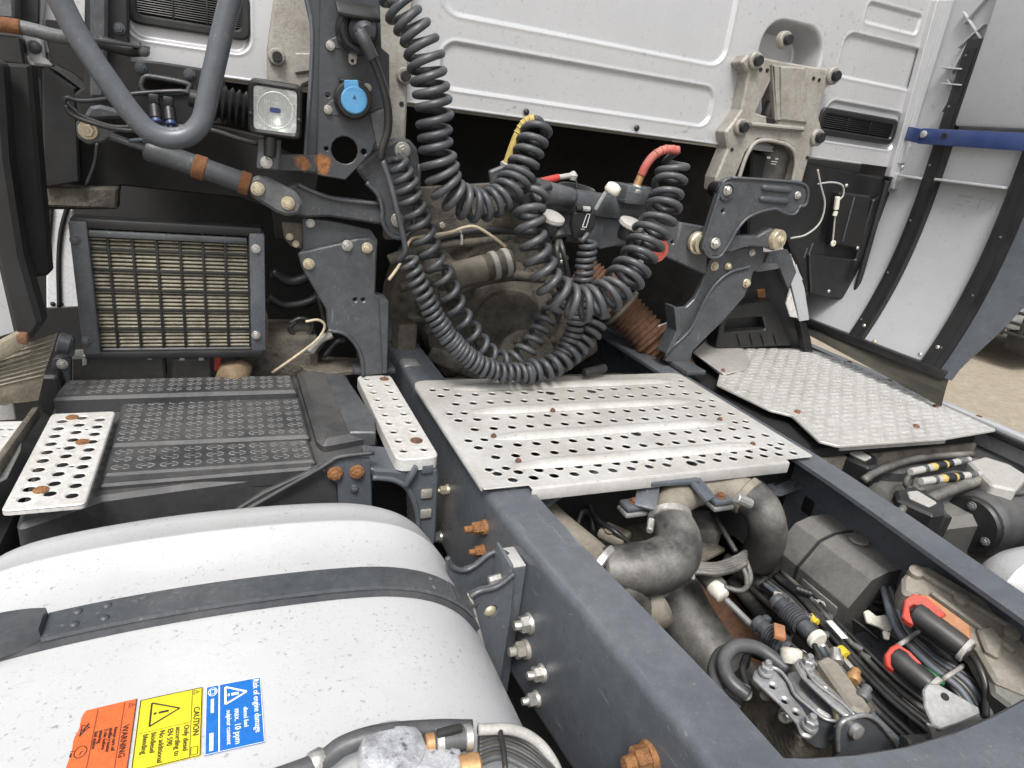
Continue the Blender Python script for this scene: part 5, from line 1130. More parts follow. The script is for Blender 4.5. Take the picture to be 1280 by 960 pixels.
# ------------------------------------------------------------ parked car just entering at the right
pc = thing('parked_car', 'white parked car front corner at the far right edge', 'car', (9.2, 4.3, .0))
G = onz(1268, 452, .12); gx, gy = G.x, G.y
def cb_(x0, x1, y0, y1, z0, z1, mt, name, ch=.05): return mk(name, *box((gx+x0, gy+y0, z0), (gx+x1, gy+y1, z1), ch), mt, pc)
cb_(.0, 1.7, .0, 4.2, .35, .95, 'car_white', 'body', .14); cb_(.10, 1.6, 1.1, 3.6, .93, 1.42, 'deep_black', 'cabin', .15); cb_(.15, 1.55, 1.3, 3.4, 1.40, 1.47, 'car_white', 'roof', .03)
cb_(.05, 1.65, -.05, .2, .18, .42, 'black_plastic', 'bumper', .06); cb_(-.012, .02, .05, .5, .62, .80, 'deep_black', 'headlight', .02)
for k in range(4): cb_(-.02, .0, .02+.16*k, .06+.16*k, .32, .58, 'print_black', 'grille_bar', .01)
for z in (.34, .44, .54): cb_(-.022, -.002, .0, .62, z, z+.03, 'print_black', 'grille_bar', .01)
for y in (.8, 3.3):
    for x in (.02, 1.5): mk('wheel', *lathe((gx+x, gy+y, .32), (1, 0, 0), [(.18, 0), (.30, .01), (.32, .04), (.32, .16), (.30, .19), (.18, .2)], 28), 'deep_black', pc)
# ------------------------------------------------------------ far left fairing and flap
lf = thing('side_fairing', 'black left side fairing rail and panel at the left picture edge', 'fairing', ony(20, 420, 1.40))
mk('outer_rail', *pix_plate(YP(1.40), [(-30, 60), (2, 80), (10, 200), (28, 320), (52, 405), (40, 425), (18, 425), (-4, 330), (-30, 240)], .05, .01, ch=.008), 'black_plastic', lf)
mk('panel', *pix_plate(YP(1.47), [(4, 78), (38, 80), (60, 345), (36, 348), (24, 300), (8, 180)], .05, .006, ch=.006), 'deep_black', lf)
mk('inner_sheet', *pix_plate(YP(1.46), [(-60, 300), (-6, 300), (6, 350), (20, 415), (-60, 440)], .01, .006), 'fair_grey', lf)
mk('pillar', *pix_plate(YP(1.64), [(18, -30), (58, -30), (52, 30), (56, 72), (68, 84), (30, 80), (28, 40)], .03, .006, ch=.004), 'silver_paint', lf)
mk('pillar_cover', *pix_plate(YP(1.60), [(-30, 40), (26, 46), (32, 82), (-30, 76)], .03, .006, ch=.004), 'black_plastic', lf)
mk('recess', *pix_plate(YP(1.637), [(56, 24), (80, 26), (112, 40), (112, 110), (92, 92), (64, 78), (58, 50)], .006, .006), 'deep_black', lf)
mk('upper_cover', *pix_plate(YP(1.58), [(-30, -30), (16, -30), (18, 24), (-30, 20)], .05, .006, ch=.004), 'dusty_grey', lf); mk('upper_recess', *pix_plate(YP(1.63), [(16, -30), (50, -30), (48, 30), (18, 26)], .02, .004), 'black_plastic', lf)
ybolt(43, 59, 1.638, .012, lf, 'bracket_paint', 'dome', 'screw'); mk('hook', *tube([ony(*p, 1.625) for p in ((34, 70), (36, 76), (41, 82), (42, 98))], .004, 8), 'pale_cap', lf, True)
left_block = thing('side_lower', 'added black block for the dark gap at the left edge below the steps', 'side skirt', (-1.35, 1.2, .3))  # added block; its black stands in for the dark gap beside the step
mk('panel', *box((-1.60, .98, .30), (-1.185, 1.62, .87), .02), 'black_plastic', left_block)
door = thing('door_panel', 'pale reflective panel seen through the gap left of the condenser', 'panel', ony(80, 386, 1.95))
mk('panel', *pix_plate(YP(1.95), [(56, 240), (95, 240), (90, 280), (104, 384), (58, 386)], .02, .004, ch=.004), 'car_white', door)
mk('seam', *tube([ony(*p, 1.945) for p in ((84, 258), (76, 290), (73, 330), (74, 384))], .005, 8), 'deep_black', door, True)
mk('edge', *pix_plate(YP(1.94), [(56, 255), (66, 258), (60, 330), (56, 330)], .01, .003), 'deep_black', door)
for x in (66, 76): ybolt(x, 380, 1.948, .006, door, 'deep_black', 'dome', 'screw')
bf = thing('brush_flap', 'dirty tan ribbed flap hanging at the left edge above the steps', 'flap', ony(30, 500, 1.42))
q0, q1, q2, q3 = ony(72, 416, 1.47), ony(-40, 452, 1.40), ony(-40, 512, 1.36), ony(48, 500, 1.42)
vv = []; ff = []; n = 20
for i in range(n+1):
    for j in range(n+1):
        u = i/n; v = j/n; P = (q0*(1-u)+q1*u)*(1-v)+(q3*(1-u)+q2*u)*v; vv.append(P+Vector((0, -.018*math.sin(v*3.1), .004*noise.noise(Vector((u*9, v*3, 2))))))
for i in range(n):
    for j in range(n): a = i*(n+1)+j; ff.append((a, a+n+1, a+n+2, a+1))
mk('flap', vv, ff, 'flap_dirty', bf, True)
for k in range(8):
    v = .08+.07*k; pts = []
    for i in range(7): u = i/6; pts.append((q0*(1-u)+q1*u)*(1-v)+(q3*(1-u)+q2*u)*v+Vector((0, -.018*math.sin(v*3.1)-.003, 0)))
    mk('ridge', *tube(pts, .0016, 5, 2), 'cond_fin', bf, True)
wd = thing('side_board', 'brown weathered board end with a rusty corner at the left edge', 'board', ony(10, 440, 1.40))
mk('board', *bar(ony(-60, 470, 1.36), ony(30, 422, 1.40), .02, .03, (0, 0, 1), .004), 'flap_dirty', wd); mk('corner', *g_box(Matrix.Translation(ony(28, 422, 1.395)), .02, .02, .02, .006), 'rust_dark', wd)
lg = tag(mk('ledge_rail', *bar(ony(46, 515, 1.43), ony(-14, 600, 1.12), .012, .025, (0, 0, 1), .004), 'engine_dirt'), 'dirty brown ledge between the two left perforated steps', 'rail')
hw_ = tag(mk('step_pivot', *pix_plate(YP(1.52), [(40, 470), (72, 470), (80, 500), (70, 530), (52, 515), (46, 500)], .05, .01, ch=.006), 'black_plastic'), 'black step hinge in the shadow behind the left step', 'bracket')
# ------------------------------------------------------------ hose console
cs = thing('hose_console', 'dark pressed console carrying the air and electric couplings behind the coils', 'console', ony(735, 300, 1.52))
YV = 1.50
mk('beam', *bar(ony(648, 243, YV+.03), ony(818, 266, YV+.03), .05, .062, (0, 0, 1), .022), 'bracket_paint', cs)
mk('lower_web', *pix_plate(YP(YV+.025), [(672, 262), (815, 272), (806, 300), (750, 312), (735, 300), (690, 290)], .01, .006, ch=.003), 'bracket_paint', cs)
mk('bulge', *sweep(spline([ony(668, 238, YV-.005), ony(690, 242, YV-.005), ony(716, 247, YV)], 6), lambda t: .03-.008*t, 14), 'bracket_paint', cs, True)
ctr = ony(793, 243, YV); Mx = Matrix.Translation(ctr+Vector((0, .02, 0)))
mk('end_block', *g_box(Mx, .085, .10, .045, .006), 'bracket_paint', cs)
for p in ((783, 229), (785, 241), (778, 250)):
    P = onz(*p, ctr.z+.0232); mk('hole', *lathe(P, (0, 0, 1), [(.0075, -.0), (.0073, .0008)], 12), 'deep_black', cs)
mk('left_plate', *pix_plate(YP(YV+.012), [(612, 214), (634, 205), (662, 208), (668, 236), (652, 250), (616, 240)], .012, .008, holes=[(643, 226, 6)], ch=.004), 'bracket_paint', cs)
mk('stay', *bar(ony(640, 250, YV+.05), ony(640, 262, 1.63), .05, .03, (0, 0, 1), .006), 'bracket_paint', cs); mk('stay', *bar(ony(790, 275, YV+.05), ony(800, 280, 1.63), .05, .03, (0, 0, 1), .006), 'bracket_paint', cs)
def cap_socket(px, py, lab, ax):
    t = thing('console_socket', lab, 'socket', ony(px, py+18, YV-.03), 'capped sockets on the console')
    P = ony(px, py, YV-.045)
    mk('lid', *lathe(P, (.1, -.35, 1), [(.030, 0), (.033, .004), (.032, .012), (.025, .0155), (.010, .017)], 24), 'pale_cap', t)
    mk('body', *lathe(P-Vector((0, 0, .002)), (-.05, .1, -1), [(.026, 0), (.028, .02), (.024, .032)], 20), 'black_plastic', t)
    Q = P+Vector((.022, -.012, -.036)); mk('gland', *lathe(Q+Vector(ax)*-.02, ax, [(.019, 0), (.021, .014), (.021, .030), (.016, .033), (.015, .026)], 20), 'black_plastic', t)
    mk('tab', *pix_plate(YP(YV-.05), [(px+8, py+42), (px+17, py+42), (px+16, py+54), (px+11, py+55)], .003, .002, holes=[(px+13, py+49, 1.8)]), 'zinc', t)
    return t, Q
sa, Qa = cap_socket(688, 275, 'pale capped socket at the left of the console with two cables', (.15, -.8, -.7)); sb, Qb = cap_socket(788, 283, 'pale capped socket at the right of the console beside the red cap', (.6, -.7, -.6))
for k in (-1, 1): mk('cable', *tube([Qa+Vector((0, 0, 0)), ony(700+4*k, 315, 1.41), ony(705+5*k, 345, 1.42), ony(712+2*k, 372, 1.44), ony(735, 385, 1.46)], .0065, 8), 'cable', sa, True)
cv = thing('coupling_cover', 'flat dark round coupling cover with a printed white rectangle', 'cover', ony(730, 300, 1.46))
P = ony(730, 280, 1.465); mk('disc', *g_plate(frame(P, (-.05, -1, -.12)), rnd([(-.030, .030), (-.034, -.005), (-.018, -.044), (.016, -.044), (.032, -.005), (.028, .030)], .012), .012, (), .003), 'black_plastic', cv)
Mf = frame(P, (-.05, -1, -.12)) @ Matrix.Translation((.0, 0, .0012)); rr = [(-.004, -.008), (.008, -.008), (.011, .026), (.001, .026)]
mk('printed_frame', *g_plate(Mf, rr, .0006, [inset(rr, .0016)], 0), 'print_white', cv); mk('printed_bar', *g_plate(Mf, [(-.006, -.014), (.004, -.014), (.004, -.0115), (-.006, -.0115)], .0006, (), 0), 'pale_cap', cv)
mk('hinge', *cyl(P+Vector((-.03, -.004, .036)), P+Vector((.012, -.004, .036)), .006, 10), 'black_plastic', cv); mk('hinge_pin', *cyl(P+Vector((-.014, -.006, .037)), P+Vector((.006, -.006, .037)), .0065, 10), 'zinc', cv)
wh = thing('cap_strap', 'cream plastic cap tethered by a grey strap on the console', 'cap', ony(762, 245, 1.47))
vv, ff = lathe(ony(764, 240, 1.47), (.2, -.4, 1), [(.016, -.004), (.020, .004), (.018, .016), (.008, .022)], 16); vv = [Vector(v)+Vector((1, 1, 1))*.003*noise.noise(Vector(v)*80) for v in vv]
mk('cap', vv, ff, 'white_plastic', wh, True); mk('strap', *bar(ony(757, 240, 1.45), ony(744, 262, 1.445), .009, .003, (0, -1, 0), .001), 'grey_alu', wh)
# red and yellow couplings
rc = thing('air_coupling', 'red sleeved air hose end rising from the console block', 'coupling', ony(797, 228, 1.48), 'air hose ends')
base = ony(795, 234, 1.485)
mk('nut', *lathe(base-Vector((0, 0, .012)), (.18, -.1, 1), [(.017, 0), (.018, .006), (.014, .010), (.012, .018)], 12), 'zinc', rc); mk('ferrule', *cyl(base+Vector((.001, 0, .004)), base+Vector((.007, -.004, .034)), .0095, 12), 'brass', rc)
rp = [base+Vector((.006, -.004, .030)), ony(808, 206, 1.475), ony(818, 194, 1.47), ony(832, 187, 1.465), ony(848, 188, 1.46)]
mk('sleeve', *tube(rp, .0105, 12), 'red_dusty', rc, True)
for f in (.55, .66, .77, .88): 
    q = spline(rp, 8); i = int(f*(len(q)-1)); mk('spring_turn', *lathe(q[i], q[min(i+1, len(q)-1)]-q[i-1], [(.0105, 0), (.0122, .002), (.0105, .004)], 14, False), 'red_dusty', rc)
yc = thing('air_coupling', 'yellow sleeved air hose end at the left of the console', 'coupling', ony(634, 210, 1.48), 'air hose ends')
yb = ony(634, 205, 1.48); yp = [yb, ony(640, 187, 1.475), ony(648, 167, 1.47), ony(657, 153, 1.46), ony(668, 148, 1.45)]
mk('nut', *lathe(ony(633, 209, 1.485), (.25, -.1, 1), [(.016, 0), (.017, .006), (.012, .012)], 12), 'grey_alu', yc); mk('ferrule', *cyl(yb-Vector((.003, 0, .008)), yb+Vector((.005, 0, .014)), .0095, 12), 'brass', yc); mk('sleeve', *tube(yp, .0100, 12), 'yellow_dusty', yc, True)
q = spline(yp, 8)
for f in (.5, .6, .7, .8, .9): i = int(f*(len(q)-1)); mk('spring_turn', *lathe(q[i], q[min(i+1, len(q)-1)]-q[i-1], [(.0100, 0), (.0118, .002), (.0100, .004)], 14, False), 'yellow_dusty', yc)
rt_ = thing('spare_hose', 'red handled hose end lying on a coil of thin black cable', 'hose end', ony(700, 236, 1.56))
mk('handle', *cyl(ony(664, 230, 1.54), ony(698, 222, 1.56), .0095, 12), 'red_plastic', rt_); mk('tip', *cyl(ony(697, 222, 1.56), ony(716, 219, 1.57), .007, 10), 'pale_cap', rt_); mk('tip_end', *lathe(ony(716, 220, 1.57), (0, -.2, 1), [(.011, -.008), (.012, .004), (.004, .012)], 12), 'pale_cap', rt_)
for k in range(6): mk('cable_loop', *tube([ony(686+2*k, 240, 1.52), ony(700, 233-1.5*k+4, 1.53), ony(722, 232-1.2*k+5, 1.55), ony(742, 238-1.0*k+5, 1.54), ony(751-2*k, 245, 1.52)], .0036, 6), 'cable', rt_, True)
mk('tie', *tube([ony(720, 226, 1.535), ony(721, 236, 1.53), ony(721, 245, 1.53)], .003, 6), 'black_plastic', rt_, True)
rcp = thing('dust_cap', 'round orange-red dust cap with a cream neck right of the console', 'cap', ony(828, 330, 1.50))
mk('neck', *cyl(ony(806, 290, 1.49), ony(822, 312, 1.47), .022, 18), 'white_plastic', rcp)
mk('cap', *lathe(ony(824, 314, 1.468), (.25, -1, -.2), [(.028, -.008), (.030, 0), (.028, .006), (.014, .008), (.013, .002), (.002, .003)], 26), 'red_cap', rcp)
tag(mk('coupling_flap', *pix_plate(YP(1.47), [(800, 281), (812, 279), (830, 294), (826, 302), (812, 298)], .012, .006, ch=.004), 'white_plastic'), 'cream plastic lid flap above the red dust cap', 'lid')
# ------------------------------------------------------------ coiled hoses
def coil(name, label, pts, Rpx, wpx, turns, lead0=None, lead1=None, phase=0., material='rubber', pitchf=None, n_per=18, seg=9):
    P3 = [ony(*p) for p in pts]; k = sum(pxm(p) for p in P3)/len(P3)
    R = (lambda t: Rpx(t)*k) if callable(Rpx) else Rpx*k
    path = coil_path(P3, R, turns, n_per, phase, pitchf)
    if lead0: path = [v for v in spline([Vector(v) for v in lead0]+[path[0]], 6)][:-1]+path
    if lead1: path = path+[v for v in spline([path[-1]]+[Vector(v) for v in lead1], 6)][1:]
    return tag(mk(name, *sweep(path, wpx*k, seg), material, None, True), label, 'hose', 'coiled hoses')
coil('coiled_hose', 'thick loosely coiled grey air hose hanging from the top left to the yellow end',
     [(478, -45, 1.40), (500, 5, 1.39), (522, 45, 1.38), (535, 88, 1.37), (541, 130, 1.37), (545, 175, 1.37), (551, 214, 1.37), (570, 246, 1.37), (600, 256, 1.38), (630, 244, 1.40), (646, 220, 1.42), (658, 195, 1.43), (668, 172, 1.44), (672, 160, 1.45)],
     lambda t: 17.2+1.5*math.sin(t*3.1)+.8*math.sin(t*40), 4.8, 29, lead1=[ony(676, 152, 1.45), ony(668, 148, 1.45)], phase=.6)
coil('coiled_hose', 'thick coiled air hose slung in a U from the red end to the console',
     [(842, 200, 1.46), (838, 226, 1.45), (828, 262, 1.42), (810, 300, 1.40), (788, 338, 1.38), (762, 368, 1.36), (732, 380, 1.355), (704, 372, 1.36), (684, 348, 1.37), (671, 316, 1.38), (663, 284, 1.39), (662, 258, 1.40), (672, 238, 1.42)],
     lambda t: 17+5*math.sin(min(1, t*1.3)*3.1)-2*t+.8*math.sin(t*50), 4.6, 23, lead0=[ony(848, 188, 1.46)], lead1=[ony(684, 232, 1.46), ony(688, 240, 1.50)], phase=2.2)
coil('coiled_hose', 'tightly coiled grey electric cable resting on the catwalk edge',
     [(508, 322, 1.44), (524, 356, 1.43), (544, 396, 1.42), (570, 432, 1.41), (604, 458, 1.405), (640, 466, 1.405), (664, 465, 1.41)],
     lambda t: 9.2+1.6*t+.3*math.sin(t*60), 3.3, 30, lead0=[ony(478, 200, 1.45), ony(488, 230, 1.44), ony(496, 262, 1.43), ony(505, 300, 1.43), ony(506, 316, 1.43)], phase=1., pitchf=lambda t: t+.05*math.sin(math.pi*t*2) if True else t, n_per=16)
coil('coiled_hose', 'springy coiled cable sweeping behind the tight coil and over the gearbox',
     [(494, 196, 1.47), (508, 232, 1.47), (520, 268, 1.47), (534, 304, 1.47), (550, 340, 1.46), (566, 374, 1.46), (584, 408, 1.455), (608, 440, 1.45), (638, 452, 1.45), (662, 432, 1.46), (680, 404, 1.48), (700, 376, 1.50), (716, 350, 1.51)],
     lambda t: 13-2.2*t if t > .1 else 8+50*t, 3.8, 27, phase=.2, pitchf=lambda t: t-.045*math.sin(2*math.pi*t))
coil('coiled_hose', 'short dense vertical coil under the flat coupling cover',
     [(735, 300, 1.46), (732, 330, 1.46), (727, 362, 1.46), (722, 394, 1.46), (714, 424, 1.45), (700, 448, 1.44)], 9.2, 3.4, 19, phase=.5, lead0=[ony(735, 292, 1.46)])
coil('coiled_hose', 'thicker end of the coil bundle rising right from the catwalk edge',
     [(656, 466, 1.415), (680, 461, 1.42), (704, 449, 1.43), (726, 430, 1.45), (744, 406, 1.47), (752, 384, 1.49)], lambda t: 12.5-1.5*t, 4.1, 11, phase=1.4)
tag(mk('plug_end', *cyl(ony(730, 466, 1.46), ony(756, 460, 1.48), .012, 14), 'cable'), 'black plug lying at the back edge of the catwalk', 'plug')
# ------------------------------------------------------------ gearbox and engine clutter behind
gb = thing('gearbox', 'dirt-caked gearbox housing with a round cover behind the hoses', 'gearbox', (0, 1.95, .72))
vv, ff = lathe((-.03, 2.20, .99), (0, -1, 0), [(.33, 0), (.33, .12), (.30, .16), (.26, .20), (.25, .30)], 40)
vv = [Vector(v)+Vector((1, 1, 1))*.010*noise.noise(Vector(v)*14) for v in vv]; mk('bell', vv, ff, 'engine_dirt', gb)
vv, ff = lathe((-.03, 1.90, .99), (0, -1, 0), [(.20, -.05), (.20, .0), (.17, .02), (.12, .025), (.115, .04), (.10, .045), (.06, .035), (.02, .045)], 40); mk('round_cover', vv, ff, 'engine_dirt', gb)
for k in range(12):
    a = 2*math.pi*k/12+.2; bolt((-.03+.185*math.cos(a), 1.89, .99+.185*math.sin(a)), (0, -1, 0), .018, gb, 'engine_dirt')
for k in range(8):
    a = 2*math.pi*k/8; mk('rib', *bar((-.03+.20*math.cos(a), 1.93, .99+.2*math.sin(a)), (-.03+.30*math.cos(a), 1.96, .99+.3*math.sin(a)), .02, .05, (0, -1, 0), .006), 'engine_dirt', gb)
mk('tail_housing', *g_box(Matrix.Translation((-.02, 1.75, .80)), .40, .26, .10, .03), 'engine_dirt', gb)
mk('side_lug', *g_box(Matrix.Translation(ony(505, 425, 1.80)), .06, .08, .12, .015), 'engine_dirt', gb); mk('side_lug', *g_box(Matrix.Translation(ony(512, 462, 1.66)), .05, .06, .05, .01), 'grey_alu', gb)
mk('cover_box', *g_box(Matrix.Translation(ony(560, 345, 1.85)) @ Matrix.Rotation(.2, 4, 'Y'), .16, .10, .09, .012), 'engine_dirt', gb)
random.seed(11)
for k in range(16):
    a = 2*math.pi*k/16+.1; r_ = random.uniform(.23, .31); P = Vector((-.03+r_*math.cos(a), 1.915, .99+r_*math.sin(a)))
    if k % 2: bolt(P, (0, -1, 0), .015, gb, 'engine_dirt')
    else: mk('boss', *g_box(Matrix.Translation(P) @ Matrix.Rotation(a, 4, 'Y'), random.uniform(.03, .07), .05, random.uniform(.02, .04), .008), 'engine_dirt', gb)
mk('web', *bar((-.30, 1.80, .93), (-.10, 1.74, .86), .03, .05, (0, 0, 1), .01), 'engine_dirt', gb); mk('web', *bar((.06, 1.74, .86), (.26, 1.80, .95), .03, .05, (0, 0, 1), .01), 'engine_dirt', gb)
mk('flange', *lathe((-.03, 1.72, .93), (0, -1, .2), [(.09, 0), (.095, .01), (.095, .025), (.05, .03), (.045, .05)], 26), 'engine_dirt', gb)
for k in range(6): a = math.pi/3*k; bolt((-.03+.075*math.cos(a), 1.694, .935+.073*math.sin(a)), (0, -1, .2), .011, gb, 'engine_dirt')
gp = thing('coolant_pipe', 'dusty beige pipe with dark clamps above the gearbox', 'pipe', ony(600, 340, 1.78))
a = ony(556, 348, 1.78); b = ony(640, 326, 1.78); mk('pipe', *cyl(a, b, .038, 20), 'engine_dirt', gp); mk('pale_section', *cyl(a+(b-a)*.1, a+(b-a)*.6, .0385, 20), 'pipe_dusty', gp)
for f in (.68, .86): mk('clamp', *lathe(a+(b-a)*f, b-a, [(.039, 0), (.042, .002), (.042, .016), (.039, .018)], 20), 'pale_cap' , gp)
for i, (pix, Y, r, mt, lab) in enumerate((
    ([(486, 325), (520, 312), (560, 304), (600, 300), (645, 292)], 1.60, .013, 'engine_dirt', 'dusty corrugated conduit crossing above the gearbox'),
    ([(540, 300), (580, 290), (620, 287), (650, 290)], 1.59, .009, 'cable', 'black cable laid along the conduit above the gearbox'),
    ([(520, 380), (560, 368), (600, 352), (640, 345), (680, 348)], 1.80, .016, 'engine_dirt', 'dirty hose snaking across the top of the gearbox'),
    ([(500, 360), (530, 352), (545, 372), (540, 400)], 1.75, .014, 'engine_dirt', 'dirty hose bent down left of the gearbox'),
    ([(340, 340), (362, 352), (384, 346), (390, 328), (376, 312)], 1.72, .014, 'black_plastic', 'thick black hose loop right of the condenser'),
    ([(336, 372), (360, 382), (392, 374), (408, 352)], 1.72, .012, 'black_plastic', 'lower black hose loop right of the condenser'),
    ([(362, 404), (376, 398), (390, 404), (386, 418), (370, 420), (362, 410), (370, 402)], 1.66, .006, 'cable', 'small coil of black wire behind the left mount'),
    ([(388, 440), (400, 425), (415, 418)], 1.62, .010, 'pale_cap', 'short grey pipe behind the left mount'),
    ([(396, 440), (408, 420), (404, 395), (398, 370)], 1.64, .006, 'cable', 'black wire rising behind the left mount'),
    ([(405, 445), (420, 428), (432, 425)], 1.64, .008, 'black_plastic', 'black hose end under the left mount curve'))):
    tag(mk('hose_run', *tube([ony(*p, Y) for p in pix], r, 10), mt, None, True), lab, 'hose')
tag(mk('beige_wire', *tube([ony(*p, 1.50) for p in ((486, 350), (500, 330), (512, 302), (526, 296), (560, 291), (582, 284), (596, 284), (616, 296), (632, 308))], .0038, 8), 'cable_beige', None, True), 'thin cream wire arching over the conduit behind the coils', 'wire')
tag(mk('beige_wire', *tube([ony(*p, 1.60) for p in ((340, 466), (370, 445), (396, 425), (406, 408), (398, 400), (382, 402))], .0034, 8), 'cable_beige', None, True), 'thin cream wire beside the left mount above the battery cover', 'wire')
tag(mk('cable_tie', *tube([ony(*p, 1.585) for p in ((574, 284), (577, 296), (577, 306))], .004, 6), 'pale_cap', None, True), 'grey cable tie on the conduit', 'cable tie')
ex = thing('exhaust_pipe', 'rusty corrugated exhaust pipe behind the right mount', 'exhaust pipe', ony(800, 440, 1.80))
pth = spline([ony(722, 338, 1.90), ony(756, 366, 1.84), ony(790, 398, 1.78), ony(828, 440, 1.70), ony(850, 470, 1.66)], 60)
mk('pipe', *sweep(pth, lambda t: .060+.0042*math.sin(t*210), 24), 'rust_dark', ex, True)
mk('smooth_collar', *sweep(pth[42:84], .068, 24), 'rust_dark', ex, True)
for i in (78, 94, 154): mk('band', *lathe(pth[i], pth[i+1]-pth[i], [(.066, 0), (.073, .003), (.073, .012), (.066, .015)], 28, False), 'pipe_dusty' if i != 154 else 'rust_dark', ex)
tag(mk('heat_plate', *pix_plate(YP(1.70), [(822, 408), (840, 400), (844, 425), (835, 430)], .004, .004), 'grey_alu'), 'small bright shield piece at the end of the rusty pipe', 'shield')
# battery box neighbour: dirty housing behind cover
tag(mk('air_duct', *g_box(Matrix.Translation(ony(345, 440, 1.72)), .20, .16, .14, .02), 'engine_dirt'), 'dirty brown duct between condenser and left mount', 'duct')
tag(mk('duct_flange', *pix_plate(ZP(.955), [(372, 452), (400, 445), (452, 448), (450, 462), (420, 466), (380, 462)], .01, .008), 'engine_dirt'), 'dusty flange lying behind the battery cover corner', 'flange')
# ------------------------------------------------------------ inside the frame bay
ip = thing('intake_pipe', 'dusty beige metal pipe bending right under the catwalk lip', 'pipe', onz(900, 680, .75))
zp2 = [onz(838, 650, .885), onz(842, 628, .895), onz(868, 612, .90), onz(905, 610, .90), onz(932, 618, .895)]
mk('metal_pipe', *tube(zp2, .037, 20), 'pipe_dusty', ip, True)
mk('rubber_bend', *tube([onz(928, 616, .896), onz(948, 630, .88), onz(958, 652, .85), onz(958, 676, .80), onz(946, 700, .73)], .041, 20), 'hose_dusty', ip, True)
mk('hose_clamp', *lathe(onz(928, 616, .896), onz(940, 625, .888)-onz(926, 614, .896), [(.0415, 0), (.044, .002), (.044, .016), (.0415, .018)], 26), 'pipe_dusty', ip)
mk('clamp_screw', *cyl(onz(920, 622, .94), onz(938, 630, .925), .011, 10), 'zinc', ip)
hb_ = thing('rubber_elbow', 'big dusty black rubber elbow hose beside the left rail', 'hose', onz(800, 740, .72))
mk('elbow', *tube([onz(838, 650, .885), onz(846, 672, .872), onz(842, 694, .85), onz(820, 708, .835), onz(792, 712, .83), onz(772, 712, .83), onz(752, 712, .83)], lambda t: .040+.012*math.sin(math.pi*t), 24), 'hose_dusty', hb_, True)
mk('lower_bend', *tube([onz(790, 708, .82), onz(778, 730, .80), onz(784, 760, .74), onz(800, 790, .66)], .050, 22), 'hose_dusty', hb_, True)
mk('hose_clamp', *lathe(onz(838, 653, .884), onz(837, 645, .888)-onz(839, 657, .88), [(.0415, 0), (.044, .002), (.044, .014), (.0415, .016)], 26), 'zinc', hb_)
mk('clamp_screw', *cyl(onz(814, 650, .895), onz(812, 664, .888), .007, 8), 'zinc', hb_)
a = onz(756, 712, .83); b = onz(744, 703, .835); mk('hose_clamp', *lathe(a, b-a, [(.0425, 0), (.045, .002), (.045, .014), (.0425, .016)], 26), 'zinc', hb_)
bp = thing('intake_pipe', 'beige pipe running up left from the rubber elbow under the catwalk', 'pipe', onz(715, 680, .78))
mk('pipe', *tube([onz(756, 714, .83), onz(730, 690, .83), onz(695, 660, .835), onz(660, 625, .84)], .036, 20), 'pipe_dusty', bp, True)
mk('lug', *g_box(Matrix.Translation(onz(768, 668, .80)) @ Matrix.Rotation(.6, 4, 'Z'), .05, .06, .02, .006), 'pipe_dusty', bp); bolt(onz(762, 663, .815), (0, 0, 1), .011, bp, 'pipe_dusty')
fc = thing('filter_cap', 'beige dusty round flange between elbow and lower pipe', 'flange', onz(815, 765, .66))
vv, ff = lathe(onz(812, 752, .74), (.75, .1, .35), [(.02, -.05), (.042, -.04), (.055, -.01), (.058, 0), (.054, .012), (.04, .016)], 28); mk('dish', vv, ff, 'pipe_dusty', fc, True)
mk('tab', *g_box(Matrix.Translation(onz(830, 722, .78)) @ Matrix.Rotation(.7, 4, 'Z'), .03, .02, .02, .004), 'pipe_dusty', fc)
lp = thing('large_duct', 'large dusty grey duct dropping diagonally through the frame bay', 'duct', onz(880, 820, .50))
pth = spline([onz(838, 732, .66), onz(862, 780, .60), onz(896, 828, .55), onz(930, 872, .50), onz(980, 930, .46)], 10)
mk('duct', *sweep(pth, .062, 24), 'hose_dusty', lp, True); mk('band', *lathe(pth[22], pth[23]-pth[21], [(.0625, 0), (.066, .003), (.066, .012), (.0625, .015)], 26, False), 'black_plastic', lp)
cr = tag(mk('rusty_member', *bar(onz(868, 716, .56), onz(980, 880, .52), .10, .04, (0, 0, 1), .006), 'rust_dark'), 'rust-brown strip of chassis metal between duct and cables', 'cross member')
P = onz(925, 762, .585); mk('hole', *lathe(P, (0, 0, 1), [(.010, 0), (.0098, .0012)], 12), 'deep_black', cr)
# pressed bracket holding the pipe
pb = thing('pipe_bracket', 'dark forked bracket with two rusty bolts holding the beige pipe', 'bracket', onz(850, 625, .90))
mk('arm', *bar(onz(812, 600, .935), onz(806, 636, .905), .045, .010, (0, 0, 1), .003), 'frame_paint', pb); mk('arm', *bar(onz(868, 600, .945), onz(888, 625, .92), .035, .010, (0, 0, 1), .003), 'frame_paint', pb); mk('bridge', *bar(onz(812, 603, .945), onz(872, 600, .945), .022, .010, (0, 0, 1), .003), 'frame_paint', pb)
for p in ((792, 631), (900, 624)):
    Q = onz(*p, .90); mk('foot', *g_box(Matrix.Translation(Q), .05, .036, .012, .005), 'frame_paint', pb); mk('pad', *g_box(Matrix.Translation(Q-Vector((0, 0, .013))), .052, .038, .010, .003), 'grey_alu', pb); bolt(Q+Vector((0, 0, .006)), (0, 0, 1), .011, pb, 'rust')
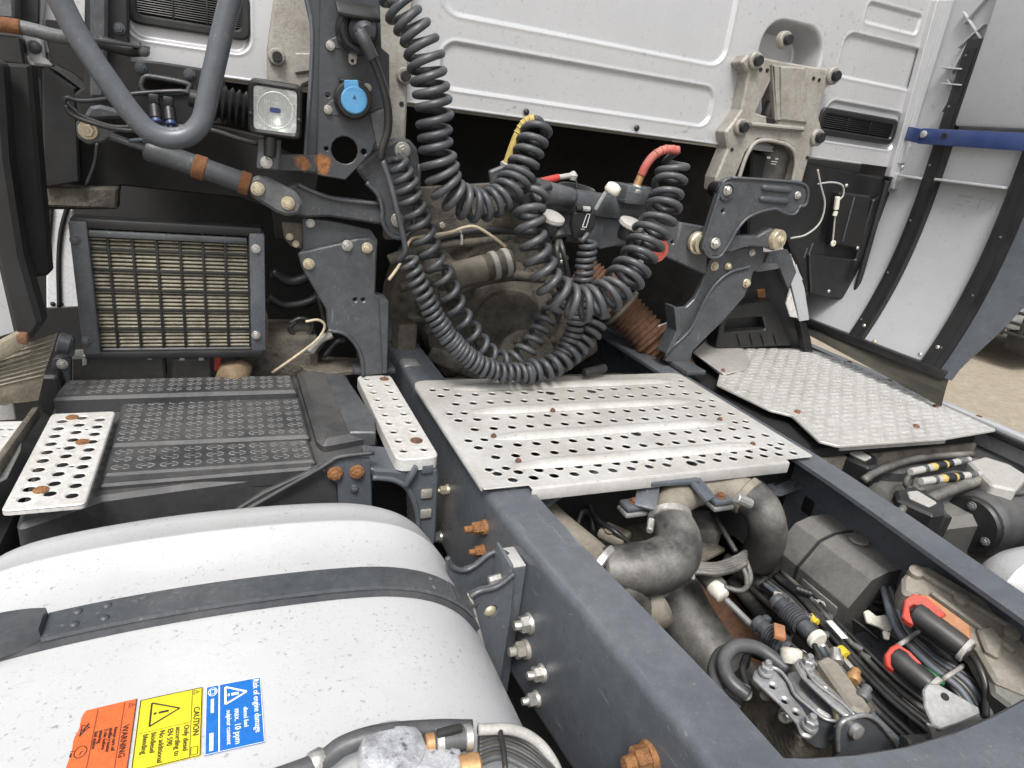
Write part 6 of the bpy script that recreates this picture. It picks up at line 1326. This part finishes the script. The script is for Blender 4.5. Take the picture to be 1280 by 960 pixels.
# dirty clutter at the back of the bay
ck = thing('gear_actuator', 'dirt-covered actuator block at the back of the frame bay', 'actuator', (-.05, 1.1, .6))
mk('block', *g_box(Matrix.Translation(onz(770, 635, .72)) @ Matrix.Rotation(.5, 4, 'Z'), .14, .10, .10, .015), 'engine_dirt', ck); mk('block', *g_box(Matrix.Translation(onz(868, 655, .74)) @ Matrix.Rotation(-.5, 4, 'Z'), .09, .17, .08, .012), 'hose_dusty', ck)
mk('lump', *lathe(onz(755, 618, .76), (0, -.3, 1), [(.03, 0), (.035, .02), (.02, .04)], 14), 'engine_dirt', ck); mk('skirt', *g_box(Matrix.Translation((.0, 1.2, .55)), .5, .2, .3, .03), 'engine_dirt', ck)
mk('sleeve', *g_box(Matrix.Translation(onz(878, 690, .74)) @ Matrix.Rotation(.3, 4, 'Z'), .11, .05, .012, .005), 'engine_dirt', ck)
def bayhose(pix, r, mt, lab, name='bay_cable', cat='cable', seg=8): return tag(mk(name, *tube([onz(*p) for p in pix], r, seg), mt, None, True), lab, cat)
bayhose([(735, 628, .83), (748, 650, .82), (768, 664, .82), (788, 680, .80)], .006, 'cable', 'thin dusty cable crossing the beige pipe lug')
bayhose([(722, 655, .80), (728, 640, .82), (738, 644, .81), (742, 664, .78)], .008, 'cable', 'bent black hose stub left of the actuator block')
bayhose([(890, 640, .80), (905, 665, .79), (920, 690, .77)], .006, 'cable', 'dark cable between elbow and bent pipe')
wbn = thing('wire_bunch', 'bunch of dusty grey wires tied in a bend beside the elbow', 'cable bunch', onz(890, 700, .74))
for k in range(5):
    o = 3.5*k; mk('strand', *tube([onz(828, 742+o*.4, .74), onz(850, 716+o*.7, .77), onz(868, 706+o*.7, .785), onz(895, 706+o*.8, .79), onz(918, 698+o, .79), onz(932, 690+o, .79)], .0062, 8), 'hose_dusty', wbn, True)
mk('strand', *tube([onz(932, 700, .79), onz(938, 722, .77), onz(928, 738, .76), onz(905, 734, .76)], .0058, 8), 'hose_dusty', wbn, True); mk('strand', *tube([onz(925, 704, .79), onz(932, 718, .775), onz(934, 732, .765)], .0058, 8), 'hose_dusty', wbn, True)
mk('tie', *tube([onz(862, 700, .80), onz(866, 712, .805), onz(866, 724, .79)], .004, 6), 'pale_cap', wbn, True)
# push rod and valves
def ribbed(a, b, r, ribs): 
    L = (b-a).length; pr = [(r*.85, 0)]
    for k in range(ribs): pr += [(r*.85, L*(k+.1)/ribs), (r, L*(k+.2)/ribs), (r, L*(k+.7)/ribs), (r*.85, L*(k+.8)/ribs)]
    return lathe(a, b-a, pr+[(r*.85, L)], 18)
rod = thing('push_rod', 'dusty actuator rod with a cream collar leading to the valves', 'rod', onz(905, 740, .74))
A = onz(878, 712, .76); B = onz(900, 738, .745); mk('body', *cyl(A, B, .021, 16), 'hose_dusty', rod); mk('collar', *lathe(onz(892, 732, .75), onz(912, 756, .74)-onz(892, 732, .75), [(.018, 0), (.019, .012), (.015, .03), (.011, .032)], 16), 'white_plastic', rod); mk('rod', *cyl(onz(908, 750, .742), onz(950, 792, .735), .0065, 10), 'grey_alu', rod)
for i, (a, b, lab) in enumerate((((944, 776), (1000, 826), 'nearer ribbed black quick coupling with a cream end ring'), ((968, 748), (1022, 800), 'farther ribbed black quick coupling with a pale round end'))):
    v = thing('quick_coupling', lab, 'coupling', onz(*a, .70), 'ribbed couplings'); z = .75+.02*i; A = onz(*a, z); B = onz(*b, z); d = B-A
    mk('neck', *lathe(A, d, [(.010, 0), (.016, .004), (.017, .012), (.013, .016), (.015, .02), (.015, d.length*.30)], 16), 'bracket_paint', v)
    mk('ribbed_body', *ribbed(A+d*.3, A+d*.66, .0205, 7), 'bracket_paint', v); mk('tail', *cyl(A+d*.66, A+d*.97, .015, 16), 'bracket_paint', v)
    mk('end', *lathe(A+d*.93, d, [(.017, 0), (.019, .002), (.019, .010 if i else .018), (.016, .013 if i else .02)], 20), 'white_plastic', v)
    mk('lug', *g_box(Matrix.Translation(A+d*.2+Vector((.012, .01, .01))), .014, .014, .014, .003), 'bracket_paint', v)
tg_ = tag(mk('orange_clip', *g_box(Matrix.Translation(onz(974, 790, .785)) @ Matrix.Rotation(math.radians(50), 4, 'Z'), .036, .020, .010, .002), 'orange_plastic'), 'dirty orange clip joining the two ribbed couplings', 'clip')
vb = thing('brake_valve', 'grey valve block under two slotted bracket straps in the near bay', 'valve', onz(1010, 900, .66))
ZV = .80
def zq(name, pix, Z, t, mt, r=.006, ch=.003, holes=()): return mk(name, *pix_plate(ZP(Z), pix, t, r, holes, ch), mt, vb)
zq('body', [(938, 846), (958, 824), (985, 812), (1030, 818), (1052, 830), (1098, 884), (1092, 898), (1060, 905), (1030, 920), (1000, 918)], .765, .075, 'engine_dirt', .01, .008)
zq('top_cover', [(1022, 824), (1034, 818), (1050, 828), (1090, 884), (1082, 892), (1064, 884)], .782, .03, 'ecu_alu', .008, .005)
zq('strap', [(941, 846), (944, 836), (958, 832), (970, 838), (983, 852), (990, 868), (1004, 884), (1022, 914), (1014, 920), (1002, 918), (996, 902), (975, 878), (958, 862)], ZV+.012, .006, 'grey_alu', .008, .003, [(966, 857, 4), (981, 875, 4), (995, 890, 4)])
zq('strap', [(993, 828), (1000, 821), (1010, 824), (1018, 840), (1032, 852), (1050, 868), (1070, 892), (1060, 897), (1040, 880), (1016, 858), (1000, 842)], ZV+.016, .006, 'grey_alu', .008, .003, [(1013, 846, 3.5), (1032, 862, 3.5)])
for pts, mt in (([(960, 832), (974, 838), (986, 852), (994, 868), (1012, 884), (1030, 898), (1046, 902)], 'frame_paint'), ([(1006, 834), (1018, 852), (1036, 866), (1054, 880), (1068, 894)], 'frame_paint')):
    tp_ = spline([onz(*p, ZV+.018) for p in pts], 6); vv = []; ff = []
    for p in tp_: vv += [p, p-Vector((0, 0, .055)), p+Vector((.004, .002, 0)), p+Vector((.004, .002, -.055))]
    for i in range(len(tp_)-1): k = 4*i; ff += [(k, k+1, k+5, k+4), (k+2, k+6, k+7, k+3), (k, k+4, k+6, k+2), (k+1, k+3, k+7, k+5)]
    mk('strap_wall', vv, ff, mt, vb)
    mk('strap_edge', *sweep(tp_, .0028, 6), 'grey_alu', vb, True)
zq('saddle', [(984, 838), (1000, 836), (1040, 872), (1056, 892), (1044, 900), (1020, 886), (998, 864)], .785, .02, 'grey_alu', .01, .005)
for p in ((957, 840), (1012, 908), (1009, 832)): bolt(onz(*p, ZV+.018), (0, 0, 1), .012, vb, 'grey_alu', 'stud')
for k, (x, y, ax) in enumerate(((1078, 872, (.8, .4, .3)), (1066, 850, (.8, .5, .2)), (1046, 826, (.6, .8, .3)), (1024, 912, (.2, -1, .2)), (962, 866, (-.8, -.3, .3)), (984, 892, (-.8, -.4, .3)))):
    mk('fitting', *lathe(onz(x, y, .778), ax, [(.010, -.004), (.012, .002), (.012, .008), (.008, .010), (.0085, .022), (.006, .024)], 12), ('dusty_grey', 'brass', 'zinc', 'dusty_grey', 'pipe_dusty', 'zinc')[k], vb)
mk('tan_insert', *g_box(Matrix.Translation(onz(1048, 888, .80)) @ Matrix.Rotation(-.6, 4, 'Z'), .016, .034, .02, .005), 'cable_beige', vb)
mk('port', *lathe(onz(989, 822, .79), (.3, .6, .8), [(.014, -.01), (.018, .0), (.018, .012), (.012, .016)], 16), 'white_plastic', vb); mk('port', *lathe(onz(934, 866, .75), (-1, .2, .3), [(.012, 0), (.014, .008), (.011, .02)], 14), 'white_plastic', vb); mk('port', *lathe(onz(918, 888, .73), (-1, .2, .3), [(.012, 0), (.014, .008), (.011, .02)], 14), 'white_plastic', vb)
gs = thing('gusset_bracket', 'dark folded gusset with a round boss on the cross member', 'bracket', ony(1085, 935, .46))
mk('face', *pix_plate(YP(.45), [(1044, 950), (1046, 912), (1058, 899), (1092, 897), (1124, 934), (1124, 950)], .006, .004, ch=.002), 'frame_paint', gs); mk('rim', *tube([ony(*p, .448) for p in ((1047, 940), (1048, 912), (1060, 899), (1091, 897), (1124, 934))], .0035, 8), 'grey_alu', gs, True); mk('boss', *lathe(ony(1068, 912, .449), (0, -1, .1), [(.012, 0), (.011, .008), (.004, .011)], 16), 'grey_alu', gs)
# hoses to the valve
bayhose([(935, 870, .76), (912, 850, .77), (905, 825, .78), (920, 808, .79), (950, 812, .785), (985, 838, .77)], .0125, 'rubber', 'thick black hose curling round the left of the valve block', 'valve_hose', 'hose', 12)
bayhose([(922, 890, .74), (900, 870, .745), (892, 842, .75), (900, 818, .755), (925, 808, .76)], .011, 'rubber', 'second black hose curling beside the duct to the valve block', 'valve_hose', 'hose', 12)
bayhose([(935, 862, .75), (928, 835, .76), (936, 818, .76), (952, 822, .75)], .006, 'cable', 'thin grey hose loop behind the thick valve hoses', 'valve_hose', 'hose')
bayhose([(988, 812, .78), (1010, 825, .77), (1042, 846, .76)], .010, 'cable', 'black hose behind the valve block straps', 'valve_hose', 'hose')
bayhose([(1018, 806, .78), (1026, 825, .775), (1034, 842, .775)], .005, 'cable', 'thin rod like hose below the pale round coupling end')
bayhose([(905, 700, .68), (950, 728, .67), (985, 756, .66), (1040, 810, .64)], .020, 'hose_dusty', 'thick dusty hose along the bottom of the bay', 'bay_hose', 'hose', 12)
bayhose([(915, 725, .62), (950, 765, .61), (985, 800, .60)], .016, 'hose_dusty', 'dusty hose under the ribbed couplings', 'bay_hose', 'hose', 12)
lm = thing('cable_loom', 'long loom of black cables with yellow tape along the middle of the bay', 'cable loom', onz(1080, 850, .66))
for k in range(20):
    o = (k-9.5)*.55+random.uniform(-.5, .5); z = .73+.012*(k % 3); mk('strand', *tube([onz(965+o*3, 722-o*2, z-.03), onz(1000+o*2.5, 752-o*2, z-.01), onz(1030+o*3.2, 790-o*2.4, z), onz(1060+o*4.2, 828-o*3., z), onz(1100+o*5, 872-o*3.4, z+.004), onz(1145+o*6, 912-o*4, z), onz(1180+o*7, 945-o*5, z-.02)], .0030+.0012*(k % 3), 8), 'cable_blue' if k in (2, 7, 13) else ('hose_dusty' if k % 4 == 1 else 'cable'), lm, True)
for (p, q_) in (((1012, 770), (1020, 776)), ((1048, 812), (1062, 806))): mk('yellow_tape', *cyl(onz(*p, .755), onz(p[0]+9, p[1]+9, .755), .012 if p[0] > 1030 else .008, 12), 'yellow_tape', lm)
random.seed(21)
for k in range(14):
    t_ = random.random(); x = 985+150*t_+random.uniform(-14, 14); y = 742+150*t_+random.uniform(-12, 10); P = onz(x, y, .745+random.uniform(-.02, .025)); mt = random.choice(('black_plastic', 'bracket_paint', 'cable', 'dusty_grey', 'pale_cap'))
    Rm = Matrix.Translation(P) @ Matrix.Rotation(math.radians(-48+random.uniform(-25, 25)), 4, 'Z') @ Matrix.Rotation(random.uniform(-.4, .4), 4, 'X')
    if k % 3: mk('connector', *g_box(Rm, random.uniform(.014, .026), random.uniform(.009, .014), random.uniform(.009, .014), .0025), mt, lm)
    else: d = Rm.to_3x3() @ Vector((1, 0, 0)); mk('connector', *ribbed(P, P+d*random.uniform(.025, .04), random.uniform(.007, .010), 4), mt, lm)
mk('white_label', *bar(onz(1036, 776, .775), onz(1056, 798, .775), .013, .002, (0, 0, 1), .0005), 'print_white', lm)
mk('white_label', *bar(onz(1020, 800, .76), onz(1030, 808, .76), .008, .002, (0, 0, 1), .0005), 'print_white', lm)
bayhose([(948, 700, .70), (1000, 735, .72), (1060, 770, .73), (1100, 800, .72)], .0045, 'cable', 'thin black wire running along the control unit foot')
for i, (p, s) in enumerate((((1060, 838), .03), ((1078, 850), .024), ((1072, 862), .02))):
    tag(mk('grey_connector', *g_box(Matrix.Translation(onz(*p, .74)) @ Matrix.Rotation(-.6, 4, 'Z'), s, s*1.2, s*.8, .004), ('pale_cap', 'bracket_paint', 'orange_plastic')[i]), ('dusty grey plug beside the loom behind the valve', 'dark plug next to the grey plug behind the valve', 'small orange plug behind the valve block')[i], 'connector')
random.seed(5)
for i in range(9):
    x0_ = random.uniform(955, 1010); o = random.uniform(-8, 8); z = random.uniform(.64, .72)
    bayhose([(x0_-20, 735+o, z-.02), (x0_+25, 775+o, z), (x0_+70+o, 822, z+.01), (x0_+115, 868+o, z), (x0_+160+o, 915, z-.02)], random.choice((.004, .005, .0065, .009)), random.choice(('cable', 'hose_dusty', 'cable')), 'loose dusty cable among those lying under the taped loom')['group'] = 'cables under the taped loom'
# control unit with strap
eu = thing('control_unit', 'dusty black angular control unit strapped to the right rail', 'control unit', (.3, .8, .6))
prof = [(.205, .62), (.205, .765), (.245, .825), (.285, .838), (.352, .838), (.375, .80), (.375, .62)]
# placed by its far top edge and near top edge
fa = [onz(1036, 640, .838), onz(1112, 730, .838)]
y1, y0 = fa[0].y-.005, fa[1].y+.03; xs = (fa[0].x+fa[1].x)/2-.30
prof = [(x+xs, z) for x, z in prof]
vv, ff = extr(rnd(prof, .008), y0, y1, 'y'); mk('case', vv, ff, 'ecu_dusty', eu)
vv, ff = extr(rnd([(x+(.003 if x > .3+xs else -.003), z+.003) for x, z in prof], .008), y1-.075, y1-.070, 'y'); mk('wire_strap', vv, ff, 'cable', eu)
mk('lug', *cyl((prof[3][0]+.03, y0+.10, .82), (prof[3][0]+.03, y0+.10, .846), .022, 18), 'ecu_dusty', eu)
mk('side_moulding', *box((prof[0][0]-.004, y0+.02, .645), (prof[0][0]+.004, y1-.09, .75), .003), 'ecu_dusty', eu)
cn = Vector((prof[0][0]-.0045, (y0+y1)/2-.05, .70)); mk('round_emblem', *lathe(cn, (-1, 0, 0), [(.016, 0), (.016, .0012), (.0135, .0012), (.0135, .0002), (.008, .0002), (.008, .0012), (.006, .0014)], 22), 'ecu_dusty', eu)
# cast control unit with plugs
e2 = thing('plug_unit', 'beige cast control module with large plugs on the right rail', 'control module', (.32, .5, .55))
M2 = frame(onz(1205, 775, .868), (-.30, -.20, .93), (0, 1, 0))
mk('case', *pix_plate(M2, [(1128, 722), (1142, 706), (1160, 706), (1290, 782), (1330, 830), (1290, 870), (1245, 852), (1222, 812), (1196, 782), (1150, 744), (1128, 742)], .05, .008, (), .006), 'ecu_alu', e2)
n_ = M2.to_3x3() @ Vector((0, 0, 1))
def onM(x, y, h=0.): d = ray(x, y); o = M2.translation+n_*h; return CAM+d*((o-CAM).dot(n_)/d.dot(n_))
for (p, q_) in (((1152, 718), (1275, 792)), ((1164, 742), (1268, 815))): mk('rib', *bar(onM(*p, .004), onM(*q_, .004), .010, .012, n_, .003), 'ecu_alu', e2)
for p in ((1144, 718), (1200, 752), (1262, 795)): mk('boss', *lathe(onM(*p, -.002), n_, [(.014, 0), (.013, .012), (.008, .014)], 16), 'ecu_alu', e2)
mk('step_block', *pix_plate(M2 @ Matrix.Translation((0, 0, .012)), [(1222, 785), (1240, 780), (1256, 800), (1250, 822), (1232, 812)], .02, .006, (), .004), 'ecu_alu', e2)
mk('front_box', *pix_plate(M2 @ Matrix.Translation((0, 0, -.01)), [(1232, 816), (1262, 812), (1290, 850), (1284, 900), (1240, 866)], .08, .006, (), .006), 'ecu_dusty', e2)
def plug(pa, pb, h, r, lab, red, bar_pts, barmat, hh=.018):
    t = thing('round_plug', lab, 'plug', onM(*pb, h-.02), 'large round plugs')
    a = onM(*pa, h); b = onM(*pb, h); d = b-a
    mk('body', *lathe(a, d, [(r*.8, -.004), (r, 0), (r*1.04, .012), (r, .02), (r*.96, d.length*.8), (r*.8, d.length)], 22), 'cable', t)
    mk('side_lock', *pix_plate(M2 @ Matrix.Translation((0, 0, h+hh-.006)), bar_pts, .02, .003, (), .003), barmat, t)
    mk('red_collar', *pix_plate(M2 @ Matrix.Translation((0, 0, h+hh)), red, .012, .002, (), .002), 'red_plastic', t)
    mk('tie', *lathe(b-d*.12, d, [(r*.98, 0), (r*1.06, .001), (r*1.06, .008), (r*.98, .009)], 20), 'pale_cap', t)
plug((1144, 766), (1212, 816), .022, .0205, 'black round plug with red collar and orange lock on the cast module', [(1128, 770), (1131, 749), (1142, 741), (1158, 746), (1172, 757), (1184, 768), (1174, 772), (1158, 763), (1143, 754), (1137, 758), (1138, 768), (1143, 781), (1134, 776)], [(1146, 741), (1161, 743), (1186, 761), (1213, 781), (1215, 800), (1217, 809), (1205, 801), (1188, 787), (1172, 769)], 'orange_plastic')
plug((1118, 820), (1168, 862), .0, .0195, 'black round plug with red collar and green lock, the lower one', [(1108, 831), (1106, 818), (1113, 808), (1122, 804), (1137, 813), (1153, 829), (1145, 831), (1132, 820), (1120, 813), (1114, 818), (1114, 830), (1119, 839)], [(1146, 833), (1156, 831), (1175, 844), (1184, 854), (1168, 853)], 'green_plastic')
ch = thing('control_plug', 'black multi-plug at the near end of the control unit with grey wires', 'plug', onz(1096, 760, .72))
for k in range(4): mk('latch', *g_box(Matrix.Translation(onz(1108-5*k, 733+9*k, .79-.012*k)) @ Matrix.Rotation(-.5, 4, 'Z'), .030, .020, .016, .003), 'black_plastic', ch)
for k in range(4): mk('wire', *tube([onz(1104+4*k, 735, .80), onz(1108+5*k, 752, .815), onz(1114+5*k, 772, .815), onz(1126+5*k, 795, .80), onz(1160+4*k, 830-3*k, .80), onz(1200+5*k, 862-4*k, .79), onz(1222+6*k, 900-4*k, .76)], .0062, 8), 'cable_blue' if k in (0, 2) else 'cable', ch, True)
for k in range(7): mk('wire', *tube([onz(1100+3*k, 786-2*k, .77), onz(1135+4*k, 808-3*k, .785), onz(1170+4.5*k, 838-3.5*k, .79), onz(1200+5*k, 872-4*k, .78), onz(1216+6*k, 910-4*k, .75)], .0055, 8), 'cable', ch, True)
for k in range(4): mk('wire', *tube([onz(1208+5*k, 812, .83), onz(1222+5*k, 830, .83), onz(1232+4*k, 858, .81), onz(1232+5*k, 895, .77)], .0058, 8), 'cable_blue' if k % 2 else 'cable', ch, True)
for p in ((1130, 800), (1186, 842)): mk('tie', *tube([onz(p[0]-12, p[1]+10, .79), onz(p[0], p[1]+2, .81), onz(p[0]+18, p[1]-10, .80)], .0042, 6), 'pale_cap', ch, True)
rg = thing('white_rag', 'scrap of white tape wrapped at the control plug wires', 'tape', onz(1095, 775, .74))
pts = [(1080, 764), (1086, 762), (1096, 770), (1108, 768), (1118, 784), (1112, 792), (1100, 784), (1084, 778)]; mk('tape', *pix_plate(frame(onz(1098, 775, .79), (-.3, -.5, .8)), pts, .006, .004), 'white_plastic', rg); mk('tape', *pix_plate(frame(onz(1108, 795, .78), (-.3, -.5, .8)), [(1104, 788), (1114, 790), (1112, 800), (1106, 798)], .006, .003), 'white_plastic', rg)
sb_ = thing('folded_bracket', 'bare metal folded bracket plate near the cross member', 'bracket', onz(1190, 910, .80))
mk('top', *pix_plate(frame(onz(1190, 885, .86), (-.25, -.35, .9), (0, 1, 0)), [(1154, 862), (1160, 854), (1172, 854), (1224, 884), (1226, 893), (1200, 904), (1176, 912), (1166, 906), (1156, 884)], .005, .004, (), .002), 'grey_alu', sb_)
for p in ((1181, 871), (1175, 863)):
    Q = onz(*p, .866); mk('hole', *lathe(Q, (-.25, -.35, .9), [(.006, 0), (.0058, .0012)], 12), 'deep_black', sb_)
mk('fold', *pix_plate(YP(.40), [(1160, 905), (1178, 912), (1226, 894), (1222, 930), (1168, 935)], .005, .004), 'grey_alu', sb_)
bolt(onz(1246, 706, .70), (0, 0, 1), .01, e2, 'zinc_yellow')
# inner rail details
ri = bolt(ony(1023, 614, .99), (-1, -.4, 0), .013, railR, 'zinc_yellow')
vl = tag(mk('hose_guide', *g_box(Matrix.Translation(onz(1015, 632, .82)), .03, .04, .05, .008), 'black_plastic'), 'small black clip block inside the right rail corner', 'clip')
tag(mk('tie_bar', *cyl(onz(1130, 930, .80), onz(1170, 928, .80), .012, 12), 'hose_dusty'), 'short dusty round bar at the foot of the bare bracket', 'bar')
